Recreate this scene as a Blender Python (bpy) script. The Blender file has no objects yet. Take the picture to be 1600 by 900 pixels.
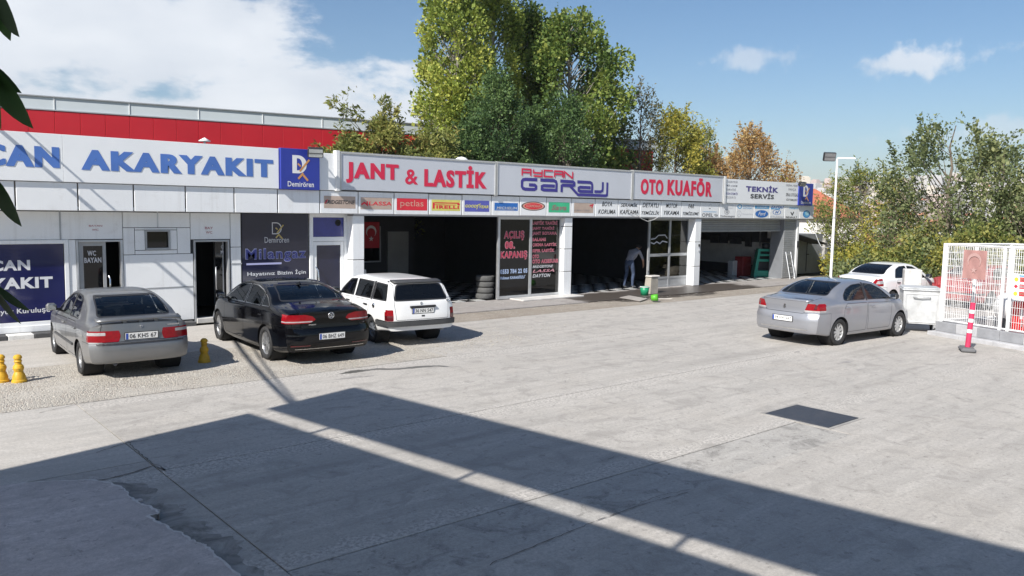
import bpy, bmesh, math, random
import numpy as np
from mathutils import Vector, Matrix
random.seed(7); RNG = np.random.default_rng(7)
SC = bpy.context.scene; COL = SC.collection
PI = math.pi; rad = math.radians

# ------------------------------------------------------------------ camera
F_PX, PITCH, ROLL, HEAD, CAM_H = 1268.42, rad(5.559), rad(1.025), rad(49.405), 3.0
_fw = Vector((math.cos(HEAD), math.sin(HEAD), 0)); _rt = Vector((math.sin(HEAD), -math.cos(HEAD), 0))
CF = _fw * math.cos(PITCH) - Vector((0, 0, 1)) * math.sin(PITCH)
_u = _fw * math.sin(PITCH) + Vector((0, 0, 1)) * math.cos(PITCH)
CR = _rt * math.cos(ROLL) + _u * math.sin(ROLL); CU = -_rt * math.sin(ROLL) + _u * math.cos(ROLL)
CAM = Vector((0, 0, CAM_H))
cd = bpy.data.cameras.new('camera'); cam = bpy.data.objects.new('camera', cd); COL.objects.link(cam)
cd.sensor_width = 36.0; cd.lens = F_PX / 1600 * 36.0; cd.clip_start = 0.05; cd.clip_end = 9000
m3 = Matrix((CR, CU, -CF)).transposed()
cam.matrix_world = Matrix.Translation(CAM) @ m3.to_4x4()
SC.camera = cam
def ray(px, py): return CF * F_PX + CR * (px - 800) - CU * (py - 450)
def on_ground(px, py, z=0.0):
    r = ray(px, py); return CAM + r * ((z - CAM_H) / r.z)
def on_y(px, py, y):
    r = ray(px, py); return CAM + r * (y / r.y)
def on_x(px, py, x):
    r = ray(px, py); return CAM + r * (x / r.x)
def at_dist(px, py, d):
    return CAM + ray(px, py).normalized() * d

# ------------------------------------------------------------------ light
SUN_DROP = Vector((1.17, 0.345, -1.0)).normalized()       # the way the light travels
SUN_EL = math.asin(-SUN_DROP.z); SUN_AZ = math.atan2(-SUN_DROP.x, -SUN_DROP.y)
sl = bpy.data.lights.new('sun', 'SUN'); sun = bpy.data.objects.new('sun', sl); COL.objects.link(sun)
sl.energy = 5.0; sl.angle = rad(0.55); sl.color = (1.0, 0.96, 0.90)
sun.rotation_euler = SUN_DROP.to_track_quat('-Z', 'Y').to_euler(); sun.location = (-20, -10, 40)

W = bpy.data.worlds.new('World'); SC.world = W; W.use_nodes = True
nt = W.node_tree; nt.nodes.clear()
N = nt.nodes.new; L = nt.links.new
def wmath(op, a, b=None, clamp=False):
    n = N('ShaderNodeMath'); n.operation = op; n.use_clamp = clamp
    for i, v in enumerate((a, b)):
        if v is None: continue
        if isinstance(v, (int, float)): n.inputs[i].default_value = v
        else: L(v, n.inputs[i])
    return n.outputs[0]
out = N('ShaderNodeOutputWorld'); bg = N('ShaderNodeBackground'); L(bg.outputs[0], out.inputs[0])
sky = N('ShaderNodeTexSky'); sky.sky_type = 'NISHITA'; sky.sun_disc = False
sky.sun_elevation = SUN_EL; sky.sun_rotation = SUN_AZ
sky.altitude = 900; sky.air_density = 1.15; sky.dust_density = 0.8; sky.ozone_density = 3.5
tc = N('ShaderNodeTexCoord'); sep = N('ShaderNodeSeparateXYZ'); L(tc.outputs['Generated'], sep.inputs[0])
vx, vy, vz = sep.outputs
# clouds: a layer seen from below, direction / height gives a flat cloud plane
zc = wmath('MAXIMUM', vz, 0.03); zq = wmath('ADD', zc, 0.13)
px_ = wmath('DIVIDE', vx, zq); py_ = wmath('DIVIDE', vy, zq)
cmb = N('ShaderNodeCombineXYZ'); L(px_, cmb.inputs[0]); L(py_, cmb.inputs[1])
n1 = N('ShaderNodeTexNoise'); n1.inputs['Scale'].default_value = 6.5; n1.inputs['Detail'].default_value = 10; n1.inputs['Roughness'].default_value = 0.60
n1.inputs['Distortion'].default_value = 0.15
mp = N('ShaderNodeMapping'); mp.inputs['Location'].default_value = (3.1, 1.7, 0.0); mp.inputs['Scale'].default_value = (1.0, 1.0, 2.1); L(tc.outputs['Generated'], mp.inputs[0]); L(mp.outputs[0], n1.inputs['Vector'])
# a cloud bank fills the sky to the north-west of the yard (towards +Y), thinning to the east
bank = wmath('SUBTRACT', wmath('MULTIPLY', vy, 0.95), wmath('MULTIPLY', vx, 0.62))
bank = wmath('SUBTRACT', bank, wmath('MULTIPLY', vz, 0.85))
bn = N('ShaderNodeMapRange'); bn.inputs['From Min'].default_value = 0.02; bn.inputs['From Max'].default_value = 0.50
bn.inputs['To Min'].default_value = -0.27; bn.inputs['To Max'].default_value = 0.115; bn.interpolation_type = 'SMOOTHSTEP'
L(bank, bn.inputs['Value'])
dens = wmath('ADD', n1.outputs['Fac'], bn.outputs[0])
cr = N('ShaderNodeMapRange'); cr.inputs['From Min'].default_value = 0.46; cr.inputs['From Max'].default_value = 0.61
cr.interpolation_type = 'SMOOTHSTEP'; L(dens, cr.inputs['Value'])
# two small fair-weather puffs over the far valley
def puff(px, py, w, h, seed, gain):
    d = ray(px, py).normalized(); t = CR; u = CU
    def dot(v):
        n = N('ShaderNodeVectorMath'); n.operation = 'DOT_PRODUCT'; L(tc.outputs['Generated'], n.inputs[0]); n.inputs[1].default_value = v; return n.outputs['Value']
    a = wmath('DIVIDE', wmath('SUBTRACT', dot(t), d.dot(t)), w); b = wmath('DIVIDE', wmath('SUBTRACT', dot(u), d.dot(u)), h)
    nn = N('ShaderNodeTexNoise'); nn.inputs['Scale'].default_value = 22; nn.inputs['Detail'].default_value = 8; nn.inputs['Roughness'].default_value = 0.6
    m = N('ShaderNodeMapping'); m.inputs['Location'].default_value = (seed, seed * .3, 0); L(tc.outputs['Generated'], m.inputs[0]); L(m.outputs[0], nn.inputs['Vector'])
    r = wmath('SQRT', wmath('ADD', wmath('MULTIPLY', a, a), wmath('MULTIPLY', b, b)))
    v = wmath('SUBTRACT', wmath('ADD', wmath('SUBTRACT', 1.0, r), wmath('MULTIPLY', nn.outputs['Fac'], 3.4)), 1.75)
    mr = N('ShaderNodeMapRange'); mr.inputs['From Min'].default_value = 0.0; mr.inputs['From Max'].default_value = 0.75; mr.interpolation_type = 'SMOOTHSTEP'
    mr.inputs['To Max'].default_value = gain; L(v, mr.inputs['Value']); return mr.outputs[0]
p1 = puff(1440, 98, 0.075, 0.020, 2.0, 0.75); p2 = puff(1175, 90, 0.060, 0.020, 5.0, 0.5); p3 = puff(1560, 205, 0.10, 0.018, 9.0, 0.4)
cov = wmath('MAXIMUM', wmath('MULTIPLY', cr.outputs[0], 0.90), wmath('MAXIMUM', p1, wmath('MAXIMUM', p2, p3)), True)
mx = N('ShaderNodeMix'); mx.data_type = 'RGBA'
hs = N('ShaderNodeHueSaturation'); hs.inputs['Saturation'].default_value = 1.12; hs.inputs['Value'].default_value = 1.06; L(sky.outputs[0], hs.inputs['Color'])
L(cov, mx.inputs['Factor']); L(hs.outputs[0], mx.inputs['A'])
n2 = N('ShaderNodeTexNoise'); n2.inputs['Scale'].default_value = 9.0; n2.inputs['Detail'].default_value = 6; L(mp.outputs[0], n2.inputs['Vector'])
cc = N('ShaderNodeMix'); cc.data_type = 'RGBA'; cc.inputs['A'].default_value = (6.6, 7.2, 8.1, 1); cc.inputs['B'].default_value = (11.0, 11.2, 11.4, 1)
L(n2.outputs['Fac'], cc.inputs['Factor']); L(cc.outputs['Result'], mx.inputs['B'])
L(mx.outputs['Result'], bg.inputs['Color']); bg.inputs['Strength'].default_value = 0.072
SC.view_settings.view_transform = 'Standard'; SC.view_settings.look = 'None'
SC.view_settings.exposure = 0.50; SC.view_settings.gamma = 1.0
SC.render.engine = 'CYCLES'; SC.cycles.max_bounces = 8; SC.cycles.transparent_max_bounces = 24
SC.cycles.use_denoising = True

# ------------------------------------------------------------------ helpers
class MB:
    """collects shapes; build() links them as ONE mesh object"""
    def __init__(s): s.v = []; s.f = []; s.sm = []
    def add(s, v, f, smooth=False):
        o = len(s.v); s.v += [tuple(p) for p in v]; s.f += [tuple(i + o for i in q) for q in f]; s.sm += [smooth] * len(f); return s
    def box(s, x0, x1, y0, y1, z0, z1, M=None, bev=0.0):
        if x0 > x1: x0, x1 = x1, x0
        if y0 > y1: y0, y1 = y1, y0
        if z0 > z1: z0, z1 = z1, z0
        b = min(bev, (x1 - x0) * .45, (y1 - y0) * .45, (z1 - z0) * .45)
        if b > 0:
            v = []; 
            for (X, sx) in ((x0, 1), (x1, -1)):
                for (Y, sy) in ((y0, 1), (y1, -1)):
                    for (Z, sz) in ((z0, 1), (z1, -1)):
                        v += [(X, Y + sy * b, Z + sz * b), (X + sx * b, Y, Z + sz * b), (X + sx * b, Y + sy * b, Z)]
            bm = bmesh.new(); vs = [bm.verts.new(p) for p in v]
            r = bmesh.ops.convex_hull(bm, input=vs)
            bmesh.ops.dissolve_limit(bm, angle_limit=0.01, verts=bm.verts, edges=bm.edges)
            bm.verts.index_update(); v = [p.co.copy() for p in bm.verts]; f = [[q.index for q in fc.verts] for fc in bm.faces]; bm.free()
        else:
            v = [(x0, y0, z0), (x1, y0, z0), (x1, y1, z0), (x0, y1, z0), (x0, y0, z1), (x1, y0, z1), (x1, y1, z1), (x0, y1, z1)]
            f = [(0, 3, 2, 1), (4, 5, 6, 7), (0, 1, 5, 4), (1, 2, 6, 5), (2, 3, 7, 6), (3, 0, 4, 7)]
        if M is not None: v = [M @ Vector(p) for p in v]
        return s.add(v, f)
    def tube(s, pts, r, n=8, cap=True, smooth=True):
        pts = [Vector(p) for p in pts]; rs = r if isinstance(r, (list, tuple)) else [r] * len(pts)
        up = Vector((0, 0, 1)); rings = []; a = None
        for i, p in enumerate(pts):
            d = (pts[min(i + 1, len(pts) - 1)] - pts[max(i - 1, 0)]).normalized()
            if a is None:
                a = d.cross(up); a = a if a.length > .05 else d.cross(Vector((1, 0, 0)))
            a = (a - d * a.dot(d)).normalized(); b = d.cross(a)
            rings.append([p + (a * math.cos(2 * PI * k / n) + b * math.sin(2 * PI * k / n)) * rs[i] for k in range(n)])
        v = [q for g in rings for q in g]; f = []
        for i in range(len(pts) - 1):
            for k in range(n): f.append((i * n + k, i * n + (k + 1) % n, (i + 1) * n + (k + 1) % n, (i + 1) * n + k))
        s.add(v, f, smooth)
        if cap:
            s.add(rings[0], [tuple(range(n))[::-1]]); s.add(rings[-1], [tuple(range(n))])
        return s
    def lathe(s, prof, n=24, M=None, smooth=True, closed=False):
        v = []; f = []; m = len(prof)
        for k in range(n):
            c, q = math.cos(2 * PI * k / n), math.sin(2 * PI * k / n)
            v += [Vector((r * c, r * q, z)) for r, z in prof]
        for k in range(n):
            a, b = k * m, ((k + 1) % n) * m
            for i in range(m - 1 + (1 if closed else 0)): f.append((a + i, b + i, b + (i + 1) % m, a + (i + 1) % m))
        if M is not None: v = [M @ p for p in v]
        return s.add(v, f, smooth)
    def prism(s, poly, d0, d1, fn, smooth=False):
        """poly 2D, fn(u, v, d) -> 3D"""
        n = len(poly); v = [fn(u, w, d0) for u, w in poly] + [fn(u, w, d1) for u, w in poly]
        f = [tuple(range(n))[::-1], tuple(range(n, 2 * n))] + [(i, (i + 1) % n, n + (i + 1) % n, n + i) for i in range(n)]
        return s.add(v, f, smooth)
    def mesh(s, name, off=None):
        me = bpy.data.meshes.new(name); v = s.v
        if off is not None: v = [(p[0] - off[0], p[1] - off[1], p[2] - off[2]) for p in v]
        me.from_pydata(v, [], s.f); me.polygons.foreach_set('use_smooth', s.sm); me.update(); return me
    def build(s, name, mat, parent=None, fix=True):
        off = parent.get('_o') if parent is not None else None
        me = s.mesh(name, off)
        if fix:
            bm = bmesh.new(); bm.from_mesh(me); bmesh.ops.recalc_face_normals(bm, faces=bm.faces); bm.to_mesh(me); bm.free()
        return link(name, me, mat, parent)
def link(name, me, mat, parent=None):
    o = bpy.data.objects.new(name, me); COL.objects.link(o)
    if mat is not None and not me.materials: me.materials.append(mat)
    if parent is not None:
        o.parent = parent
        if '_o' in parent: o['_o'] = parent['_o']
    return o
def tag(o, label, cat, group=None):
    o['label'] = label; o['category'] = cat
    if group: o['group'] = group
    return o
def thing(name, label, cat, loc=(0, 0, 0), group=None, rz=0.0, world=True):
    """an Empty at a thing's base. world: its parts are given in world coordinates"""
    o = bpy.data.objects.new(name, None); COL.objects.link(o); o.location = loc; o.rotation_euler.z = rz; o.empty_display_size = .2
    if world: o['_o'] = [float(c) for c in loc]
    return tag(o, label, cat, group)
def structure(o): o['kind'] = 'structure'; return o
def dup(o, parent=None, **kw):
    c = o.copy(); COL.objects.link(c)
    if parent is not None: c.parent = parent
    for ch in list(o.children): dup(ch, c)
    for k, v in kw.items():
        if k == 'loc': c.location = v
        elif k == 'rz': c.rotation_euler.z = v
        else: c[k] = v
    return c

# ------------------------------------------------------------------ materials
MATS = {}
class NM:
    def __init__(s, name):
        s.m = bpy.data.materials.new(name); s.m.use_nodes = True; s.t = s.m.node_tree; s.b = s.t.nodes['Principled BSDF']; s._c = {}
    def n(s, t, **kw):
        k = s.t.nodes.new(t)
        for a, v in kw.items(): setattr(k, a, v)
        return k
    def l(s, a, b): s.t.links.new(a, b)
    def coord(s, kind='Object'):
        if kind not in s._c:
            if kind == 'World': s._c[kind] = s.n('ShaderNodeNewGeometry').outputs['Position']
            else: s._c[kind] = s.n('ShaderNodeTexCoord').outputs[kind]
        return s._c[kind]
    def noise(s, scale, detail=6, rough=.55, coord='Object', stretch=None, dist=0.0):
        k = s.n('ShaderNodeTexNoise'); k.inputs['Scale'].default_value = scale; k.inputs['Detail'].default_value = detail
        k.inputs['Roughness'].default_value = rough; k.inputs['Distortion'].default_value = dist; v = s.coord(coord)
        if stretch:
            mp = s.n('ShaderNodeMapping'); mp.inputs['Scale'].default_value = stretch; s.l(v, mp.inputs[0]); v = mp.outputs[0]
        s.l(v, k.inputs['Vector']); return k.outputs['Fac']
    def voro(s, scale, feature='F1', coord='Object', out='Distance'):
        k = s.n('ShaderNodeTexVoronoi'); k.feature = feature; k.inputs['Scale'].default_value = scale; s.l(s.coord(coord), k.inputs['Vector']); return k.outputs[out]
    def rng(s, v, a, b, c=0.0, d=1.0):
        k = s.n('ShaderNodeMapRange'); s.l(v, k.inputs['Value'])
        for nm, x in zip(('From Min', 'From Max', 'To Min', 'To Max'), (a, b, c, d)): k.inputs[nm].default_value = x
        return k.outputs[0]
    def mix(s, f, a, b, mode='MIX'):
        k = s.n('ShaderNodeMix'); k.data_type = 'RGBA'; k.blend_type = mode
        if isinstance(f, (int, float)): k.inputs['Factor'].default_value = f
        else: s.l(f, k.inputs['Factor'])
        for nm, x in (('A', a), ('B', b)):
            if isinstance(x, (tuple, list)): k.inputs[nm].default_value = (*x[:3], 1)
            else: s.l(x, k.inputs[nm])
        return k.outputs['Result']
    def math(s, op, a, b=0.0):
        k = s.n('ShaderNodeMath'); k.operation = op
        for i, x in enumerate((a, b)):
            if isinstance(x, (int, float)): k.inputs[i].default_value = x
            else: s.l(x, k.inputs[i])
        return k.outputs[0]
    def bump(s, h, strength=.3, dist=.01):
        k = s.n('ShaderNodeBump'); k.inputs['Strength'].default_value = strength; k.inputs['Distance'].default_value = dist
        s.l(h, k.inputs['Height']); s.l(k.outputs[0], s.b.inputs['Normal']); return k
    def base(s, c):
        if isinstance(c, (tuple, list)): s.b.inputs['Base Color'].default_value = (*c[:3], 1)
        else: s.l(c, s.b.inputs['Base Color'])
    def set(s, **kw):
        for k, v in kw.items():
            i = s.b.inputs[k.replace('_', ' ')]
            if isinstance(v, (int, float, tuple)): i.default_value = v
            else: s.l(v, i)
        return s
def mat(name, col, rough=.5, metal=0.0, var=.12, vs=2.5, bump=0.0, bs=30, coat=0.0, dirt=0.0, dcol=(.16, .13, .10), spec=.5, coord='Object'):
    if name in MATS: return MATS[name]
    k = NM(name); c = tuple(col)
    if var > 0:
        nz = k.noise(vs, 6, .6, coord); lo = tuple(x * (1 - var) for x in c); hi = tuple(min(1, x * (1 + var)) for x in c)
        cc = k.mix(k.rng(nz, .3, .7), lo, hi)
        if dirt > 0:
            d = k.noise(vs * 2.3, 8, .7, coord, dist=.4); cc = k.mix(k.math('MULTIPLY', k.rng(d, .52, .75), dirt), cc, dcol)
        k.base(cc); k.set(Roughness=k.rng(nz, .3, .7, max(0, rough - .06), min(1, rough + .08)))
    else: k.base(c); k.set(Roughness=rough)
    k.set(Metallic=metal, Coat_Weight=coat, Coat_Roughness=.05, Specular_IOR_Level=spec)
    if bump > 0: k.bump(k.noise(bs, 5, .6, coord), bump, .01)
    MATS[name] = k.m; return k.m
def glass(name, tint=(.35, .38, .38), refl=1.0, rough=.02, body=0.0):
    """thin pane: mirrors by Fresnel, otherwise lets tinted light through"""
    if name in MATS: return MATS[name]
    m = bpy.data.materials.new(name); m.use_nodes = True; t = m.node_tree; t.nodes.clear()
    o = t.nodes.new('ShaderNodeOutputMaterial'); tr = t.nodes.new('ShaderNodeBsdfTransparent'); gl = t.nodes.new('ShaderNodeBsdfGlossy')
    mx = t.nodes.new('ShaderNodeMixShader'); fr = t.nodes.new('ShaderNodeFresnel'); fr.inputs['IOR'].default_value = 1.52
    tr.inputs['Color'].default_value = (*tint, 1); gl.inputs['Roughness'].default_value = rough; gl.inputs['Color'].default_value = (refl, refl, refl, 1)
    t.links.new(fr.outputs[0], mx.inputs[0]); t.links.new(tr.outputs[0], mx.inputs[1]); t.links.new(gl.outputs[0], mx.inputs[2]); 
    s = mx.outputs[0]
    if body > 0:
        df = t.nodes.new('ShaderNodeBsdfDiffuse'); df.inputs['Color'].default_value = (.012, .013, .015, 1); m2 = t.nodes.new('ShaderNodeMixShader')
        m2.inputs[0].default_value = body; t.links.new(tr.outputs[0], m2.inputs[1]); t.links.new(df.outputs[0], m2.inputs[2]); t.links.new(m2.outputs[0], mx.inputs[1])
    t.links.new(s, o.inputs[0]); MATS[name] = m; return m
def paint(name, col, metal=.5, rough=.32, dust=.25, coat=1.0):
    k = NM(name); nz = k.noise(3.0, 7, .65); z = k.n('ShaderNodeSeparateXYZ'); k.l(k.coord(), z.inputs[0])
    low = k.rng(z.outputs[2], .75, .2, 0, 1); d = k.math('MULTIPLY', k.rng(nz, .35, .8), dust); d = k.math('ADD', d, k.math('MULTIPLY', low, dust * .5))
    k.base(k.mix(d, col, (.32, .28, .23))); k.set(Metallic=k.rng(d, 0, .6, metal, metal * .5), Roughness=k.rng(d, 0, .5, rough, min(.8, rough + .25)), Coat_Weight=k.rng(d, 0, .5, coat, coat * .5), Coat_Roughness=.04)
    if metal > .3:
        k.bump(k.voro(900, 'F1'), .02, .001)
    MATS[name] = k.m; return k.m
def pl(name, col, rough=.45, **kw): return mat(name, col, rough, var=kw.pop('var', .06), **kw)
_k = NM('white composite panel'); _n = _k.noise(1.1, 6, .6, 'World'); _s = _k.noise(5.0, 6, .65, 'World', stretch=(1.6, 1.6, .10)); _d = _k.noise(2.6, 8, .7, 'World', dist=.4)
_c = _k.mix(_k.rng(_n, .3, .7), (.84, .85, .85), (.89, .90, .90)); _c = _k.mix(_k.math('MULTIPLY', _k.rng(_s, .53, .68), .16), _c, (.50, .48, .45)); _c = _k.mix(_k.math('MULTIPLY', _k.rng(_d, .56, .70), .22), _c, (.52, .49, .45))
_k.base(_c); _k.set(Roughness=_k.rng(_n, .3, .7, .30, .42)); _k.bump(_k.noise(1.7, 2, .4, 'World'), .25, .012); WHITE_PANEL = _k.m
WHITE_PAINT = mat('white paint', (.78, .78, .77), .5, var=.07, vs=3, dirt=.25, dcol=(.42, .38, .33))
ALU = mat('brushed aluminium', (.60, .61, .62), .42, .75, var=.08, vs=4)
ALU_GREY = mat('grey aluminium frame', (.42, .43, .44), .45, .4, var=.08, vs=4)
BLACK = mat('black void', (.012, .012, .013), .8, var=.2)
RUBBER = mat('tyre rubber', (.022, .022, .023), .78, var=.25, vs=8, bump=.15, bs=60, dirt=.5, dcol=(.10, .09, .075))
BLACK_PLASTIC = mat('black plastic', (.022, .022, .024), .5, var=.2, vs=6)
GREY_PLASTIC = mat('dark grey bumper plastic', (.055, .056, .058), .6, var=.15, vs=6)
CHROME = mat('chrome', (.78, .78, .78), .12, 1.0, var=.03)
RED_PRINT = mat('red print', (.66, .035, .065), .5, var=.08, vs=2)
BLUE_PRINT = mat('blue print', (.085, .19, .52), .5, var=.12, vs=.7)
NAVY_PRINT = mat('navy print', (.055, .06, .30), .5, var=.08, vs=2)
BLACK_PRINT = mat('black print', (.02, .02, .022), .5, var=.1)
WHITE_PRINT = mat('white print', (.78, .78, .78), .5, var=.04)
ORANGE_PRINT = mat('orange print', (.62, .30, .10), .5, var=.08)
# ------------------------------------------------------------------ lettering
_tc = {}
def text_geo(s, bold=.02, shear=0.0, space=None, res=3):
    space = 1.0 + 2.6 * max(0, bold) if space is None else space
    key = (s, bold, shear, space, res)
    if key in _tc: return _tc[key]
    c = bpy.data.curves.new('lettering', 'FONT'); c.body = s; c.offset = bold; c.shear = shear; c.space_character = space; c.resolution_u = res; c.align_x = 'LEFT'
    o = bpy.data.objects.new('lettering', c); COL.objects.link(o); bpy.context.view_layer.update()
    me = bpy.data.meshes.new_from_object(o.evaluated_get(bpy.context.evaluated_depsgraph_get()))
    v = [p.co.copy() for p in me.vertices]; f = [tuple(p.vertices) for p in me.polygons]
    bpy.data.objects.remove(o); bpy.data.curves.remove(c); bpy.data.meshes.remove(me)
    xs = [p.x for p in v]; ys = [p.y for p in v]
    v = [((p.x - min(xs)) / (max(xs) - min(xs)), (p.y - min(ys)) / (max(ys) - min(ys))) for p in v]
    par = list(range(len(v)))
    def root(i):
        while par[i] != i: par[i] = par[par[i]]; i = par[i]
        return i
    for q in f:
        for i in q[1:]: par[root(i)] = root(q[0])
    gl = {}
    for i in range(len(v)): gl.setdefault(root(i), []).append(v[i][0])
    order = {r: n % 2 for n, r in enumerate(sorted(gl, key=lambda r: min(gl[r])))}
    _tc[key] = (v, f, [order[root(i)] for i in range(len(v))]); return _tc[key]
def text_mb(s, fn, bold=.02, shear=0.0, space=None, mb=None, res=3, fat=0.0):
    """fn(u, v) with u, v in 0..1 across the text's own box -> 3D; letters lie on alternate layers a hair apart so that none overlap in one plane"""
    v, f, ly = text_geo(s, bold, shear, space, res); mb = mb or MB(); o = Vector(fn(0, 0)); du = Vector(fn(1, 0)) - o; n = du.cross(Vector(fn(0, 1)) - o).normalized()
    for k, sh in enumerate((0, -fat, fat) if fat else (0,)):
        w = 1 - 2 * fat / du.length if fat else 1
        mb.add([Vector(fn(.5 + (a - .5) * w + sh / du.length, b)) + n * (.0007 * l + .0015 * k) for (a, b), l in zip(v, ly)], f)
    return mb
def facade_text(s, x0, x1, z0, z1, y, m, parent, name='lettering', **kw):
    mb = text_mb(s, lambda u, v: (x0 + (x1 - x0) * u, y, z0 + (z1 - z0) * v), **kw)
    return mb.build(name, m, parent, fix=False)
# ================================================================== ground
def concrete(name, base, warm=(.40, .37, .33), dark=.62, agg=0.0, wet=None, spots=1.0, mottle=1.0, bands=()):
    k = NM(name); W_ = 'World'; t = lambda x: tuple(min(.8, c * x) for c in base)
    big = k.noise(.20, 4, .55, W_); mid = k.noise(.8, 7, .62, W_, dist=.5); blot = k.noise(2.4, 8, .66, W_, dist=.9); strk_ = k.noise(1.3, 8, .7, W_, stretch=(.40, 3.0, 1), dist=.25)
    grain = k.noise(24, 4, .75, W_); fine = k.noise(70, 3, .7, W_); speck = k.noise(8.5, 3, .7, W_)
    c = k.mix(k.rng(big, .40, .60), t(.93), t(1.05)); c = k.mix(k.math('MULTIPLY', k.rng(mid, .47, .62), .55), c, warm)
    c = k.mix(k.math('MULTIPLY', k.rng(mid, .50, .38), .35 * mottle), c, t(.80)); c = k.mix(k.math('MULTIPLY', k.rng(strk_, .50, .64), .60 * mottle), c, t(1.22)); c = k.mix(k.math('MULTIPLY', k.rng(strk_, .48, .36), .55 * mottle), c, t(.70))
    c = k.mix(k.math('MULTIPLY', k.rng(blot, .52, .64), .75 * spots), c, t(dark)); c = k.mix(k.math('MULTIPLY', k.rng(blot, .42, .32), .35), c, t(1.2))
    c = k.mix(k.math('MULTIPLY', k.rng(speck, .60, .67), .75 * spots), c, t(.45)); c = k.mix(k.math('MULTIPLY', k.rng(grain, .40, .60), .70), c, t(.72)); c = k.mix(k.math('MULTIPLY', k.rng(fine, .50, .66), .35), c, t(1.25))
    if bands:
        mp_ = k.n('ShaderNodeMapping'); mp_.inputs['Rotation'].default_value = (0, 0, .45); mp_.inputs['Scale'].default_value = (.10, 1.9, 1); k.l(k.coord(W_), mp_.inputs[0]); tn = k.n('ShaderNodeTexNoise'); tn.inputs['Scale'].default_value = 1.0; tn.inputs['Detail'].default_value = 6; tn.inputs['Roughness'].default_value = .6; k.l(mp_.outputs[0], tn.inputs['Vector'])
        c = k.mix(k.math('MULTIPLY', k.rng(tn.outputs['Fac'], .56, .66), .38), c, t(.58))          # tyre-darkened tracks
        z_ = k.n('ShaderNodeSeparateXYZ'); k.l(k.coord(W_), z_.inputs[0]); wob = k.math('MULTIPLY', k.math('SUBTRACT', k.noise(1.8, 6, .65, W_), .5), 1.1)
        for y0, hw in bands:                                                                       # rough repaired strips along the joints
            dd = k.math('ADD', k.math('ABSOLUTE', k.math('SUBTRACT', z_.outputs[1], y0)), wob); m_ = k.rng(dd, hw, hw * .45); c = k.mix(k.math('MULTIPLY', m_, .65), c, k.mix(k.rng(grain, .42, .58), t(1.30), t(.66)))
    h = k.math('ADD', k.math('MULTIPLY', blot, .5), k.math('MULTIPLY', grain, .5))
    if agg > 0:
        v = k.voro(46, 'F1', 'World'); vc = k.voro(46, 'F1', 'World', 'Color'); s = k.n('ShaderNodeSeparateColor'); k.l(vc, s.inputs[0])
        m = k.rng(k.noise(.9, 6, .6, 'World'), .34, .58, .25, 1)
        st = k.mix(s.outputs[0], t(.70), (min(.75, base[0] * 1.35), min(.72, base[1] * 1.30), min(.66, base[2] * 1.22)))
        st = k.mix(k.rng(s.outputs[1], .85, .9), st, (.30, .21, .16))
        c = k.mix(k.math('MULTIPLY', m, agg), c, st); h = k.math('SUBTRACT', h, k.math('MULTIPLY', k.math('MULTIPLY', v, 3.0), m))
    rgh = k.rng(blot, .3, .7, .78, .93)
    if wet:
        x0, x1, y0, y1 = wet; z = k.n('ShaderNodeSeparateXYZ'); k.l(k.coord('World'), z.inputs[0])
        def fall(o, lo, hi, s): return k.math('MULTIPLY', k.rng(o, lo - s, lo + s), k.rng(o, hi + s, hi - s))
        w = k.math('MULTIPLY', fall(z.outputs[0], x0, x1, 1.2), fall(z.outputs[1], y0, y1, .45))
        w = k.rng(k.math('ADD', w, k.math('MULTIPLY', k.noise(.9, 7, .65, 'World', dist=1.0), 1.5)), 1.25, 1.5)
        c = k.mix(k.math('MULTIPLY', w, .90), c, (.055, .044, .036)); rr = k.n('ShaderNodeMix'); k.l(w, rr.inputs[0]); k.l(rgh, rr.inputs[2]); rr.inputs[3].default_value = .42; rgh = rr.outputs[0]
    k.base(c); k.set(Roughness=rgh, Specular_IOR_Level=.3); k.bump(h, .5 if not agg else .8, .012); MATS[name] = k.m; return k.m
CONC = concrete('yard concrete', (.455, .428, .392), warm=(.43, .395, .35), bands=((9.18, .34), (13.0, .30), (6.2, .16)))
CONC_L = concrete('smooth yard concrete', (.49, .463, .425), warm=(.465, .43, .385), spots=.4)
CONC_PATCH = concrete('rough patch concrete', (.43, .41, .38), warm=(.37, .345, .31), dark=.5, spots=1.4)
CONC_OLD = concrete('old pinkish concrete', (.56, .505, .48), warm=(.47, .415, .385), spots=1.0, mottle=1.3)
GRAVEL = concrete('exposed aggregate', (.50, .47, .42), warm=(.47, .43, .375), agg=.6, spots=.2)
FORE = concrete('forecourt concrete', (.37, .345, .325), warm=(.31, .27, .235), wet=(18.6, 29.5, 18.0, 20.3))
DIRT = concrete('trodden dirt', (.38, .34, .29), warm=(.27, .215, .165), agg=.4, wet=(19.5, 26.0, 17.75, 20))
CRACK = mat('crack dirt', (.13, .12, .11), .95, var=.3)
k = NM('terrain'); a = k.noise(.02, 6, .6, 'World'); b = k.noise(.4, 8, .7, 'World')
c = k.mix(k.rng(a, .35, .65), (.20, .17, .11), (.10, .12, .055)); c = k.mix(k.rng(b, .4, .7), c, (.27, .23, .17)); k.base(c); k.set(Roughness=.95); TERRAIN = k.m

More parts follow.
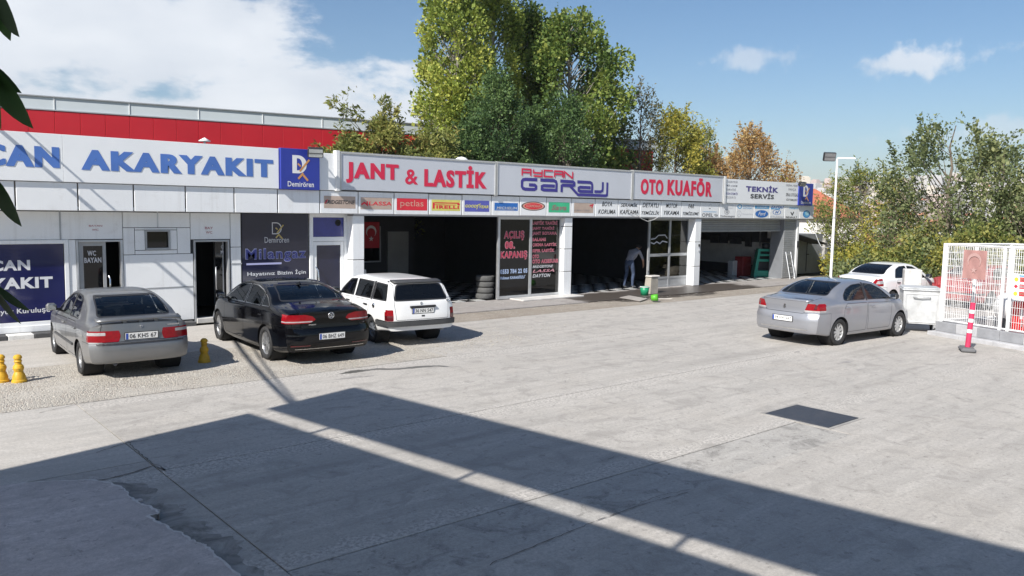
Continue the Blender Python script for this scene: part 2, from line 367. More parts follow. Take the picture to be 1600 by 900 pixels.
def ground_h(x, y):
    u = x - 33 - max(0, (y - 10)) * .65
    if u <= 0: h = 0.0
    else:
        t = min(1, u / 70); h = -15 * t * t * (3 - 2 * t)
        d = math.hypot(x, y); t = min(1, max(0, (d - 430) / 1900)); h += 105 * t * t * (3 - 2 * t) * (1 + .25 * math.sin(x * .004 + 1) * math.cos(y * .0031))
        h *= 1.0
    return h
mb = MB(); rs = [0.0, 4, 8, 14, 20, 26, 32, 38, 44, 52, 60, 70, 85, 105, 140, 200, 300, 430, 600, 800, 1050, 1350, 1700, 2100, 2500, 2850]; na = 120
vv = [(0, 0, -.09)]
for r in rs[1:]:
    for i in range(na):
        x, y = r * math.cos(2 * PI * i / na), r * math.sin(2 * PI * i / na); vv.append((x, y, ground_h(x, y) - .09))
ff = [(0, 1 + i, 1 + (i + 1) % na) for i in range(na)]
for q in range(len(rs) - 2):
    for i in range(na): a0 = 1 + q * na; ff.append((a0 + i, a0 + na + i, a0 + na + (i + 1) % na, a0 + (i + 1) % na))
mb.add(vv, ff, True); structure(mb.build('terrain', TERRAIN))

yard = bpy.data.objects.new('concrete_yard', None); COL.objects.link(yard); structure(yard)
def slab(name, x0, x1, y0, y1, m, z=0.0, g=.008, s='xyab'):
    """s: the sides (x left, y right, a near, b far) that show an open joint"""
    return MB().box(x0 + g * ('x' in s), x1 - g * ('y' in s), y0 + g * ('a' in s), y1 - g * ('b' in s), z - .07, z).build(name, m, yard)
slab('slab', 2.8, 10.68, 6.05, 9.3, CONC, s='xab'); slab('slab', 2.8, 10.68, 5.22, 6.05, CONC_PATCH, -.006, s='xa'); slab('slab', 2.8, 10.68, -3, 5.22, CONC, s='x')
slab('slab', 10.68, 15.5, -3, 9.3, CONC, s='b'); slab('slab', 2.8, 15.5, 9.3, 13.2, CONC, s='xab'); slab('slab', 15.5, 38, -3, 17.0, CONC, s='')
slab('slab', 9.6, 15.5, 13.2, 17.0, CONC, s='ax'); slab('slab', -24, 2.8, 9.75, 13.2, CONC_L); slab('slab', -24, 2.8, -3, 9.75, CONC); slab('slab', -24, 38, -24, -3, CONC)
slab('gravel_strip', -24, 9.6, 13.2, 16.55, GRAVEL, .004); slab('building_apron', -24, 11.4, 16.55, 20.1, CONC_L)
slab('dirt_strip', 11.4, 36, 17.0, 18.35, DIRT, .002, 0.002); slab('forecourt', 11.4, 36.2, 18.35, 20.42, FORE, .03)
# raised broken slab in the corner nearest the camera
pxs = [(-60, 763), (0, 760.7), (55, 755), (100, 753), (143, 751.4), (173, 756.5), (188, 762), (198, 769), (203, 777), (207, 780), (216, 786), (222, 790), (238, 794), (247, 798.7), (249, 805), (231, 806.5), (240, 813), (257, 822), (272, 831), (287, 836.7), (300, 846), (312, 851.5), (319, 853), (329, 860), (338, 870), (350, 879), (374, 900), (392, 925), (415, 965), (420, 1010), (450, 1080), (470, 1200)]
pts = []
for i, p in enumerate(pxs):
    g = on_ground(*p, .045); pts.append((g.x, g.y))
fine = []
for i in range(len(pts) - 1):
    for q in range(5):
        t = q / 5; j = .012 if 0 < i < len(pts) - 3 else 0
        fine.append((pts[i][0] * (1 - t) + pts[i + 1][0] * t + random.uniform(-j, j), pts[i][1] * (1 - t) + pts[i + 1][1] * t + random.uniform(-j, j)))
last = pts[-1]; poly = fine + [(last[0], last[1]), (last[0], -6), (-14, -6), (-14, pts[0][1])]
mb = MB(); mb.prism(poly, -.05, .060, lambda u, v, d: (u, v, d)); o = mb.build('broken_slab', CONC_OLD, yard)
# dirt that has washed up along its broken edge, and its pale crumbled rim
kd = NM('washed-up dirt'); nz_ = kd.noise(2.2, 8, .7, 'World', dist=.8); kd.base(kd.mix(kd.rng(nz_, .40, .60), (.17, .16, .145), (.37, .35, .32))); kd.set(Roughness=.95)
v = []; vr = []; sm_ = [sum((Vector(fine[min(len(fine) - 1, max(0, i + q))]) for q in range(-9, 10)), Vector((0, 0))) / 19 for i in range(len(fine))]
for i in range(8, len(fine) - 14):
    p = sm_[i]; d = (sm_[i + 8] - sm_[max(0, i - 8)]).normalized(); nn = Vector((-d.y, d.x)); nn = nn if (nn.x + nn.y * .4) > 0 else -nn; q_ = min(1, (i - 8) / 20) * min(1, (len(fine) - 14 - i) / 12)
    w_ = (.12 + .12 * abs(math.sin(i * .13)) + .12 * abs(math.sin(i * .041 + 1)) + .03 * math.sin(i * 1.1) + random.uniform(-.015, .02)) * max(.12, q_); v += [(p.x - nn.x * .10, p.y - nn.y * .10, .003), (p.x + nn.x * w_, p.y + nn.y * w_, .003)]
    p = Vector(fine[i]); r_ = random.uniform(.008, .03); vr += [(p.x + .003, p.y + .002, .0625), (p.x - r_, p.y - r_ * .7, .0625)]
n_ = len(v) // 2; f = [(2 * i, 2 * i + 1, 2 * i + 3, 2 * i + 2) for i in range(n_ - 1)]; MB().add(v, f).build('dirt_stain', kd.m, yard); MB().add(vr, f).build('crumbled_rim', mat('fresh broken concrete', (.60, .57, .54), .95, var=.15, vs=9), yard)
# loose broken corner pieces along its edge
for (px, py, s) in [(226, 803, .10), (240, 800, .07), (214, 783, .06), (318, 858, .05)]:
    g = on_ground(px, py, .02); n = 7; pg = [(g.x + s * random.uniform(.6, 1.2) * math.cos(q * 2 * PI / n), g.y + s * .7 * random.uniform(.6, 1.2) * math.sin(q * 2 * PI / n)) for q in range(n)]
    MB().prism(pg, .0, .03, lambda u, v, d: (u, v, d)).build('slab_fragment', CONC_OLD, yard)
def crack(pts, w, name='crack'):
    """pts are ground points; a jagged open crack"""
    out = []
    for i in range(len(pts) - 1):
        a, b = Vector(pts[i]), Vector(pts[i + 1]); n = max(2, int((b - a).length / .06))
        for q in range(n):
            t = q / n; p = a.lerp(b, t); d = (b - a).normalized(); s = Vector((-d.y, d.x)); out.append((p + s * random.gauss(0, w * .9), s, w * random.uniform(.25, 1.25)))
    v = []; f = []
    for p, s, ww in out: v += [(p.x + s.x * ww, p.y + s.y * ww, .0065), (p.x - s.x * ww, p.y - s.y * ww, .0065)]
    for i in range(len(out) - 1): f.append((2 * i, 2 * i + 1, 2 * i + 3, 2 * i + 2))
    return MB().add(v, f).build(name, CRACK, yard)
def gp(*a): return [tuple(on_ground(x, y).xy) for x, y in a]
crack(gp((150, 708), (200, 692), (240, 686)), .008); crack(gp((150, 752), (200, 742), (240, 728), (262, 738)), .012); crack(gp((200, 690), (225, 715), (262, 738)), .009)
crack(gp((763, 883), (840, 852), (930, 815), (1000, 790), (1082, 768)), .006); crack(gp((1000, 786), (1030, 775), (1085, 764)), .005)
crack(gp((60, 646), (120, 632), (300, 607)), .006)
for q in range(9):     # short scattered surface cracks and chips
    x, y = random.uniform(3, 22), random.uniform(2.5, 12.5); a = random.uniform(-.3, .3); l = random.uniform(.1, .35)
    crack([(x, y), (x + l * .5, y + l * a), (x + l, y + l * .3)], .004, 'chip')
# spilled water trail on the slab
WET = mat('wet concrete', (.13, .125, .115), .35, var=.2, vs=6)
wt = [(528, 585), (560, 580), (590, 577), (620, 577), (650, 574), (680, 572), (705, 573)]
v = []; f = []; g = gp(*wt); o_ = []
for i in range(len(g) - 1):
    for q in range(8):
        t = q / 8; o_.append((g[i][0] * (1 - t) + g[i + 1][0] * t, g[i][1] * (1 - t) + g[i + 1][1] * t, t + i))
for i, (x, y, s) in enumerate(o_):
    w = .035 + .05 * abs(math.sin(s * 1.9)) + random.uniform(0, .05); w *= min(1, i / 4, (len(o_) - 1 - i) / 2 + .1); v += [(x + .1 * w, y + w, .0025), (x, y - w * .7, .0025)]
for i in range(len(o_) - 1): f.append((2 * i, 2 * i + 1, 2 * i + 3, 2 * i + 2))
MB().add(v, f).build('water_stain', WET, yard)
for (px, py, sx, sy) in [(548, 590, .25, .05), (575, 588, .15, .03), (1320, 566, .28, .06), (1345, 577, .20, .04), (1246, 550, .10, .05), (1060, 640, .06, .03), (818, 681, .05, .03)]:
    c0 = on_ground(px, py); n = 18; ph = random.uniform(0, 6)
    pg = [(c0.x + sx * (1 + .35 * math.sin(3 * q * 2 * PI / n + ph) + random.uniform(-.2, .2)) * math.cos(q * 2 * PI / n), c0.y + sy * (1 + .4 * math.sin(2 * q * 2 * PI / n + ph) + random.uniform(-.2, .2)) * math.sin(q * 2 * PI / n), .003) for q in range(n)]
    MB().add(pg, [tuple(range(n))]).build('oil_stain', mat('faded oil stain', (.33, .31, .29), .8, var=.25, vs=5), yard)
# loose stones on the gravel strip and the dirt strip
mb = MB(); ico = [Vector(p) for p in ((1, 0, 0), (-1, 0, 0), (0, 1, 0), (0, -1, 0), (0, 0, 1), (0, 0, -.4))]; icf = [(0, 2, 4), (2, 1, 4), (1, 3, 4), (3, 0, 4), (2, 0, 5), (1, 2, 5), (3, 1, 5), (0, 3, 5)]
for q in range(6500):
    if q < 5200: x, y = random.uniform(-3, 12.5), random.triangular(13.25, 16.5, 14.2)
    elif q < 5900: x, y = random.uniform(11.5, 30), random.uniform(17.0, 18.4)
    else: x, y = random.uniform(9.6, 15), random.triangular(13.0, 17, 15)
    s = random.uniform(.006, .017) * (1.6 if random.random() < .03 else 1); a = random.uniform(0, 6.28); ca, sa = math.cos(a), math.sin(a)
    mb.add([(x + s * (p.x * ca - p.y * sa) * 1.3, y + s * (p.x * sa + p.y * ca), .006 + s * .6 * p.z) for p in ico], icf)
k = NM('loose stones'); r_ = k.voro(30, 'F1', 'World', 'Color'); sc_ = k.n('ShaderNodeSeparateColor'); k.l(r_, sc_.inputs[0]); k.base(k.mix(sc_.outputs[0], (.58, .55, .49), (.33, .29, .24))); k.set(Roughness=.9)
o = mb.build('gravel', k.m, fix=False); o['kind'] = 'stuff'; o['label'] = 'loose pale stones scattered on the gravel strip'
# steel hatch in the yard
c4 = [on_ground(*p) for p in ((1203, 648), (1246, 633), (1337, 655), (1292, 667))]
hx0, hx1, hy0, hy1 = 10.72, 11.62, 5.60, 6.60
t = thing('floor_hatch', 'square dark steel hatch set flush in the sunlit concrete yard', 'hatch', (11.17, 6.1, 0))
STEEL_D = mat('dark worn steel', (.085, .088, .098), .5, .55, var=.25, vs=5, dirt=.35, dcol=(.2, .18, .16), bump=.1, bs=90)
MB().box(hx0, hx1, hy0, hy1, .0, .010, bev=.003).build('plate', STEEL_D, t)
mb = MB()
for a in ((hx0 - .06, hx0 - .012, hy0 - .06, hy1 + .06), (hx1 + .012, hx1 + .06, hy0 - .06, hy1 + .06), (hx0 - .011, hx1 + .011, hy0 - .06, hy0 - .012), (hx0 - .011, hx1 + .011, hy1 + .012, hy1 + .06)): mb.box(*a, -.01, .007)
mb.build('frame', mat('steel angle frame', (.38, .36, .33), .7, .2, var=.2), t)
# painted kerb along the fuel station wall
kerb = bpy.data.objects.new('kerb', None); COL.objects.link(kerb); structure(kerb)
KB = mat('black kerb paint', (.07, .07, .072), .7, var=.2, vs=6, dirt=.3); KW = mat('white kerb paint', (.70, .69, .66), .65, var=.1, vs=5, dirt=.3)
x = -8.0; q = 0
while x < 11.0:
    if not (6.95 < x + .2 < 8.0): MB().box(x + .003, x + .497, 20.06, 20.38, -.02, .10, bev=.012).build('kerb_block', KB if q % 2 else KW, kerb)
    x += .5; q += 1

# ================================================================== fuel station canopy behind the camera (its shadow crosses the yard)
CZ = 5.3; SD = SUN_DROP / -SUN_DROP.z
def lift(px, py, z): g = on_ground(px, py); return Vector((g.x - SD.x * z, g.y - SD.y * z, z))
cnp = thing('fuel_canopy', 'flat fuel station canopy roof with a raised edge board behind the photographer', 'canopy', (-6, 0, 0))
CW = mat('canopy sheet', (.62, .63, .64), .5, .1, var=.06)
ca = lift(359, 653, CZ); cb0 = lift(1000, 868, CZ); ed = (cb0 - ca).normalized(); nrm = Vector((ed.y, -ed.x, 0))    # edge runs towards -Y
if nrm.x < 0: nrm = -nrm
le = (lift(0, 735, CZ) - ca).normalized()
A = ca; B = ca + ed * 30; Cc = B + le * 17; D = ca + le * 17
mb = MB(); mb.prism([(p.x, p.y) for p in (A, B, Cc, D)], CZ, CZ + .28, lambda u, v, d: (u, v, d)); mb.build('roof', CW, cnp)
# raised board: stands on short posts above the roof edge
b0 = lift(438, 650.5, CZ + .62); b0 = Vector((A.x, A.y, 0)) + ed * .02; zb0 = CZ + .28 + .30
def sh_len(p, q): return (p - q).length
top = zb0 + 1.42
for kx in range(1): 
    mb = MB(); M_ = Matrix.Identity(4); p0 = Vector((A.x, A.y, 0)); p1 = p0 + ed * 30; s_ = Vector((-ed.y, ed.x, 0)) * .06
    mb.prism([(p0 + s_).xy, (p1 + s_).xy, (p1 - s_).xy, (p0 - s_).xy], zb0, top, lambda u, v, d: (u, v, d)); mb.build('edge_board', CW, cnp)
for q in range(9):
    p = Vector((A.x, A.y, 0)) + ed * (1.5 + 2.7 * q); MB().tube([(p.x, p.y, CZ + .28), (p.x, p.y, zb0)], .035, 6).build('bracket', ALU_GREY, cnp)
for q, (u, w_) in enumerate(((6, 4.5), (20, 4.5), (6, 13), (20, 13))):
    p = Vector((A.x, A.y, 0)) + ed * u + le * w_; MB().box(p.x - .2, p.x + .2, p.y - .2, p.y + .2, 0, CZ, bev=.02).build('column', CW, cnp)
# overhead cables from the canopy corner to the station roof
CABLE = mat('black cable', (.03, .03, .032), .6, var=.1)
cables = []
def cable(name, label, a, b, sag, r, n=24, m=CABLE, group=None):
    a, b = Vector(a), Vector(b); pts = [a.lerp(b, t / n) - Vector((0, 0, sag * 4 * (t / n) * (1 - t / n))) for t in range(n + 1)]
    return tag(MB().tube(pts, r, 6).build(name, m), label, 'cable', group)
cable('overhead_cable', 'thick black cable sagging from the canopy edge to the station roof', (-1.25, 9.3, 5.62), (2.46, 19.92, 4.95), .16, .040)
cable('overhead_cable', 'thinner black cable strung beside the thick one above the white sign', (-1.25, 9.3, 5.70), (2.90, 19.92, 4.98), .16, .022)
# ================================================================== fuel station building (left)
YF, YW = 20.02, 20.45                                  # fascia plane, wall plane
DARKROOM = mat('dark interior', (.045, .045, .048), .85, var=.2, vs=2)
BACKING = mat('dark joint backing', (.06, .06, .062), .8, var=.2)
GLASS_DARK = glass('dark shop glass', (.10, .11, .13), .9, .03, body=.35)
GLASS_SHOP = glass('shop glass', (.55, .58, .60), 1.0, .01)
def FX(px, py=330, y=YF): return on_y(px, py, y).x
def FZ(px, py, y=YF): return on_y(px, py, y).z
st = thing('fuel_station_building', 'low white panel-clad fuel station building with two toilet doors', 'building', (3, 24, 0))
ROOFM = mat('flat roof felt', (.20, .20, .20), .9, var=.15)
mb = MB()
# carcass with openings (walls behind the cladding)
WX = [(-8.0, 4.50), (5.42, 5.98), (6.51, 7.13), (7.95, 11.35)]
for a, b in WX: mb.box(a, b, 20.49, 20.68, 0, 2.78)
for a, b, z0, z1 in ((4.50, 5.42, 2.11, 2.78), (5.98, 6.51, 0, 1.90), (5.98, 6.51, 2.30, 2.78), (7.13, 7.95, 2.08, 2.78)): mb.box(a, b, 20.49, 20.68, z0, z1)
mb.box(-8, 11.35, 27.8, 28, 0, 3.3); mb.box(-8, -7.8, 20.68, 27.8, 0, 3.3); mb.box(11.16, 11.35, 20.68, 27.8, 0, 3.3); mb.box(6.7, 6.8, 20.68, 24, 0, 2.78)
mb.box(-7.8, 11.16, 23.9, 24.0, 0, 2.78)
mb.build('wall', DARKROOM, st)
MB().box(-8.05, 11.4, 20.10, 28.05, 3.30, 3.42).build('roof', ROOFM, st)
MB().box(-8, 11.16, 20.06, 27.9, 2.82, 2.88).build('ceiling', mat('soffit white', (.62, .62, .62), .6, var=.05), st)
MB().box(-8, 11.3, 20.06, YW + .02, 2.785, 2.80).build('soffit', mat('soffit white', (.62, .62, .62), .6), st)
MB().tube([(2.46, 20.09, 3.40), (2.46, 20.09, 5.05)], .03, 8).build('mast', ALU_GREY, st); MB().box(2.4, 2.96, 19.9, 20.12, 4.92, 5.0).build('cable_bracket', ALU_GREY, st)
def panel(x0, x1, z0, z1, y=YW, g=.007, m=WHITE_PANEL, parent=st, name='cladding_panel', th=.035):
    return MB().box(x0 + g, x1 - g, y, y + th, z0 + g, z1 - g, bev=.004).build(name, m, parent)
for a in ((-4.0, -1.3, 2.13, 2.77), (-1.3, 1.4, 2.13, 2.77), (1.4, 4.16, 2.13, 2.77), (4.16, 5.46, 2.13, 2.77), (5.46, 6.25, 2.40, 2.77), (6.25, 7.02, 2.40, 2.77), (7.02, 8.02, 2.10, 2.77), (8.02, 8.30, 1.90, 2.77),
          (8.02, 8.30, 1.48, 1.90), (8.02, 8.30, .10, 1.46), (4.30, 4.46, .10, 2.13), (5.46, 5.72, 1.76, 2.40), (6.70, 7.02, 1.76, 2.40), (5.72, 6.70, 2.345, 2.40), (5.72, 6.70, 1.76, 1.86), (5.46, 7.08, .94, 1.76), (5.46, 7.08, .11, .94),
          (5.42, 5.46, .1, 2.12)): panel(*a)
for a, b in ((5.72, 5.955), (6.535, 6.70)): panel(a, b, 1.86, 2.345)
MB().box(5.46, 7.10, YW - .008, YW + .01, .925, .955).build('joint_strip', ALU_GREY, st); MB().box(8.02, 8.31, YW - .01, YW + .01, 1.455, 1.49).build('joint_strip', ALU, st)
MB().box(4.135, 4.165, YW - .012, YW + .0, 2.14, 2.78).build('joint_strip', ALU_GREY, st); MB().box(6.235, 6.262, YW - .012, YW, 2.42, 2.78).build('joint_strip', ALU, st)
# small window
w = MB(); 
for a in ((5.955, 5.995, 1.86, 2.345), (6.495, 6.535, 1.86, 2.345), (5.995, 6.495, 2.305, 2.345), (5.995, 6.495, 1.86, 1.915)): w.box(a[0], a[1], YW - .02, YW + .05, a[2], a[3], bev=.004)
wn = w.build('window', ALU_GREY, st); MB().box(5.99, 6.50, YW + .06, YW + .065, 1.90, 2.31).build('pane', GLASS_DARK, wn)
def frame(name, x0, x1, z0, z1, w_, y0, y1, m, parent, sill=True):
    b = MB(); b.box(x0, x0 + w_, y0, y1, z0, z1, bev=.004); b.box(x1 - w_, x1, y0, y1, z0, z1, bev=.004); b.box(x0 + w_, x1 - w_, y0, y1, z1 - w_, z1, bev=.004)
    if sill: b.box(x0 + w_, x1 - w_, y0, y1, z0, z0 + w_, bev=.004)
    return b.build(name, m, parent)
frame('door_frame', 4.46, 5.44, 0.0, 2.12, .045, YW - .02, YW + .12, ALU, st, False); frame('door_frame', 7.09, 7.99, 0.0, 2.09, .045, YW - .02, YW + .12, ALU_GREY, st, False)
MB().box(7.13, 7.95, 20.40, 20.66, .0, .13, bev=.01).build('door_step', mat('marble step', (.62, .60, .57), .5, var=.15), st)
MB().box(4.5, 5.42, 20.44, 20.66, .0, .10, bev=.01).build('door_step', MATS['marble step'], st)
# women's toilet door: opened inwards a little, dark glass with lettering
d = MB(); dx0, dx1 = 4.53, 5.10
for a in ((dx0, dx0 + .09, .11, 2.07), (dx1 - .07, dx1, .11, 2.07), (dx0 + .09, dx1 - .07, 1.98, 2.07), (dx0 + .09, dx1 - .07, .11, .26)): d.box(a[0], a[1], YW + .07, YW + .115, a[2], a[3], bev=.003)
dr = d.build('door', ALU_GREY, st); MB().box(dx0 + .08, dx1 - .06, YW + .09, YW + .097, .2, 1.99).build('pane', GLASS_DARK, dr)
SILVER_PRINT = mat('silver print', (.62, .62, .64), .45, var=.05)
facade_text('WC', 4.71, 4.89, 1.75, 1.87, YW + .084, SILVER_PRINT, dr, bold=.03); facade_text('BAYAN', 4.64, 5.0, 1.59, 1.71, YW + .084, SILVER_PRINT, dr, bold=.03)
MB().tube([(5.115, YW + .02, .78), (5.135, YW - .02, .9), (5.145, YW - .03, 1.05), (5.15, YW - .02, 1.2), (5.14, YW + .04, 1.28)], .018, 8).build('handle', CHROME, dr)
# men's toilet door: glass leaf folded in
d = MB(); d.box(7.86, 7.90, YW + .15, YW + .75, .13, 2.04, bev=.003); d2 = d.build('door', ALU_GREY, st)
MB().box(7.68, 7.86, YW + .14, YW + .15, .14, 2.03).build('pane', GLASS_DARK, d2)
mb = MB(); mb.tube([(7.70, YW + .12, 1.40), (7.66, YW + .06, 1.40), (7.66, YW + .06, .82), (7.70, YW + .12, .82)], .014, 8); mb.build('handle', ALU, d2)
facade_text('C', 7.83, 7.89, 1.86, 1.95, YW + .135, SILVER_PRINT, d2, bold=.03); facade_text('M', 7.82, 7.89, 1.72, 1.81, YW + .135, SILVER_PRINT, d2, bold=.03)
RED_SMALL = mat('faded red print', (.42, .12, .13), .6, var=.1)
facade_text('BAYAN', 4.74, 5.02, 2.425, 2.465, YW - .004, RED_SMALL, st, bold=.01); facade_text('WC', 4.80, 4.94, 2.33, 2.375, YW - .004, RED_SMALL, st, bold=.01)
facade_text('BAY', 7.38, 7.58, 2.36, 2.42, YW - .004, RED_SMALL, st, bold=.01); facade_text('WC', 7.40, 7.56, 2.25, 2.31, YW - .004, RED_SMALL, st, bold=.01)
# navy window film with white lettering, left of the doors
NAVY_FILM = NM('navy window film'); z_ = NAVY_FILM.noise(.8, 4, .5); NAVY_FILM.base(NAVY_FILM.mix(NAVY_FILM.rng(z_, .35, .65), (.012, .014, .068), (.018, .021, .095))); NAVY_FILM.set(Roughness=.16, Coat_Weight=.6, Coat_Roughness=.05); NAVY_FILM = NAVY_FILM.m
bn_ = thing('window_banner', 'navy shop window film with white lettering left of the toilet doors', 'window sign', (2.0, YW, 0.2))
MB().box(-3.0, 4.20, YW + .005, YW + .03, .33, 2.07).build('film', NAVY_FILM, bn_); frame('frame', -3.08, 4.30, .24, 2.13, .085, YW - .02, YW + .035, WHITE_PANEL, bn_)
MB().box(-3.08, 4.30, YW - .04, YW + .03, .10, .24, bev=.006).build('sill', WHITE_PANEL, bn_)
def ptext(s, pl_, pr_, pt, pb, y, m, parent, **kw):
    """lettering placed from its left end, right end, top and bottom in the photograph, on a facade plane"""
    a = on_y(pl_, pb, y); b = on_y(pl_, pt, y); x1 = on_y(pr_, (pt + pb) / 2, y).x
    return facade_text(s, a.x, x1, a.z, b.z, y, m, parent, **kw)
def left_run(s, x1, z0, z1, per, y, m, parent, **kw):
    """right-aligned lettering whose widths follow a neighbouring line"""
    return facade_text(s, x1 - per, x1, z0, z1, y, m, parent, **kw)
yb = YW + .001
WFP = mat('white film print', (.66, .67, .70), .4, var=.04)
left_run('AYCAN', on_y(47, 414, yb).x, FZ(40, 422.5, yb), FZ(40, 406, yb), 1.22, yb, WFP, bn_, bold=.045); left_run('AKARYAKIT', on_y(82.5, 440, yb).x, FZ(60, 450, yb), FZ(60, 432.5, yb), 2.28, yb, WFP, bn_, bold=.045)
left_run('Türkiye Sanayisi E . Büyük Kuruluşu', on_y(78, 483, yb).x, FZ(50, 491, yb), FZ(50, 481, yb), 2.55, yb, WFP, bn_, bold=.02)
# dark glass panel with the gas supplier's print
mg = thing('window_panel', 'tall dark navy glass panel with outlined gas supplier lettering beside the toilet door', 'window sign', (9.26, YW, 0.1))
DARK_FILM = NM('dark printed glass'); z_ = DARK_FILM.noise(1.2, 5, .6); DARK_FILM.base(DARK_FILM.mix(DARK_FILM.rng(z_, .35, .7), (.014, .016, .040), (.020, .022, .055))); DARK_FILM.set(Roughness=.12, Coat_Weight=.5); DARK_FILM = DARK_FILM.m
MB().box(8.33, 10.18, YW + .006, YW + .03, .12, 2.76).build('film', DARK_FILM, mg)
GOLD = mat('gold print', (.50, .38, .12), .45, var=.08)
def d_logo(x0, z0, s, y, parent, mw, mo, outline=False):
    """a big D crossed by slanting bars"""
    def fn(u, v): return (x0 + u * s, y, z0 + v * s)
    def poly(pts, m, dy=0.0, name='emblem'): MB().add([(x0 + u * s, y - dy, z0 + v * s) for u, v in pts], [tuple(range(len(pts)))]).build(name, m, parent, fix=False)
    arc = lambda cx, cz, rx, rz, a0, a1, n: [(cx + rx * math.cos(a0 + (a1 - a0) * i / n), cz + rz * math.sin(a0 + (a1 - a0) * i / n)) for i in range(n + 1)]
    outer = [(0, 0)] + arc(.34, .46, .46, .46, -PI / 2, PI / 2, 14) + [(0, .92)]
    if outline:
        inn = [(.07, .07)] + arc(.34, .46, .385, .39, -PI / 2, PI / 2, 14) + [(.07, .85)]
    else:
        inn = [(.25, .15)] + arc(.30, .46, .24, .31, -PI / 2, PI / 2, 14) + [(.25, .77)]
    n = len(outer); v = [fn(*p) for p in outer] + [fn(*p) for p in inn]; MB().add(v, [(i, (i + 1) % n, n + (i + 1) % n, n + i) for i in range(n)]).build('emblem', mw, parent, fix=False)
    def bar(a, b, w): 
        dx, dz = b[0] - a[0], b[1] - a[1]; l = math.hypot(dx, dz); nx, nz = -dz / l * w / 2, dx / l * w / 2
        poly([(a[0] - nx, a[1] - nz), (b[0] - nx, b[1] - nz), (b[0] + nx, b[1] + nz), (a[0] + nx, a[1] + nz)], mo, .003)
    bar((.40, .10), (.94, .72), .10); bar((.30, .50), (.46, .36), .09); bar((.32, -.28), (.60, .02), .11); bar((.60, -.08), (.86, -.36), .11)
a_ = on_y(425, 366, YW).x; d_logo(a_, FZ(425, 366, YW), .34, YW - .001, mg, SILVER_PRINT, GOLD, True)
ptext('Demirören', 413.5, 451.5, 370.5, 379.5, YW + .001, SILVER_PRINT, mg, bold=.0)
OUTL = mat('outline print', (.44, .45, .70), .4, var=.05)
ptext('Milangaz', 383.5, 478.5, 388.5, 411, YW + .0015, OUTL, mg, bold=.034, space=1.14); ptext('Milangaz', 384.5, 477.5, 390, 410, YW - .0015, mat('deep blue print', (.05, .06, .28), .4), mg, bold=.012, space=1.14)
MB().box(FX(385, 413, YW), FX(440, 413, YW), YW - .001, YW, FZ(400, 414, YW), FZ(400, 411, YW)).build('underline', OUTL, mg)
ptext('Hayatınız Bizim İçin', 386.5, 478, 423.5, 433, YW + .001, WFP, mg, bold=.02)
# blue glazed door unit
bd = thing('blue_glass_door', 'white framed door with navy glass and blue transom beside the tyre bay', 'door', (10.85, YW, 0))
frame('frame', 10.21, 11.36, 0.02, 2.78, .10, YW - .03, YW + .06, WHITE_PANEL, bd); MB().box(10.31, 11.26, YW - .025, YW + .05, 2.02, 2.14, bev=.004).build('transom_bar', WHITE_PANEL, bd)
MB().box(10.31, 11.26, YW + .005, YW + .02, 2.14, 2.68).build('transom_pane', mat('blue glass', (.035, .045, .24), .15, var=.15, coat=.6), bd)
lf = frame('door_leaf', 10.32, 11.25, .06, 2.01, .10, YW - .015, YW + .045, WHITE_PANEL, bd); MB().box(10.42, 11.15, YW + .01, YW + .02, .16, 1.91).build('pane', DARK_FILM, lf)
MB().tube([(10.38, YW - .02, 1.32), (10.42, YW - .09, 1.22), (10.44, YW - .10, .9), (10.42, YW - .06, .66), (10.38, YW - .02, .62)], .02, 8).build('handle', CHROME, lf)
MB().lathe([(.0, .004), (.09, .004), (.09, 0)], 20, Matrix.Translation((11.08, YW, 2.53)) @ Matrix.Rotation(PI / 2, 4, 'X')).build('vent', BLACK, bd)
# ------------------------------------------------------------------ fascia panels (1.2 m module)
joints = [-8.3, -7.1, -5.95, -4.8, -3.65, -2.5, -1.35, -.2, .95, 2.10] + [FX(px, 310) for px in (24, 122, 209, 290, 366, 434, 500)]
JR = mat('rusty joint', (.20, .17, .14), .8, var=.3, vs=20)
MB().box(joints[0], joints[-1], 20.075, 20.12, 2.80, 3.40).build('fascia_backing', JR, st)
for a, b in zip(joints[:-1], joints[1:]): MB().box(a + .016, b - .016, YF, YF + .05, 2.785 + random.uniform(0, .008), 3.40, bev=.008).build('fascia_panel', WHITE_PANEL, st)
# ------------------------------------------------------------------ long white sign
sg = thing('station_sign', 'long white fascia sign with blue block lettering above the toilets', 'sign', (2, 20, 3.4))
FLEX = mat('white sign sheet', (.87, .88, .88), .42, var=.04, vs=.7, dirt=.06, dcol=(.6, .58, .55))
xs = [-8.2, -4.2, -.6, FX(97, 230), 9.13]
for a, b in zip(xs[:-1], xs[1:]): MB().box(a + .002, b - .002, 19.97, 20.06, 3.415, 4.44, bev=.004).build('sign_panel', FLEX, sg)
zt_, zb_ = 4.05, 3.66
xa, xb = FX(127, 265, 19.966), FX(427, 276, 19.966)
zt_, zb_ = FZ(150, 234.5, 19.966), FZ(150, 266, 19.966)
facade_text('AKARYAKIT', xa, xb, zb_, zt_, 19.966, BLUE_PRINT, sg, bold=.04, space=1.22, fat=.020); left_run('AYCAN', FX(93.5, 262, 19.966), zb_ + .01, zt_ + .02, (xb - xa) * .545, 19.966, BLUE_PRINT, sg, bold=.04, space=1.22, fat=.020)
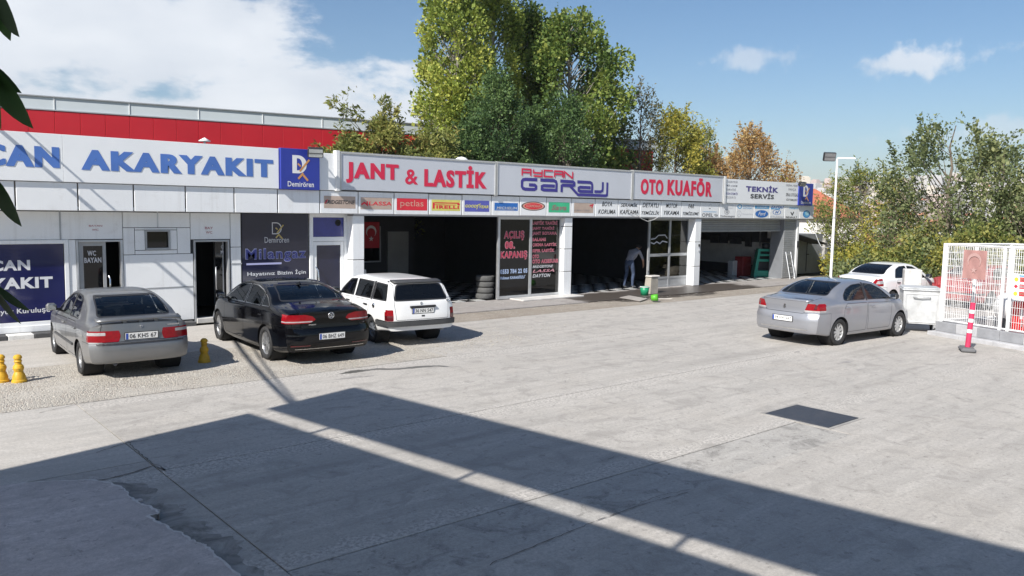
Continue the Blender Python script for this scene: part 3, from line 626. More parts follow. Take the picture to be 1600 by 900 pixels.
# blue emblem boxes
BLUE_BOX = mat('royal blue box', (.030, .050, .33), .38, var=.06, vs=1.5)
def emblem_box(x0, x1, z0, z1, y0, label, s):
    t = thing('emblem_sign', label, 'sign', ((x0 + x1) / 2, y0, z0)); MB().box(x0, x1, y0, y0 + .16, z0, z1, bev=.008).build('case', BLUE_BOX, t)
    w_ = x1 - x0; d_logo(x0 + w_ * .29, z0 + (z1 - z0) * .40, w_ * .46, y0 - .003, t, WHITE_PRINT, ORANGE_PRINT)
    facade_text('Demirören', x0 + w_ * .17, x1 - w_ * .16, z0 + (z1 - z0) * .07, z0 + (z1 - z0) * .20, y0 - .003, WHITE_PRINT, t, bold=.015); return t
emblem_box(9.15, 10.25, 3.405, 4.46, 19.90, 'square royal blue emblem box at the right end of the long white sign', 1)
emblem_box(FX(1249, 305, 19.9), FX(1271, 305, 19.9), 3.40, 4.42, 19.92, 'narrow royal blue emblem box at the far right end of the garage signs', 1)
MB().box(10.27, 10.80, 19.99, 20.06, 3.415, 4.40, bev=.01).build('end_sheet', FLEX, sg)
def floodlight(p, aim, w_, h_, label, lampm, name='floodlight'):
    t = thing(name, label, 'floodlight', p, world=False); q = (Vector(aim)).normalized().to_track_quat('Y', 'Z'); t.rotation_mode = 'QUATERNION'; t.rotation_quaternion = q
    MB().box(-w_ / 2, w_ / 2, -.07, .05, -h_ / 2, h_ / 2, bev=.02).build('housing', BLACK_PLASTIC, t)
    MB().box(-w_ / 2 + .025, w_ / 2 - .025, .048, .056, -h_ / 2 + .025, h_ / 2 - .025).build('lens', lampm, t)
    MB().box(-w_ / 2 + .02, w_ / 2 - .02, .057, .063, -.008, .008).build('divider', BLACK_PLASTIC, t)
    b = MB()
    for k_ in range(6): b.box(-w_ * .42 + k_ * w_ * .165, -w_ * .42 + k_ * w_ * .165 + .012, -.10, -.068, -h_ * .42, h_ * .42)
    b.build('cooling_fin', BLACK_PLASTIC, t); MB().tube([(0, -.06, -h_ * .2), (0, -.25, -h_ * .3)], .018, 8).build('arm', BLACK_PLASTIC, t); return t
LENS = mat('lamp lens', (.50, .51, .50), .25, .2, var=.05)
p = on_y(493, 238.5, 19.62); floodlight(p, (-.35, -1, -.45), .40, .26, 'black floodlight on the corner of the blue emblem box', LENS)
p = on_y(1254, 288, 19.6); floodlight(p, (-.2, -1, -.6), .38, .2, 'small black floodlight over the far right emblem box', LENS)
# roof items
fl = thing('flue_pipe', 'short white flue pipe with a flat cap on the station roof', 'flue', on_y(320, 236, 22.5)); q = on_y(320, 236, 22.5); fz = on_y(320, 220, 22.5).z
MB().tube([(q.x, q.y, 3.42), (q.x, q.y, fz - .09)], .06, 10).build('pipe', WHITE_PAINT, fl); MB().lathe([(0, .09), (.16, .0), (.15, -.02), (0, -.02)], 16, Matrix.Translation((q.x, q.y, fz))).build('cap', WHITE_PAINT, fl); MB().tube([(q.x, q.y, fz - .10), (q.x, q.y, fz)], .03, 6).build('stem', ALU_GREY, fl)

# ================================================================== garage building (right)
ga = thing('garage_building', 'long low garage row with three open workshop bays under sign boards', 'building', (23, 24, 0))
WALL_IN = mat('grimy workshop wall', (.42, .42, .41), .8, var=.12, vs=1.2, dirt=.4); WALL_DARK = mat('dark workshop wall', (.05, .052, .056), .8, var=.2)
def part(name, m, par, *boxes, bev=0.0):
    b = MB()
    for a in boxes: b.box(*a, bev=bev)
    return b.build(name, m, par)
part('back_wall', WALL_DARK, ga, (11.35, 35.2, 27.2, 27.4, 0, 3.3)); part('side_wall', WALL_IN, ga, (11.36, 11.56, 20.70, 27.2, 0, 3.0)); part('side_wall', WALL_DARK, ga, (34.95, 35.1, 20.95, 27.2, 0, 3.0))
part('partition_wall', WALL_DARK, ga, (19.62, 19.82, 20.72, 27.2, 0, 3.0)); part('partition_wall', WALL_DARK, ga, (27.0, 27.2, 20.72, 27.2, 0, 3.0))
part('roof', ROOFM, ga, (11.41, 35.6, 20.12, 27.6, 3.20, 3.34)); part('ceiling', mat('workshop ceiling', (.22, .22, .22), .8), ga, (11.41, 35.3, 20.63, 27.2, 2.86, 2.92))
part('soffit', mat('soffit grey', (.45, .46, .47), .6, var=.08), ga, (11.36, 35.4, 20.07, 20.62, 2.74, 2.80))
# back of bay 1: white tiled side, office glazing, door
part('tiled_wall', WALL_IN, ga, (11.57, 12.95, 23.3, 23.36, 0.03, 2.8)); part('office_wall', WALL_DARK, ga, (13.0, 17.0, 25.5, 25.6, 0.03, 2.8))
for a, b in ((13.1, 14.2), (14.35, 15.5)):
    of = frame('office_window', a, b, 1.0, 2.3, .05, 25.42, 25.5, ALU_GREY, ga); MB().box(a + .05, b - .05, 25.45, 25.46, 1.05, 2.25).build('pane', GLASS_DARK, of)
part('office_door', mat('pale door', (.30, .30, .29), .7), ga, (15.8, 16.7, 25.44, 25.49, .03, 2.1))
for z in (1.80, 1.84): part('tile_band', BLACK_PLASTIC, ga, (11.58, 12.94, 23.285, 23.299, z, z + .02))
part('parapet', mat('parapet render', (.35, .35, .35), .8), ga, (10.9, 35.5, 20.13, 20.3, 3.345, 4.3))
# ---- floors: chequered tiles at the front as single pieces, material further in
TW = mat('white floor tile', (.62, .62, .60), .25, var=.08, vs=3, dirt=.2); TB = mat('black floor tile', (.02, .02, .022), .2, var=.2)
kf = NM('chequered tile floor'); ck = kf.n('ShaderNodeTexChecker'); ck.inputs['Scale'].default_value = 2.5; kf.l(kf.coord('World'), ck.inputs['Vector']); ck.inputs['Color1'].default_value = (.55, .55, .54, 1); ck.inputs['Color2'].default_value = (.02, .02, .022, 1); kf.base(ck.outputs['Color']); kf.set(Roughness=.25)
fl_ = bpy.data.objects.new('garage_floor', None); COL.objects.link(fl_); structure(fl_)
tm = {}
for key, m in (('w', TW), ('b', TB)):
    me = MB().box(.003, .397, .003, .397, 0, .02, bev=.002).mesh('floor_tile'); me.materials.append(m); tm[key] = me
for bay, (bx0, bx1) in enumerate(((11.6, 19.6), (19.86, 26.96), (27.24, 34.9))):
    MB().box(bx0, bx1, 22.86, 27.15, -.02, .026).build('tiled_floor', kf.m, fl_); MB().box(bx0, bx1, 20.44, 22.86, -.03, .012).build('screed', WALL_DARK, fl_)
    nx = int((bx1 - bx0) / .4)
    for i in range(nx):
        for j in range(6):
            if bay == 0 and i > 12: continue
            o = link('floor_tile', tm['w' if (i + j) % 2 else 'b'], None, fl_); o.location = (bx0 + .02 + i * .4, 20.45 + j * .4, .013)
# ---- pillars
def pillar(x0, x1, y0, y1, zs, m=WHITE_PANEL):
    p_ = part('pillar', BACKING, ga, (x0 + .012, x1 - .012, y0 + .012, y1, 0.03, 2.74))
    for a, b in zip(zs[:-1], zs[1:]): MB().box(x0, x1, y0, y1 - .01, a + .012, b - .012, bev=.006).build('pillar_panel', m, p_)
pillar(11.36, 11.72, 20.12, 20.75, [.03, 1.5, 2.74]); pillar(19.56, 19.93, 20.10, 20.74, [.04, FZ(888, 424, 20.1), FZ(888, 389, 20.1), FZ(888, 354, 20.1), 2.74]); pillar(26.86, 27.24, 20.08, 20.74, [.03, .82, FZ(1096, 378, 20.1), 2.74])
part('switch_box', BLACK_PLASTIC, ga, (27.10, 27.16, 20.04, 20.08, 1.62, 1.72)); part('switch_box', ALU_GREY, ga, (27.10, 27.15, 20.05, 20.08, 1.42, 1.47))
# ---- glass shop front between bay 1 and bay 2
gd = thing('glass_front', 'two dark glass panes covered in red and white price lettering between the bays', 'shop window', (17.9, 20.3, 0))
GY = 20.30; gx0, gx1, gx2 = on_y(777, 400, GY).x, on_y(828, 400, GY).x, on_y(876, 400, GY).x
part('frame', ALU, gd, (gx0, gx0 + .09, GY - .03, GY + .05, .05, 2.74), (gx1 - .05, gx1 + .06, GY - .03, GY + .05, .05, 2.74), (gx2 - .1, gx2, GY - .03, GY + .05, .05, 2.74), (gx0 + .09, gx1 - .05, GY - .025, GY + .045, .05, .15), (gx1 + .06, gx2 - .1, GY - .025, GY + .045, .05, .15), (gx0 + .09, gx1 - .05, GY - .025, GY + .045, 2.66, 2.74), (gx1 + .06, gx2 - .1, GY - .025, GY + .045, 2.66, 2.74), bev=.004)
for a, b in ((gx0 + .09, gx1 - .05), (gx1 + .06, gx2 - .1)): MB().box(a, b, GY, GY + .01, .15, 2.66).build('pane', GLASS_DARK, gd)
part('threshold', mat('marble step', (.62, .60, .57), .5), gd, (gx0 + .5, gx2 + .45, 19.55, 20.24, .03, .075), bev=.01)
part('handle', ALU, gd, (gx0 - .02, gx0 + .04, GY - .07, GY - .035, .45, 1.35), bev=.008)
PINK = mat('pink letter edge', (.60, .28, .33), .5, var=.08); RED_F = mat('red film letter', (.50, .045, .09), .45, var=.08); PALE_BLUE = mat('pale blue film', (.42, .52, .72), .45)
yg = GY - .004
def film(s, l, r, t, b, m, edge=None, **kw):
    if edge: ptext(s, l - .8, r + .8, t - .8, b + .8, yg, edge, gd, bold=kw.get('bold', .03) + .035, space=1.15)
    ptext(s, l, r, t, b, yg - .003, m, gd, space=1.15, **kw)
film('AÇILIŞ', 788, 818.5, 361, 375, RED_F, PINK, bold=.03); film('08.', 789.5, 804, 377.5, 388.5, RED_F, PINK, bold=.03); film('KAPANIŞ', 782.5, 823, 393, 406, RED_F, PINK, bold=.03)
ptext('0553 784 22 05', 781.5, 824, 421, 428.5, yg, PALE_BLUE, gd, bold=.05); ptext('Mahmut KARAGÖZLÜ', 781.5, 821.5, 431.5, 437, yg, PALE_BLUE, gd, bold=.05)
for s, r, t, b in (('LASTİK TAMİRİ', 871, 344.5, 351), ('JANT TAMİRİ', 866, 353.5, 360), ('JANT BOYAMA', 870, 362, 368.5), ('BALANS', 853, 371.5, 377), ('ÇIKMA LASTİK', 870, 379, 386), ('SIFIR LASTİK', 866.5, 388, 394.5), ('OTO', 842, 398, 404), ('OTO AKSESUAR', 872.5, 405.5, 412)):
    film(s, 831.5, r, t, b, PINK, None, bold=.06)
    ptext(s, 831.9, r - .4, t + .5, b - .5, yg - .006, RED_F, gd, bold=.0, space=1.15)
for s, r, t, b, m in (('BRIDGESTONE', 864, 415, 419, WFP), ('LASSA', 866, 421.5, 426, PINK), ('DAYTON', 860, 428.5, 434, WFP)): ptext(s, 832, r, t, b, yg, m, gd, bold=.02, shear=.3)
# ---- glass partition in bay 2
gp2 = thing('glazed_screen', 'grey framed glazed screen with four panes at the right of the car wash bay', 'glazed screen', (25.3, 20.5, 0)); SY = 20.42
sx = [on_y(px, 400, SY).x for px in (1014, 1046, 1075, 1084)]
bx = [(sx[0] - .05, sx[0] + .05, SY, SY + .06, .03, 2.74), (sx[1] - .05, sx[1] + .05, SY, SY + .06, .03, 2.74), (sx[2] - .05, sx[2] + .05, SY, SY + .06, .03, 2.74)]
for a, b in ((sx[0] + .05, sx[1] - .05), (sx[1] + .05, sx[2] - .05), (sx[2] + .05, sx[3])):
    for z0, z1 in ((.03, .10), (.36, .44), (1.25, 1.36), (2.66, 2.74)): bx.append((a, b, SY + .005, SY + .055, z0, z1))
part('frame', ALU_GREY, gp2, *bx)
for a, b in ((sx[0] + .05, sx[1] - .05), (sx[1] + .05, sx[2] - .05)):
    MB().box(a, b, SY + .02, SY + .04, .10, .36).build('kick_panel', ALU_GREY, gp2)
    for z0, z1 in ((.44, 1.25), (1.36, 2.66)): MB().box(a, b, SY + .025, SY + .033, z0, z1).build('pane', GLASS_SHOP, gp2)
part('handle', ALU, gp2, (sx[0] - .07, sx[0] - .02, SY - .05, SY - .005, .7, 1.1), bev=.01)
sk = MB()                                             # white outline drawing of a car on the upper pane
def stroke(mb, pts, w, fn, closed=False):
    n = len(pts); P = [Vector(p) for p in pts]; v = []
    for i in range(n):
        a = P[i - 1] if i > 0 or closed else P[i]; b = P[(i + 1) % n] if i < n - 1 or closed else P[i]
        d1 = (P[i] - a); d2 = (b - P[i]); d1 = d1.normalized() if d1.length > 1e-6 else d2.normalized(); d2 = d2.normalized() if d2.length > 1e-6 else d1
        d = (d1 + d2); d = d.normalized() if d.length > 1e-6 else d1; nn = Vector((-d.y, d.x)); k_ = 1 / max(.45, nn.dot(Vector((-d1.y, d1.x)))); o_ = nn * (w / 2 * k_)
        v += [fn(*(P[i] + o_)), fn(*(P[i] - o_))]
    f = [(2 * i, 2 * i + 1, 2 * ((i + 1) % n) + 1, 2 * ((i + 1) % n)) for i in range(n if closed else n - 1)]; mb.add(v, f); return mb
fp = lambda u, v: (sx[0] + .08 + u, SY - .003, 1.75 + v)
stroke(sk, [(0, .18), (.25, .20), (.45, .33), (.85, .34), (1.0, .20)], .03, fp); stroke(sk, [(0, .05), (.2, .0), (.35, .08), (.55, .0), (.7, .10), (1.02, .05)], .04, fp)
sk.build('sticker', SILVER_PRINT, gp2)
# ---- roller shutter of bay 3
rs_ = thing('roller_shutter', 'grey roller shutter half rolled up over the right-hand bay', 'shutter', (30.2, 20.45, 2.3)); SHUT = mat('shutter slat', (.36, .37, .38), .5, .35, var=.1)
rx0, rx1 = 27.3, on_y(1222, 360, 20.45).x
zz = 2.74
while zz > 2.30: MB().box(rx0, rx1, 20.42, 20.46, zz - .072, zz - .004, bev=.012).build('slat', SHUT, rs_); zz -= .076
part('bottom_rail', SHUT, rs_, (rx0, rx1, 20.40, 20.48, zz - .09, zz - .002), bev=.01)
# grey slatted right pillar
px0, px1 = on_y(1223.5, 400, 20.2).x, on_y(1242, 400, 20.2).x
rp = part('corner_pillar', mat('slate grey', (.20, .21, .225), .6, .2, var=.1), ga, (px0 + .01, px1, 20.24, 20.9, 0, 2.74)); zz = .06
while zz < 2.70: MB().box(px0, px1 + .005, 20.205, 20.24, zz, zz + .085, bev=.012).build('slat', SHUT, rp); zz += .09
part('corner_trim', WHITE_PAINT, ga, (px1 + .01, px1 + .17, 20.15, 20.35, 0, 2.74), bev=.01); part('lock_box', BLACK_PLASTIC, ga, (px1 + .02, px1 + .12, 20.08, 20.15, 1.45, 1.75), bev=.01)
# ------------------------------------------------------------------ brand panels along the garage fascia
jr = [FX(px, 325) for px in (500, 560, 616, 670, 722, 768, 812, 854, 893, 930, 966, 1000, 1033, 1065, 1094, 1124, 1150, 1178, 1203, 1226, 1250, 1272)]
MB().box(jr[0], jr[-1] - .05, 20.075, 20.12, 2.80, 3.40).build('fascia_backing', JR, ga)
TAN = mat('faded tan print', (.50, .39, .32), .5, var=.10, vs=3); YEL = mat('yellow print', (.72, .66, .16), .5); GRN = mat('green print', (.06, .50, .25), .5); RB = mat('signal red print', (.72, .03, .05), .5); PUR = mat('violet blue print', (.115, .125, .46), .5); BL2 = mat('bright blue print', (.03, .16, .50), .5); GREYP = mat('grey print', (.27, .27, .28), .5); SKY = mat('cyan blue print', (.10, .38, .66), .5); BRN = mat('brown grey print', (.28, .22, .18), .5); PALE = mat('pale grey print', (.55, .57, .60), .5); PINKT = mat('salmon print', (.70, .36, .28), .5)
fp_ = []
for a, b in zip(jr[:-1], jr[1:]): fp_.append(MB().box(a + .016, b - .016, YF, YF + .05, 2.785 + random.uniform(0, .008), 3.40 + random.uniform(-.01, .01), bev=.008).build('fascia_panel', WHITE_PANEL, ga))
def rect(i, u0, u1, v0, v1, m, dy=.002, name='print'):
    a, b = jr[i], jr[i + 1]; w_ = b - a; MB().add([(a + u * w_, YF - dy, 2.785 + v * .615) for u, v in ((u0, v0), (u1, v0), (u1, v1), (u0, v1))], [(0, 1, 2, 3)]).build(name, m, fp_[i], fix=False)
def ptx(i, s, u0, u1, v0, v1, m, dy=.004, **kw):
    a, b = jr[i], jr[i + 1]; w_ = b - a; return facade_text(s, a + u0 * w_, a + u1 * w_, 2.785 + v0 * .615, 2.785 + v1 * .615, YF - dy, m, fp_[i], **kw)
def ell(i, u, v, ru, rv, m, dy=.002, inner=0.0, n=28, a0=0, a1=2 * PI):
    a, b = jr[i], jr[i + 1]; w_ = b - a; fn = lambda x, z: (a + (u + x) * w_, YF - dy, 2.785 + (v + z) * .615); P = []; f = []
    for k_ in range(n + 1): t_ = a0 + (a1 - a0) * k_ / n; P += [fn(ru * math.cos(t_), rv * math.sin(t_)), fn(ru * inner * math.cos(t_), rv * inner * math.sin(t_))]
    for k_ in range(n): f.append((2 * k_, 2 * k_ + 2, 2 * k_ + 3, 2 * k_ + 1))
    MB().add(P, f).build('emblem', m, fp_[i], fix=False)
def strk(i, pts, w_, m, dy=.004, closed=False):
    a, b = jr[i], jr[i + 1]; W_ = b - a; mb = MB(); stroke(mb, [(p[0] * W_, p[1] * .615) for p in pts], w_, lambda x, z: (a + x, YF - dy, 2.785 + z), closed); mb.build('emblem', m, fp_[i], fix=False)
rect(0, .10, .92, .24, .78, TAN); ptx(0, 'BRIDGESTONE', .12, .90, .43, .60, BLACK_PRINT, shear=.25, bold=.02); strk(0, [(.13, .46), (.19, .62)], .03, RED_PRINT, .005)
rect(1, .06, .93, .22, .76, TAN); ptx(1, 'LASSA', .28, .92, .40, .58, RB, bold=.02, shear=.1); strk(1, [(.08, .42), (.16, .52), (.24, .42), (.24, .58)], .045, RB)
rect(2, .07, .95, .20, .76, RB); ptx(2, 'petlas', .17, .84, .30, .68, PINKT, bold=.0)
rect(3, .08, .94, .20, .74, YEL); ptx(3, 'IRELLI', .22, .90, .30, .46, RB, bold=.045); rect(3, .11, .17, .30, .60, RB, .004); rect(3, .17, .90, .56, .61, RB, .004); ell(3, .885, .535, .04, .055, RB, .0045); rect(3, .17, .80, .48, .505, RB, .004)
rect(4, .08, .92, .18, .74, PUR); ptx(4, 'GOOD', .10, .49, .38, .53, YEL, bold=.04, shear=.15); ptx(4, 'YEAR', .56, .90, .36, .51, YEL, bold=.04, shear=.15); strk(4, [(.48, .30), (.53, .45), (.50, .50), (.62, .58)], .025, YEL)
rect(5, .10, .93, .26, .66, BL2); ptx(5, 'MICHELIN', .18, .90, .33, .46, PALE, bold=.03, shear=.1); rect(5, .14, .80, .29, .305, PALE, .004)
ell(6, .5, .52, .44, .24, BLACK_PRINT); ell(6, .5, .52, .40, .205, PINKT, .004); ell(6, .5, .52, .33, .16, RB, .006); ptx(6, 'KORMORAN', .24, .76, .45, .60, PINKT, .008, bold=.02)
rect(7, .08, .92, .20, .76, GRN); ptx(7, 'Sava', .18, .80, .32, .62, BRN, bold=.06, shear=.3)
rect(8, .10, .92, .20, .76, TAN); ptx(8, 'KUMHO TYRES', .11, .76, .30, .38, GREYP, bold=.01); strk(8, [(.76, .60), (.90, .68), (.84, .50)], .05, RED_PRINT)
for i, (a, b) in enumerate((('BOYA', 'KORUMA'), ('SERAMİK', 'KAPLAMA'), ('DETAYLI', 'TEMİZLİK'), ('MOTOR', 'YIKAMA'), ('FAR', 'TEMİZLEME'))):
    i += 9; w1 = len(a) / 8.5; ptx(i, a, .5 - w1 / 2 + .02, .5 + w1 / 2 - .02, .60, .87, BLACK_PRINT, bold=.012, shear=.28); w2 = min(.86, len(b) / 8.0); ptx(i, b, .5 - w2 / 2, .5 + w2 / 2, .16, .42, BLACK_PRINT, bold=.012, shear=.28)
ptx(14, 'LANDIRENZO', .14, .86, .37, .43, SKY, bold=.02); strk(14, [(.42, .70), (.50, .92), (.58, .86), (.60, .66)], .016, PALE); strk(14, [(.44, .62), (.54, .62)], .03, GREYP); ptx(14, 'OPEL', .10, .68, .06, .30, GREYP, bold=.04); ell(14, .84, .17, .08, .10, GREYP, inner=.7); strk(14, [(.74, .22), (.94, .13)], .03, GREYP)
strk(15, [(.16, .68), (.80, .68), (.80, .90), (.16, .90)], .012, PALE, closed=True); ell(15, .45, .42, .15, .19, GREYP, inner=.86); strk(15, [(.36, .48), (.41, .32), (.45, .42), (.49, .32), (.54, .48)], .022, GREYP); strk(15, [(.39, .54), (.45, .44), (.51, .54)], .02, GREYP); ptx(15, 'Volkswagen', .06, .94, .04, .19, GREYP, bold=.03)
ell(16, .20, .80, .13, .16, SKY, inner=.62); ptx(16, 'LOVATO', .38, .96, .80, .93, SKY, bold=.02); ptx(16, 'AUTOGAS', .38, .90, .64, .76, SKY, bold=.01); ell(16, .18, .30, .13, .22, PALE, inner=.88); strk(16, [(.18, .30), (.18, .50)], .018, PALE); strk(16, [(.18, .30), (.08, .18)], .018, PALE); strk(16, [(.18, .30), (.28, .18)], .018, PALE); ptx(16, 'Mercedes-Benz', .36, .94, .24, .34, PALE, bold=.0)
rect(17, .06, .94, .68, .90, SKY); ptx(17, 'STARGAS', .18, .84, .72, .86, PALE, .005, bold=.02); ell(17, .5, .32, .42, .28, PALE); ell(17, .5, .32, .40, .255, BL2, .004); ptx(17, 'Ford', .28, .74, .20, .46, WHITE_PRINT, .007, bold=.02, shear=.35)
ptx(18, 'ZAVOLI', .04, .92, .74, .92, BL2, bold=.03, shear=.2); rect(18, .06, .70, .66, .73, SKY); ell(18, .48, .46, .28, .19, BL2, inner=.86); strk(18, [(.38, .36), (.44, .56)], .05, BL2); strk(18, [(.52, .36), (.58, .56)], .05, BL2); strk(18, [(.40, .44), (.56, .48)], .03, BL2); ptx(18, 'HYUNDAI', .03, .95, .05, .20, PALE, bold=.03)
ptx(19, 'romano', .30, .86, .72, .84, SKY, bold=.02, shear=.15); strk(19, [(.40, .50), (.50, .28), (.60, .50)], .06, BLACK_PRINT); ptx(19, 'RENAULT', .10, .84, .05, .17, BLACK_PRINT, bold=.02)
ell(20, .48, .36, .26, .29, SKY); ell(20, .48, .36, .24, .27, BL2, .003, .84); ell(20, .52, .42, .15, .17, mat('pale cyan print', (.35, .62, .74), .5), .005)
# ------------------------------------------------------------------ three framed garage sign boards
SIGN_GREY = mat('grey-white light box', (.58, .60, .64), .38, var=.03, vs=1.0)
SIGN_FR = mat('aluminium sign frame', (.55, .55, .53), .45, .3, var=.06)
def board(x0, x1, z0, z1, label):
    t = thing('sign_board', label, 'sign', ((x0 + x1) / 2, 20, z0), 'framed light boxes over the garage'); y = 19.93
    MB().box(x0 + .05, x1 - .05, y + .02, y + .15, z0 + .03, z1 - .05).build('face', SIGN_GREY, t)
    part('frame', SIGN_FR, t, (x0, x1, y, y + .16, z1 - .05, z1), (x0, x0 + .05, y, y + .16, z0, z1 - .05), (x1 - .05, x1, y, y + .16, z0, z1 - .05)); return t
b1 = board(10.86, 16.35, 3.41, 4.47, 'grey framed sign board with red lettering and an ampersand'); b2 = board(16.37, 22.81, 3.41, 4.48, 'middle framed sign board with red and navy garage logo'); b3 = board(22.83, 28.46, 3.41, 4.50, 'framed sign board with two words in red above the car wash bay')
part('end_post', WHITE_PAINT, b1, (10.75, 10.855, 19.92, 20.1, 3.405, 4.49)); part('end_post', WHITE_PAINT, b3, (28.465, 28.60, 19.92, 20.1, 3.38, 4.50))
ys = 19.945
RED_SIGN = mat('crimson acrylic', (.68, .025, .075), .4, var=.05)
def zat(px, py): return on_y(px, py, ys).z
def ptx2(s, l, r, t, b, par, m=RED_SIGN, **kw): return facade_text(s, FX(l, t, ys), FX(r, t, ys), zat(l, b), zat(l, t), ys, m, par, **kw)
ptx2('JANT', 540.5, 623, 252.5, 285.5, b1, bold=.04, space=1.18, fat=.012); ptx2('&', 633, 653.5, 264, 288, b1, bold=.022); ptx2('LASTİK', 663, 761, 255, 291.5, b1, bold=.04, space=1.18, fat=.012)
ptx2('OTO', 1001.5, 1037, 279, 303.5, b3, bold=.04, space=1.18, fat=.010); ptx2('KUAFÖR', 1043.5, 1113.5, 275.2, 305, b3, bold=.04, space=1.18, fat=.010)
NAVY = mat('navy acrylic', (.055, .045, .26), .4, var=.05)
# the garage logo: drawn as strokes. logo units follow the photograph (crop 800..970 x 250..315)
lx0, lx1 = FX(800 + 120 / 9.41, 280, ys), FX(800 + 1420 / 9.41, 290, ys); lzt = FZ(812.7, 250 + 255 / 9.41, ys)
LU = (lx1 - lx0) / 1300.0
def LP(u, v, shear=.085): 
    """u from 120..1420; v straight drop measured from the top of the big letters"""
    return (lx0 + (u - 120) * LU, ys, lzt - v * .0024)
lg = MB(); lay = [0]
def mk(pts, w_):
    lay[0] += 1; y_ = ys - .0007 * lay[0]; stroke(lg, [((u - 120) * LU, -v * .0024) for u, v in pts], w_, lambda a, b: (lx0 + a, y_, lzt + b))
w_ = .105
mk([(352, 22), (190, 22), (160, 30), (146, 50), (146, 120), (160, 145), (190, 155), (315, 155), (338, 140), (338, 112), (318, 95), (240, 95)], w_)
for ox in (0, 535): mk([(395 + ox, 22), (590 + ox, 22), (615 + ox, 34), (625 + ox, 60), (625 + ox, 177)], w_); mk([(640 + ox - 30, 155), (440 + ox, 155), (418 + ox, 144), (418 + ox, 110), (440 + ox, 97), (600 + ox, 97)], w_)
mk([(700, 177), (700, 90), (715, 80), (865, 80), (885, 70), (885, 42), (865, 26), (678, 22)], w_); mk([(820, 85), (945, 205), (1380, 205), (1398, 190), (1398, 10)], w_ * .92)
mk([(1195, 150), (1290, 150), (1320, 135), (1325, 110), (1325, 8)], w_ * .92)
lg.build('logo', NAVY, b2, fix=False)
ax0, ax1 = FX(800 + 140 / 9.41, 270, ys), FX(800 + 902 / 9.41, 270, ys); az1, az0 = FZ(815, 250 + 128 / 9.41, ys), FZ(815, 250 + 228 / 9.41, ys); AU = (ax1 - ax0) / 5.0
rg = MB()
def mr_(i, pts):
    lay[0] += 1; y_ = ys - .0007 * lay[0]; stroke(rg, [(AU * (i + u), (az1 - az0) * v) for u, v in pts], .055, lambda a, b: (ax0 + a, y_, az0 + b))
mr_(0, [(.05, 0), (.05, .95), (.85, .95), (.85, 0)]); mr_(0, [(.05, .5), (.85, .5)]); mr_(1, [(.10, 1), (.10, .52), (.90, .52)]); mr_(1, [(.90, 1), (.90, .04), (.10, .04)]); mr_(2, [(.95, .95), (.12, .95), (.12, .05), (.95, .05)]); mr_(3, [(.12, 0), (.12, .95), (.92, .95), (.92, 0)]); mr_(3, [(.12, .5), (.92, .5)]); mr_(4, [(.08, 0), (.08, .95), (.86, .05), (.92, .05), (.92, 1)])
rg.build('lettering', RED_SIGN, b2, fix=False)
# ------------------------------------------------------------------ white service sign
ts = thing('service_sign', 'white sheet sign with dark service lettering at the right end of the garage', 'sign', (31.4, 20, 3.4)); tx0, tx1 = FX(1129.5, 300, 19.97), FX(1249, 305, 19.97)
MB().box(28.62, tx1 + .05, 19.97, 20.06, 3.41, 4.40, bev=.004).build('sheet', FLEX, ts); yt = 19.965
INDIGO = mat('indigo print', (.10, .085, .28), .5); DGREY = mat('charcoal print', (.08, .08, .085), .5); LGR = mat('thin grey print', (.30, .30, .33), .5)
ptext('TEKNİK', 1165.5, 1216.5, 288, 299, yt, INDIGO, ts, bold=.05); ptext('SERVİS', 1172.5, 1209.5, 300.5, 310, yt, DGREY, ts, bold=.04)
for s, l, r, t, b, m in (('LPG ELEKTRİK', 1131, 1153, 281, 285, LGR), ('TAMİR ve BAKIM', 1132.5, 1152, 287, 291, LGR), ('SERVİSİ', 1135, 1150, 293.5, 297.5, LGR), ('AYDOĞAN OTOMOTİV', 1131, 1153, 299, 304, INDIGO), ('0532 310 91 72', 1133.5, 1149.5, 306.5, 310, LGR), ('ORJİNAL YEDEK', 1228, 1247, 287, 291.5, LGR), ('PARÇA', 1232, 1244, 294, 298.5, LGR), ('SIRALI OTOGAZ', 1228, 1247.5, 301.5, 306.5, DGREY), ('SİSTEMLERİ', 1228.5, 1246, 309.5, 313.5, DGREY)): ptext(s, l, r, t, b, yt, m, ts, bold=.01)
dv = thing('roof_vent', 'small white dome vent peeking above the first garage sign board', 'vent', on_y(721, 252, 23.0)); q = on_y(721, 252, 23.0)
MB().tube([(q.x, q.y, 3.34), (q.x, q.y, q.z - .05)], .12, 10).build('pipe', WHITE_PAINT, dv); MB().lathe([(0, .16), (.14, .13), (.24, .05), (.27, -.03), (0, -.03)], 18, Matrix.Translation((q.x, q.y, q.z))).build('dome', WHITE_PAINT, dv)
tag(MB().tube([on_y(px, py, 19.95) for px, py in ((978, 325), (990, 332), (1003, 342), (1012, 346), (1022, 343), (1030, 338))], .012, 6).build('loose_wire', mat('white wire', (.6, .6, .58), .6)), 'loose white wire hanging below the wash service panels', 'wire')

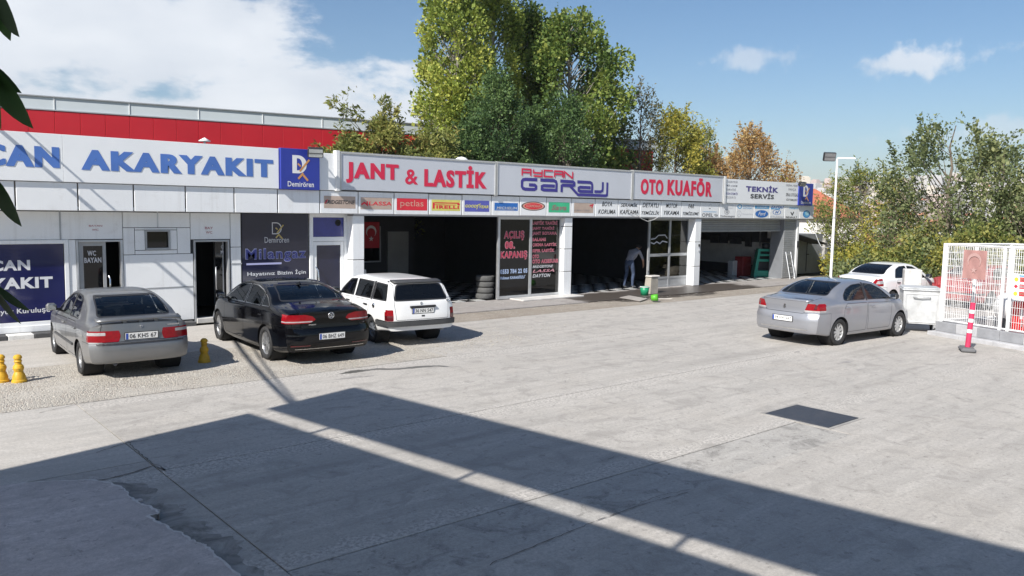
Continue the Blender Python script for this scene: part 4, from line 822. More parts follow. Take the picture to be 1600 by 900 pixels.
# ================================================================== red warehouse behind
rdir = Vector((.985, -.174, 0)); rp0 = on_y(0, 146, 41.0); rp0.z = 0
rw = thing('red_warehouse', 'big warehouse with a red metal band and pale translucent top behind the station', 'building', (rp0.x, rp0.y, 0))
REDM = mat('red metal cladding', (.47, .012, .022), .42, .0, var=.10, vs=.35); TRANS = mat('pale polycarbonate', (.55, .60, .62), .35, var=.06, vs=.4)
rM = Matrix.Translation(rp0) @ Matrix.Rotation(math.atan2(rdir.y, rdir.x), 4, 'Z')
ztop = on_y(0, 146, rp0.y).z; zmid = on_y(0, 166.5, rp0.y).z
u = -22.0
while u < 36: 
    MB().box(u + .004, u + .996, 0, .06, 2.0, zmid - .03, M=rM, bev=.012).build('red_panel', REDM, rw); u += 1.0
u = -22.0
while u < 36:
    MB().box(u + .015, u + 2.985, .02, .07, zmid + .03, ztop, M=rM).build('light_panel', TRANS, rw); MB().box(u - .015, u + .015, -.01, .05, zmid + .03, ztop, M=rM).build('mullion', WHITE_PAINT, rw); u += 3.0
MB().box(-22, 36, -.03, .08, zmid - .025, zmid + .025, M=rM).build('rail', ALU_GREY, rw); MB().box(-22, 36, -.05, .1, ztop + .003, ztop + .05, M=rM).build('gutter', ALU_GREY, rw)
MB().box(-22, 36, .1, 18, 0, zmid - .1, M=rM).build('wall', mat('warehouse wall', (.45, .45, .45), .7), rw); MB().box(-22, 36, .1, 18, ztop - .15, ztop - .02, M=rM).build('roof', ALU_GREY, rw)
# low shed right of the garage
sh = thing('metal_shed', 'grey metal shed with a sloping dark roof right of the garage', 'shed', (38, 22, 0)); SHD = mat('grey shed sheet', (.30, .31, .32), .55, .3, var=.12, dirt=.2)
s0 = on_y(1245, 445, 21.6); s1 = on_y(1282, 440, 21.6)
MB().box(s0.x - .4, s1.x, 21.6, 24.5, 0, 2.0).build('wall', SHD, sh); MB().box(s0.x + .75, s0.x + .77, 21.57, 21.59, .1, 1.75).build('door_joint', BLACK, sh); MB().box(s0.x + .72, s0.x + .95, 21.55, 21.58, .95, 1.0).build('handle', BLACK_PLASTIC, sh)
za, zb2 = FZ(1245, 367, 20.9), FZ(1286, 382, 20.9); xa_, xb_ = FX(1240, 365, 20.9), FX(1287, 382, 20.9)
MB().prism([(xa_, za), (xb_, zb2), (xb_, zb2 + .06), (xa_, za + .06)], 20.7, 24.7, lambda u, v, d: (u, d, v)).build('roof', mat('dark roofing', (.07, .07, .07), .8), sh)
MB().box(s1.x - .02, s1.x + .5, 21.45, 21.7, 0, 1.75, bev=.02).build('end_post', mat('rough render', (.42, .41, .39), .85, var=.12, bump=.2), sh)
# ================================================================== cars
def curve(pts):
    """smooth monotone interpolation through (x, v)"""
    X = [p[0] for p in pts]; V = [p[1] for p in pts]; n = len(X); dl = [(V[i + 1] - V[i]) / (X[i + 1] - X[i]) for i in range(n - 1)]
    m = [dl[0]] + [0 if dl[i - 1] * dl[i] <= 0 else 2 * dl[i - 1] * dl[i] / (dl[i - 1] + dl[i]) for i in range(1, n - 1)] + [dl[-1]]
    def f(x):
        if x <= X[0]: return V[0]
        if x >= X[-1]: return V[-1]
        i = 0
        while X[i + 1] < x: i += 1
        h = X[i + 1] - X[i]; t = (x - X[i]) / h
        return (2 * t**3 - 3 * t * t + 1) * V[i] + (t**3 - 2 * t * t + t) * h * m[i] + (-2 * t**3 + 3 * t * t) * V[i + 1] + (t**3 - t * t) * h * m[i + 1]
    return f
def sstep(x, a, b): t = min(1, max(0, (x - a) / (b - a))); return t * t * (3 - 2 * t)
def catmull(P, n):
    out = []
    for i in range(len(P) - 1):
        p0 = P[max(i - 1, 0)]; p1 = P[i]; p2 = P[i + 1]; p3 = P[min(i + 2, len(P) - 1)]
        for q in range(n):
            out.append(tuple(_h(a, b, c, d, q / n) for a, b, c, d in zip(p0, p1, p2, p3)))
    out.append(tuple(P[-1])); return out
def _h(a, b, c, d, t, s=.40):
    m1 = s * (c - a); m2 = s * (d - b); t2 = t * t; t3 = t2 * t
    return (2 * t3 - 3 * t2 + 1) * b + (t3 - 2 * t2 + t) * m1 + (-2 * t3 + 3 * t2) * c + (t3 - t2) * m2
def hull(pts):
    pts = sorted(set((round(a, 5), round(b, 5)) for a, b in pts))
    def half(ps):
        h = []
        for p in ps:
            while len(h) > 1 and (h[-1][0] - h[-2][0]) * (p[1] - h[-2][1]) - (h[-1][1] - h[-2][1]) * (p[0] - h[-2][0]) <= 0: h.pop()
            h.append(p)
        return h
    return half(pts)[:-1] + half(pts[::-1])[:-1]                       # counter-clockwise
def rounded(pts, r, n=4):
    P = hull(pts); out = []
    for i in range(len(P)):
        a, b, c = Vector(P[i - 1]), Vector(P[i]), Vector(P[(i + 1) % len(P)]); d1 = (a - b); d2 = (c - b); rr = min(r, d1.length * .45, d2.length * .45); s = b + d1.normalized() * rr; e = b + d2.normalized() * rr
        for q in range(n + 1): t = q / n; out.append(tuple(s * (1 - t)**2 + b * 2 * t * (1 - t) + e * t * t))
    return hull(out)
def inset(P, d):
    out = []; n = len(P); Ls = []
    for i in range(n):
        a, b = Vector(P[i]), Vector(P[(i + 1) % n]); t = (b - a).normalized(); nn = Vector((-t.y, t.x)); Ls.append((a + nn * d, t))
    for i in range(n):
        (p, t), (q, s) = Ls[i - 1], Ls[i]; den = t.x * s.y - t.y * s.x
        if abs(den) < 1e-4: out.append(tuple(q)); continue
        w = q - p; k_ = (w.x * s.y - w.y * s.x) / den; out.append(tuple(p + t * k_))
    return hull(out)
AX = {'y': (0, 2), 'x': (1, 2), 'z': (0, 1)}
def cookie(bm, P, axis, cond):
    """cut the convex outline P (seen along axis) out of bm; returns it as a new bmesh"""
    i, j = AX[axis]; lo = (min(p[0] for p in P), min(p[1] for p in P)); hi = (max(p[0] for p in P), max(p[1] for p in P))
    cand = []
    for f in bm.faces:
        c = f.calc_center_median()
        if not cond(c, f.normal): continue
        a = [v.co[i] for v in f.verts]; b = [v.co[j] for v in f.verts]
        if max(a) < lo[0] or min(a) > hi[0] or max(b) < lo[1] or min(b) > hi[1]: continue
        cand.append(f)
    n = len(P)
    for k_ in range(n):
        if not cand: break
        a, b = P[k_], P[(k_ + 1) % n]; co = Vector((0, 0, 0)); co[i], co[j] = a; no = Vector((0, 0, 0)); no[i], no[j] = b[1] - a[1], -(b[0] - a[0]); no.normalize()
        geom = set(cand)
        for f in cand: geom.update(f.edges); geom.update(f.verts)
        r = bmesh.ops.bisect_plane(bm, geom=list(geom), plane_co=co, plane_no=no, dist=1e-5)
        cand = [g for g in r['geom'] if isinstance(g, bmesh.types.BMFace) and (g.calc_center_median() - co).dot(no) < 0]
    nb = bmesh.new(); vm = {}
    for f in cand:
        vs = []
        for v in f.verts:
            if v not in vm: vm[v] = nb.verts.new(v.co)
            vs.append(vm[v])
        try: nf = nb.faces.new(vs); nf.smooth = True
        except ValueError: pass
    bmesh.ops.delete(bm, geom=cand, context='FACES'); nb.normal_update(); bm.normal_update(); return nb
def bm_obj(bm, name, m, parent, push=0.0, sharp=35):
    if push:
        bm.normal_update()
        for v in bm.verts: v.co += v.normal * push
    me = bpy.data.meshes.new(name); bm.to_mesh(me); bm.free()
    if len(me.polygons): me.set_sharp_from_angle(angle=rad(sharp))
    return link(name, me, m, parent)
def shell(S, shrink=0.0, lid=False):
    top, belt, wid, zb = (curve(S[k_]) for k_ in ('top', 'belt', 'wid', 'bottom')); rear = curve(S['rear']); front = curve(S['front'])
    xr, xf = S['x']; wmx = max(p[1] for p in S['wid']); tb = S.get('tumble', .42); rc = S.get('rcorner', (.05, .17)); fc = S.get('fcorner', (.14, .30)); box_ = S.get('boxy', 0)
    n = 64; xs = []
    for q in range(n + 1): t = q / n; xs.append(xr + (xf - xr) * (t - .055 * math.sin(2 * PI * t)))
    def sect(x):
        z0 = zb(x) + shrink; zs = belt(x); zt = top(x); wm = wid(x) - shrink
        if lid: zt = zs + .005; zs = zs - .02
        h = max(.004, zt - zs); t = sstep(h, .07, .26)
        lo = [(0, z0), (wm * .6, z0), (wm * .90, z0), (wm * .965, z0 + .05), (wm * .995, z0 + .32 * (zs - z0)), (wm, z0 + .62 * (zs - z0)), (wm * .985, zs - .075), (wm * .958, zs - .015)]
        wr = wm * .93 - tb * max(0, h - .06)
        hood = [(wm * .925, zs + .20 * h), (wm * .86, zs + .52 * h), (wm * .72, zs + .76 * h), (wm * .5, zs + .92 * h), (wm * .25, zs + .985 * h), (0, zt)]
        wl = wm * .93; zl = zs + .012; zc = zt - .085
        cab = [(wl, zl), (wl + (wr - wl) * .5, zl + (zc - zl) * .5), (wr, zc), (wr - .075, zt - .030), (max(.05, wr * .55), zt - .004), (0, zt)]
        up = [tuple(a * (1 - t) + b * t for a, b in zip(p, q_)) for p, q_ in zip(hood, cab)]
        return catmull(lo + up, 3)
    def warp(x, y, z):
        wR = sstep(xr + .75 - x, 0, .75); wF = sstep(x - xf + .85, 0, .85); t = min(1.0, abs(y) / wmx)
        return Vector((x + wR * (rear(z) + rc[0] * t * t + rc[1] * t**7 + shrink) - wF * (front(z) + fc[0] * t * t + fc[1] * t**5 + shrink), y, z))
    bm = bmesh.new(); rows = []
    for x in xs:
        s = sect(x); full = [(y, z) for y, z in s] + [(-y, z) for y, z in s[-2:0:-1]]
        rows.append([bm.verts.new(warp(x, y, z)) for y, z in full])
    m = len(rows[0])
    for a, b in zip(rows[:-1], rows[1:]):
        for q in range(m): bm.faces.new((a[q], a[(q + 1) % m], b[(q + 1) % m], b[q])).smooth = True
    nh = (m // 2) + 1
    for end, x in ((0, xs[0]), (-1, xs[-1])):                         # closing faces, curved like the ends
        ring = rows[end]; s = sect(x); nc = 14; grid = []
        for i, (y, z) in enumerate(s):
            if i == 0: grid.append([ring[0]] * (nc + 1)); continue
            if i == len(s) - 1: grid.append([ring[i]] * (nc + 1)); continue
            row = [ring[i]] + [bm.verts.new(warp(x, y * (1 - 2 * q / nc), z)) for q in range(1, nc)] + [ring[m - i]]; grid.append(row)
        for i in range(len(s) - 1):
            for q in range(nc):
                vs = [grid[i][q], grid[i][q + 1], grid[i + 1][q + 1], grid[i + 1][q]]; u = []
                for v in vs:
                    if v not in u: u.append(v)
                if len(u) > 2:
                    try: bm.faces.new(u).smooth = True
                    except ValueError: pass
    bmesh.ops.recalc_face_normals(bm, faces=bm.faces); bm.normal_update()
    if not lid: S['_warp'] = warp; S['_sect'] = sect
    return bm
def wheel_mesh(r, w, rim_r, spokes, style, rim_mat):
    """tyre with its rim, axle along y, outer side at -y"""
    R = Matrix.Rotation(PI / 2, 4, 'X')                                # lathe z -> -y (outer side)
    h = w / 2; prof = [(rim_r * .99, -h * .72), (rim_r * 1.03, -h * .86), (rim_r + (r - rim_r) * .5, -h * 1.0), (r * .965, -h * .88), (r * .993, -h * .68), (r, -h * .3), (r, h * .3), (r * .993, h * .68), (r * .965, h * .88), (rim_r + (r - rim_r) * .5, h), (rim_r * 1.03, h * .86), (rim_r * .99, h * .72)]
    ty = MB().lathe(prof, 36, R, closed=True)
    for k_ in range(-2, 3):                                            # tread grooves
        if k_ in (-1, 1): ty.lathe([(r * 1.002, k_ * h * .3 - .004), (r * 1.0035, k_ * h * .3), (r * 1.002, k_ * h * .3 + .004)], 36, R)
    rm = MB(); d = h * .70
    rm.lathe([(rim_r, d), (rim_r * .985, d * 1.02), (rim_r * .93, d * .90), (rim_r * .90, -h * .6), (rim_r, -h * .7)], 36, R)
    rm.lathe([(0, d * .84), (rim_r * .13, d * .84), (rim_r * .19, d * .78), (rim_r * .21, d * .5)], 20, R)
    for k_ in range(spokes):
        a = 2 * PI * k_ / spokes; M = Matrix.Rotation(a, 4, 'Y')
        wi, wo = style
        for sgn in ((-1, 1) if spokes <= 5 and wo > .2 else (0,)):
            o = sgn * wo * .30 * rim_r; wi_, wo_ = (wi * rim_r * .5, wo * rim_r * .32) if sgn else (wi * rim_r, wo * rim_r)
            pts = [(-wi_ / 2 + o * .5, rim_r * .15), (wi_ / 2 + o * .5, rim_r * .15), (wo_ / 2 + o * 1.4, rim_r * .95), (-wo_ / 2 + o * 1.4, rim_r * .95)]
            v = [M @ Vector((px_, -d * .80 if pz < rim_r * .5 else -d * .88, pz)) for px_, pz in pts] + [M @ Vector((px_, -d * .45, pz)) for px_, pz in pts]
            rm.add(v, [(0, 1, 2, 3), (0, 4, 5, 1), (1, 5, 6, 2), (2, 6, 7, 3), (3, 7, 4, 0)])
    br = MB().lathe([(0, -.01), (rim_r * .86, -.01)], 24, R); br.lathe([(rim_r * .35, .0), (rim_r * .62, .0), (rim_r * .62, -.02)], 24, R)
    return ty.mesh('wheel'), rm.mesh('rim'), br.mesh('brake_disc')
def seat(t, x, y, m):
    s = MB(); s.box(x - .02, x + .48, y - .24, y + .24, .30, .52, bev=.06); s.box(-.07, .07, -.235, .235, 0, .56, M=Matrix.Translation((x - .03, y, .50)) @ Matrix.Rotation(-.28, 4, 'Y'), bev=.05)
    s.box(-.05, .05, -.13, .13, .60, .80, M=Matrix.Translation((x - .03, y, .50)) @ Matrix.Rotation(-.28, 4, 'Y'), bev=.045); s.tube([(x - .19, y, 1.03), (x - .21, y, 1.12)], .02, 6)
    return s.build('seat', m, t)
LAMP_RED = mat('red lamp plastic', (.25, .003, .008), .2, var=.15, vs=14, coat=.3, spec=.3); LAMP_DARK = mat('smoked red lamp', (.10, .006, .010), .14, var=.1, coat=1.0); LAMP_WHITE = mat('clear lamp plastic', (.42, .40, .40), .1, .1, var=.15, vs=20, coat=1.0); LAMP_ORANGE = mat('amber lamp', (.5, .18, .02), .15, coat=1.0)
PLATE_W = mat('number plate white', (.74, .74, .72), .35, var=.04); PLATE_B = mat('number plate blue', (.03, .08, .38), .4); PLATE_F = mat('number plate frame', (.02, .02, .022), .5)
SEAT_M = mat('dark seat cloth', (.035, .036, .042), .85, var=.2, vs=8); CABIN = mat('cabin trim', (.030, .031, .034), .8, var=.15)
CAR_GLASS = glass('car glass', (.72, .78, .78), 1.0, .005); CAR_GLASS_T = glass('tinted car glass', (.06, .065, .07), 1.0, .008, body=.25); HEAD_GLASS = glass('lamp glass', (.8, .8, .8), 1.0, .01)
def car(name, label, loc, rz, S, group=None):
    t = thing(name, label, 'car', loc, group, rz, world=False); body = shell(S); xr, xf = S['x']; PA = S['paint']; wb = S['wb']; ra = S['arch']; r = S['wheel_r']; wm = max(p[1] for p in S['wid'])
    mid = S.get('mid', wb * .45); gap = .009
    arcs = [hull([(ax + ra * math.cos(2 * PI * q / 26), r + ra * math.sin(2 * PI * q / 26)) for q in range(26)]) for ax in (0, wb)]
    for ax, P in zip((0, wb), arcs):
        for s in (-1, 1): cookie(body, P, 'y', lambda c, n: c.y * s > wm * .45).free()
        for s in (-1, 1):                                              # wheel well
            w_ = MB(); R = Matrix.Translation((ax, s * (wm - .04), r)) @ Matrix.Rotation(s * PI / 2, 4, 'X')
            w_.lathe([(ra * 1.0, 0), (ra * 1.0, .32), (0, .32)], 26, R); w_.build('wheel_well', BLACK, t, fix=False)
    # lining behind panel gaps and lamps
    ln = shell(S, .035, True)
    for P in arcs:
        for s in (-1, 1): cookie(ln, P, 'y', lambda c, n: c.y * s > wm * .40).free()
    bm_obj(ln, 'inner_shell', CABIN, t)
    # side windows
    for s in (-1, 1):
        for wdw in S['side_windows']:
            P = rounded(wdw[0], wdw[1] if len(wdw) > 1 else .04); pc = cookie(body, P, 'y', lambda c, n: c.y * s > .3)
            g = cookie(pc, inset(P, S.get('trim_w', .018)), 'y', lambda c, n: True)
            fr = bm_obj(pc, 'window_trim', S.get('trim', BLACK_PLASTIC), t, .002); bm_obj(g, 'side_window', S.get('side_glass', CAR_GLASS), fr, -.004)
        for blk in S.get('black_side', []): bm_obj(cookie(body, hull(blk), 'y', lambda c, n: c.y * s > .3), 'pillar_trim', BLACK_PLASTIC, t, .001)
    P = rounded(S['rear_window'], .07); pc = cookie(body, P, 'x', lambda c, n: c.x < mid and n.x < -.05); g = cookie(pc, inset(P, S.get('rear_trim', .022)), 'x', lambda c, n: True)
    fr = bm_obj(pc, 'rear_window_seal', BLACK_PLASTIC, t, .001); bm_obj(g, 'rear_window', S.get('rear_glass', CAR_GLASS), fr, -.003)
    P = rounded(S['windscreen'], .06); pc = cookie(body, P, 'x', lambda c, n: c.x > mid and n.x > .05); g = cookie(pc, inset(P, .025), 'x', lambda c, n: True)
    fr = bm_obj(pc, 'windscreen_seal', BLACK_PLASTIC, t, .001); bm_obj(g, 'windscreen', CAR_GLASS, fr, -.003)
    # tail lamps (outline seen from behind), wrapping the corner as far as xw
    for s in (-1, 1):
        for P, xw, secs in S['tail']:
            Q = rounded([(s * a, b) for a, b in P], .02); lamp = cookie(body, Q, 'x', lambda c, n: c.x < xr + xw and c.y * s > 0 and n.z < .7)
            first = None
            for sub, m in secs:
                SQ = rounded([(s * a, b) for a, b in sub], .008); piece = cookie(lamp, SQ, 'x', lambda c, n: True)
                o = bm_obj(piece, 'lamp_lens', m, None, .004); first = first or []; first.append(o)
            lo = bm_obj(lamp, 'tail_light', S.get('tail_base', LAMP_RED), t, .003)
            for o in first or []: o.parent = lo
    # head lamps
    for s in (-1, 1):
        P = rounded([(s * a, b) for a, b in S['head']], .03); bm_obj(cookie(body, P, 'x', lambda c, n: c.x > xf - .75 and c.y * s > 0 and n.x > .1), 'headlight', LAMP_WHITE, t, .002)
    # boot lid / tailgate
    bl = S['boot']; P = rounded(bl[0], bl[1]); pc = cookie(body, P, 'x', lambda c, n: c.x < bl[2] and (n.x < -.05 or n.z > .3))
    lid = cookie(pc, inset(P, gap), 'x', lambda c, n: True); pc.free(); lid = bm_obj(lid, 'boot_lid', S.get('boot_paint', PA), t)
    # bumpers
    for (x0, x1, zt_), nm in ((S['rear_bumper'], 'rear_bumper'), (S['front_bumper'], 'front_bumper')):
        P = hull([(x0, -.2), (x1, -.2), (x1, zt_), (x0, zt_)]); pc = cookie(body, P, 'y', lambda c, n: True); bp = cookie(pc, inset(P, gap * .7), 'y', lambda c, n: True); pc.free()
        for z0, z1, m, nm2 in S.get('bumper_bands', []):
            Q = hull([(x0 - 1, z0), (x1 + 1, z0), (x1 + 1, z1), (x0 - 1, z1)]); pc = cookie(bp, Q, 'y', lambda c, n: True); S.setdefault('_tmp', []).append((pc, m, nm2))
        bo = bm_obj(bp, nm, S.get('bumper_paint', PA), t, S.get('bumper_push', 0.0))
        for pc, m, nm2 in S.pop('_tmp', []): bm_obj(pc, nm2, m, bo, S.get('band_push', .004))
    # doors
    for s in (-1, 1):
        for dP in S['doors']:
            P = rounded(dP, .05); pc = cookie(body, P, 'y', lambda c, n: c.y * s > .3 and abs(n.y) > .25); dr = cookie(pc, inset(P, gap), 'y', lambda c, n: True); pc.free()
            do = bm_obj(dr, 'door', PA, t); hx = min(p[0] for p in dP) + .17; hz = S['handle_z']; top_ = wm * .99
            yy = S['_sect'](hx); ww = max(p[0] for p in yy if abs(p[1] - hz) < .12)
            MB().box(hx - .09, hx + .09, s * (ww - .01), s * (ww + .028), hz - .016, hz + .016, bev=.012).build('handle', S.get('handle', PA), do)
    bm_obj(body, 'body', PA, t)
    # rub strips
    for z0, z1, x0, x1 in S.get('rub', []):
        for s in (-1, 1):
            m_ = MB(); n_ = 16
            for q in range(n_):
                xa = x0 + (x1 - x0) * q / n_; xb = x0 + (x1 - x0) * (q + 1) / n_; v = []
                for xx in (xa, xb):
                    sc_ = S['_sect'](xx); ww = max(p[0] for p in sc_); 
                    for z in (z0, z1): v += [(xx, s * (ww - .01), z), (xx, s * (ww + .012), z)]
                m_.add(v, [(0, 1, 5, 4), (1, 3, 7, 5), (3, 2, 6, 7)])
            m_.build('rub_strip', GREY_PLASTIC, t)
    # wheels
    tm_, rm_, bm_ = wheel_mesh(r, S['tyre_w'], S['rim_r'], *S['rim'])
    tm_.materials.append(RUBBER); rm_.materials.append(S['rim_mat']); bm_.materials.append(GREY_PLASTIC)
    for ax in (0, wb):
        for s in (-1, 1):
            w_ = link('wheel', tm_, None, t); w_.location = (ax, s * (S['track'] / 2), r); w_.rotation_euler = (0, random.uniform(0, 1), 0 if s < 0 else PI)
            if ax > 0: w_.rotation_euler.z += S.get('steer', 0)
            link('rim', rm_, None, w_); link('brake_disc', bm_, None, w_)
    # mirrors
    mx_, mz = S['mirror']; 
    for s in (-1, 1):
        yb = S['_sect'](mx_); ww = wm * .93; m_ = MB(); m_.box(mx_ - .06, mx_ + .09, s * (ww + .03), s * (ww + .21), mz - .01, mz + .13, bev=.04); mo = m_.build('wing_mirror', S.get('mirror_mat', PA), t)
        MB().box(mx_ - .065, mx_ - .055, s * (ww + .05), s * (ww + .19), mz + .01, mz + .11, bev=.004).build('mirror_glass', CHROME, mo); MB().box(mx_ - .02, mx_ + .04, s * (ww - .04), s * (ww + .05), mz - .01, mz + .03, bev=.01).build('mirror_foot', BLACK_PLASTIC, mo)
    # number plate
    if 'plate' in S:
        txt, pz, pdx, tilt = S['plate']; pt = bpy.data.objects.new('number_plate', None); COL.objects.link(pt); pt.parent = t; bx = S['_warp'](xr, 0, pz).x - pdx; pt.location = (bx, 0, pz); pt.rotation_euler = (0, tilt, 0)
        hw = .26; MB().box(-.006, .004, -hw, hw, -.056, .056, bev=.003).build('plate', PLATE_W, pt); MB().box(-.003, .008, -hw - .012, hw + .012, -.068, .068, bev=.003).build('plate_frame', PLATE_F, pt)
        MB().add([(-.0075, hw - .004, -.052), (-.0075, hw - .044, -.052), (-.0075, hw - .044, .052), (-.0075, hw - .004, .052)], [(0, 1, 2, 3)]).build('country_band', PLATE_B, pt)
        text_mb(txt, lambda u, v: (-.0075, hw - .065 - u * .43, -.038 + v * .076), bold=.015, space=1.05).build('characters', BLACK_PRINT, pt)
    # cabin
    sx_ = wb - S.get('seat_back', 1.22)
    for s in (-1, 1): seat(t, sx_, s * .36, SEAT_M)
    b_ = MB(); b_.box(.12, .55, -.62, .62, .30, .55, bev=.06); b_.box(-.08, .08, -.62, .62, 0, .52, M=Matrix.Translation((.1, 0, .50)) @ Matrix.Rotation(-.3, 4, 'Y'), bev=.06)
    for y in (-.35, .35): b_.box(-.05, .05, -.12, .12, .50, .64, M=Matrix.Translation((.1, y, .50)) @ Matrix.Rotation(-.3, 4, 'Y'), bev=.04)
    b_.build('rear_seat', SEAT_M, t); bz = curve(S['belt'])(wb - .5)
    MB().box(wb - .72, wb - .25, -.66, .66, .55, bz + .02, bev=.05).build('dashboard', CABIN, t)
    st_ = MB(); Rw = Matrix.Translation((wb - .82, .36, .86)) @ Matrix.Rotation(-1.15, 4, 'Y'); st_.lathe([(.185 + .016 * math.cos(a), .016 * math.sin(a)) for a in [2 * PI * q / 8 for q in range(8)]], 24, Rw, closed=True); st_.box(-.17, .17, -.02, .02, -.01, .01, M=Rw); st_.build('steering_wheel', BLACK_PLASTIC, t)
    for nm, m, fn in S.get('extra', []): fn(MB(), t, S).build(nm, m, t)
    return t
def ring(mb, x, y, z, r, w, d=.01, tilt=0, n=24):
    """flat ring facing backwards"""
    return mb.lathe([(r - w, 0), (r - w, d), (r, d), (r, 0)], n, Matrix.Translation((x, y, z)) @ Matrix.Rotation(-PI / 2 + tilt, 4, 'Y'), closed=True)
ALLOY = mat('alloy wheel', (.55, .55, .55), .3, .8, var=.08, vs=6); HUBCAP = mat('silver hub cap', (.56, .56, .55), .4, .5, var=.08, vs=6); STEELW = mat('dull steel wheel', (.20, .22, .25), .5, .5, var=.15, vs=6, dirt=.3)
# ---- black saloon
BLACKP = mat('black car paint', (.0022, .0022, .0032), .07, var=.2, spec=.42); 
def vw_badge(mb, t, S):
    x = S['_warp'](S['x'][0], 0, .93).x - .012; ring(mb, x, 0, .93, .062, .009, .014); 
    def bar(a, b): mb.tube([(x - .008, -a[0], .93 + a[1]), (x - .008, -b[0], .93 + b[1])], .006, 5)
    bar((-.034, .048), (0, .006)); bar((0, .006), (.034, .048)); bar((-.046, .022), (-.020, -.045)); bar((-.020, -.045), (0, -.002)); bar((0, -.002), (.020, -.045)); bar((.020, -.045), (.046, .022)); return mb
def word(txt, y0, y1, z0, z1):
    def fn(mb, t, S):
        return text_mb(txt, lambda u, v: (S['_warp'](S['x'][0], y0 + (y1 - y0) * u, (z0 + z1) / 2).x - .006, y0 + (y1 - y0) * u, z0 + (z1 - z0) * v), bold=.03, mb=mb)
    return fn
def reflect(z0, z1, y0, y1, off=.006):
    def fn(mb, t, S):
        for s in (-1, 1):
            n = 8; v = []
            for q in range(n + 1):
                y = s * (y0 + (y1 - y0) * q / n)
                for z in (z0, z1): v.append(S['_warp'](S['x'][0], y, z) - Vector((off, 0, 0)))
            mb.add(v, [(2 * q, 2 * q + 1, 2 * q + 3, 2 * q + 2) for q in range(n)])
        return mb
    return fn
def lip(z, zf, y1, depth, th, lift=0.0, name=None):
    def fn(mb, t, S):
        n = 18; v = []
        for q in range(n + 1):
            y = -y1 + 2 * y1 * q / n; p = S['_warp'](S['x'][0], y, z); e = 1 - (abs(y) / y1)**4 * .55
            v += [(p.x - depth * e, y, z + lift * e), (p.x + .16, y, zf + lift * e * .6), (p.x + .16, y, zf + lift * e * .6 - th), (p.x - depth * e + .01, y, z + lift * e - th)]
        f = []
        for q in range(n):
            a = 4 * q; f += [(a, a + 4, a + 5, a + 1), (a + 1, a + 5, a + 6, a + 2), (a + 2, a + 6, a + 7, a + 3), (a + 3, a + 7, a + 4, a)]
        f += [(0, 1, 2, 3), (4 * n + 3, 4 * n + 2, 4 * n + 1, 4 * n)]; return mb.add(v, f, True)
    return fn
def shark(mb, t, S):
    z = curve(S['top'])(.55); return mb.add([(.38, -.02, z - .01), (.38, .02, z - .01), (.60, -.02, z - .005), (.60, .02, z - .005), (.40, 0, z + .06)], [(0, 2, 4), (3, 1, 4), (1, 0, 4), (2, 3, 4)])
def exhaust(y, z, r):
    def fn(mb, t, S): x = S['_warp'](S['x'][0], 0, .35).x; return mb.tube([(x + .06, y, z), (x + .4, y, z)], r, 12)
    return fn
PAS = dict(x=(-1.10, 3.67), wb=2.79, wheel_r=.325, arch=.375, tyre_w=.215, rim_r=.225, track=1.585, rim=(5, (.34, .42), None), rim_mat=ALLOY, paint=BLACKP,
    top=[(-1.10, 1.02), (-.95, 1.065), (-.6, 1.105), (-.30, 1.135), (.15, 1.295), (.55, 1.40), (1.0, 1.450), (1.4, 1.452), (1.75, 1.42), (2.05, 1.33), (2.45, 1.15), (2.75, 1.02), (3.1, .955), (3.45, .86), (3.67, .70)],
    belt=[(-1.10, .965), (-.3, 1.0), (.6, .985), (1.6, .955), (2.5, .925), (3.1, .86), (3.67, .62)], wid=[(-1.10, .85), (-.7, .89), (0, .905), (1.4, .912), (2.7, .905), (3.2, .885), (3.67, .82)],
    bottom=[(-1.10, .27), (-.7, .22), (0, .19), (2.9, .18), (3.67, .22)], rear=[(.2, .13), (.32, .04), (.45, .0), (.60, .0), (.70, .035), (.85, .05), (1.0, .06), (1.1, .09)], front=[(.2, .12), (.45, 0), (.65, .03), (.9, .15)],
    side_windows=[([(1.24, .995), (2.46, .965), (2.38, 1.03), (2.02, 1.235), (1.72, 1.335), (1.26, 1.375)],), ([(.36, 1.015), (1.18, .997), (1.20, 1.378), (.85, 1.372), (.52, 1.315), (.36, 1.27)],), ([(-.10, 1.04), (.31, 1.018), (.31, 1.255), (.12, 1.18)], .05)], trim=CHROME, trim_w=.014, side_glass=glass('green car glass', (.20, .24, .24), 1.0, .005),
    rear_window=[(-.66, 1.135), (.66, 1.135), (.50, 1.405), (-.50, 1.405)], rear_glass=glass('dark rear glass', (.22, .27, .30), 1.0, .005), windscreen=[(-.70, 1.04), (.70, 1.04), (.55, 1.39), (-.55, 1.39)], mid=1.2,
    tail=[([(.30, .865), (.36, .93), (.50, .965), (.97, .965), (.97, .80), (.42, .805)], .34, [([(.38, .822), (.97, .822), (.97, .842), (.36, .845)], LAMP_WHITE)])], head=[(.42, .62), (.85, .62), (.9, .76), (.45, .70)],
    boot=([(-.60, .70), (.60, .70), (.62, .90), (.60, 1.2), (-.60, 1.2), (-.62, .90)], .03, -.32), rear_bumper=(-1.6, -.40, .745), front_bumper=(3.15, 4.2, .60),
    doors=[[(.02, .62), (.10, .27), (1.14, .27), (1.16, .94), (.30, .95), (.12, .85)], [(1.20, .27), (2.30, .27), (2.36, .90), (1.20, .945)]], handle_z=.86, mirror=(2.34, .98), plate=('06 BHZ 649', .545, .012, -.02), steer=-.06,
    extra=[('badge', CHROME, vw_badge), ('model_script', CHROME, word('PASSAT', .44, .30, .765, .785)), ('reflector', LAMP_DARK, reflect(.375, .395, .42, .78)), ('chrome_strip', CHROME, reflect(.318, .327, .0, .7)), ('aerial', BLACKP, shark)])
PAS['rim'] = (5, (.34, .42), None)
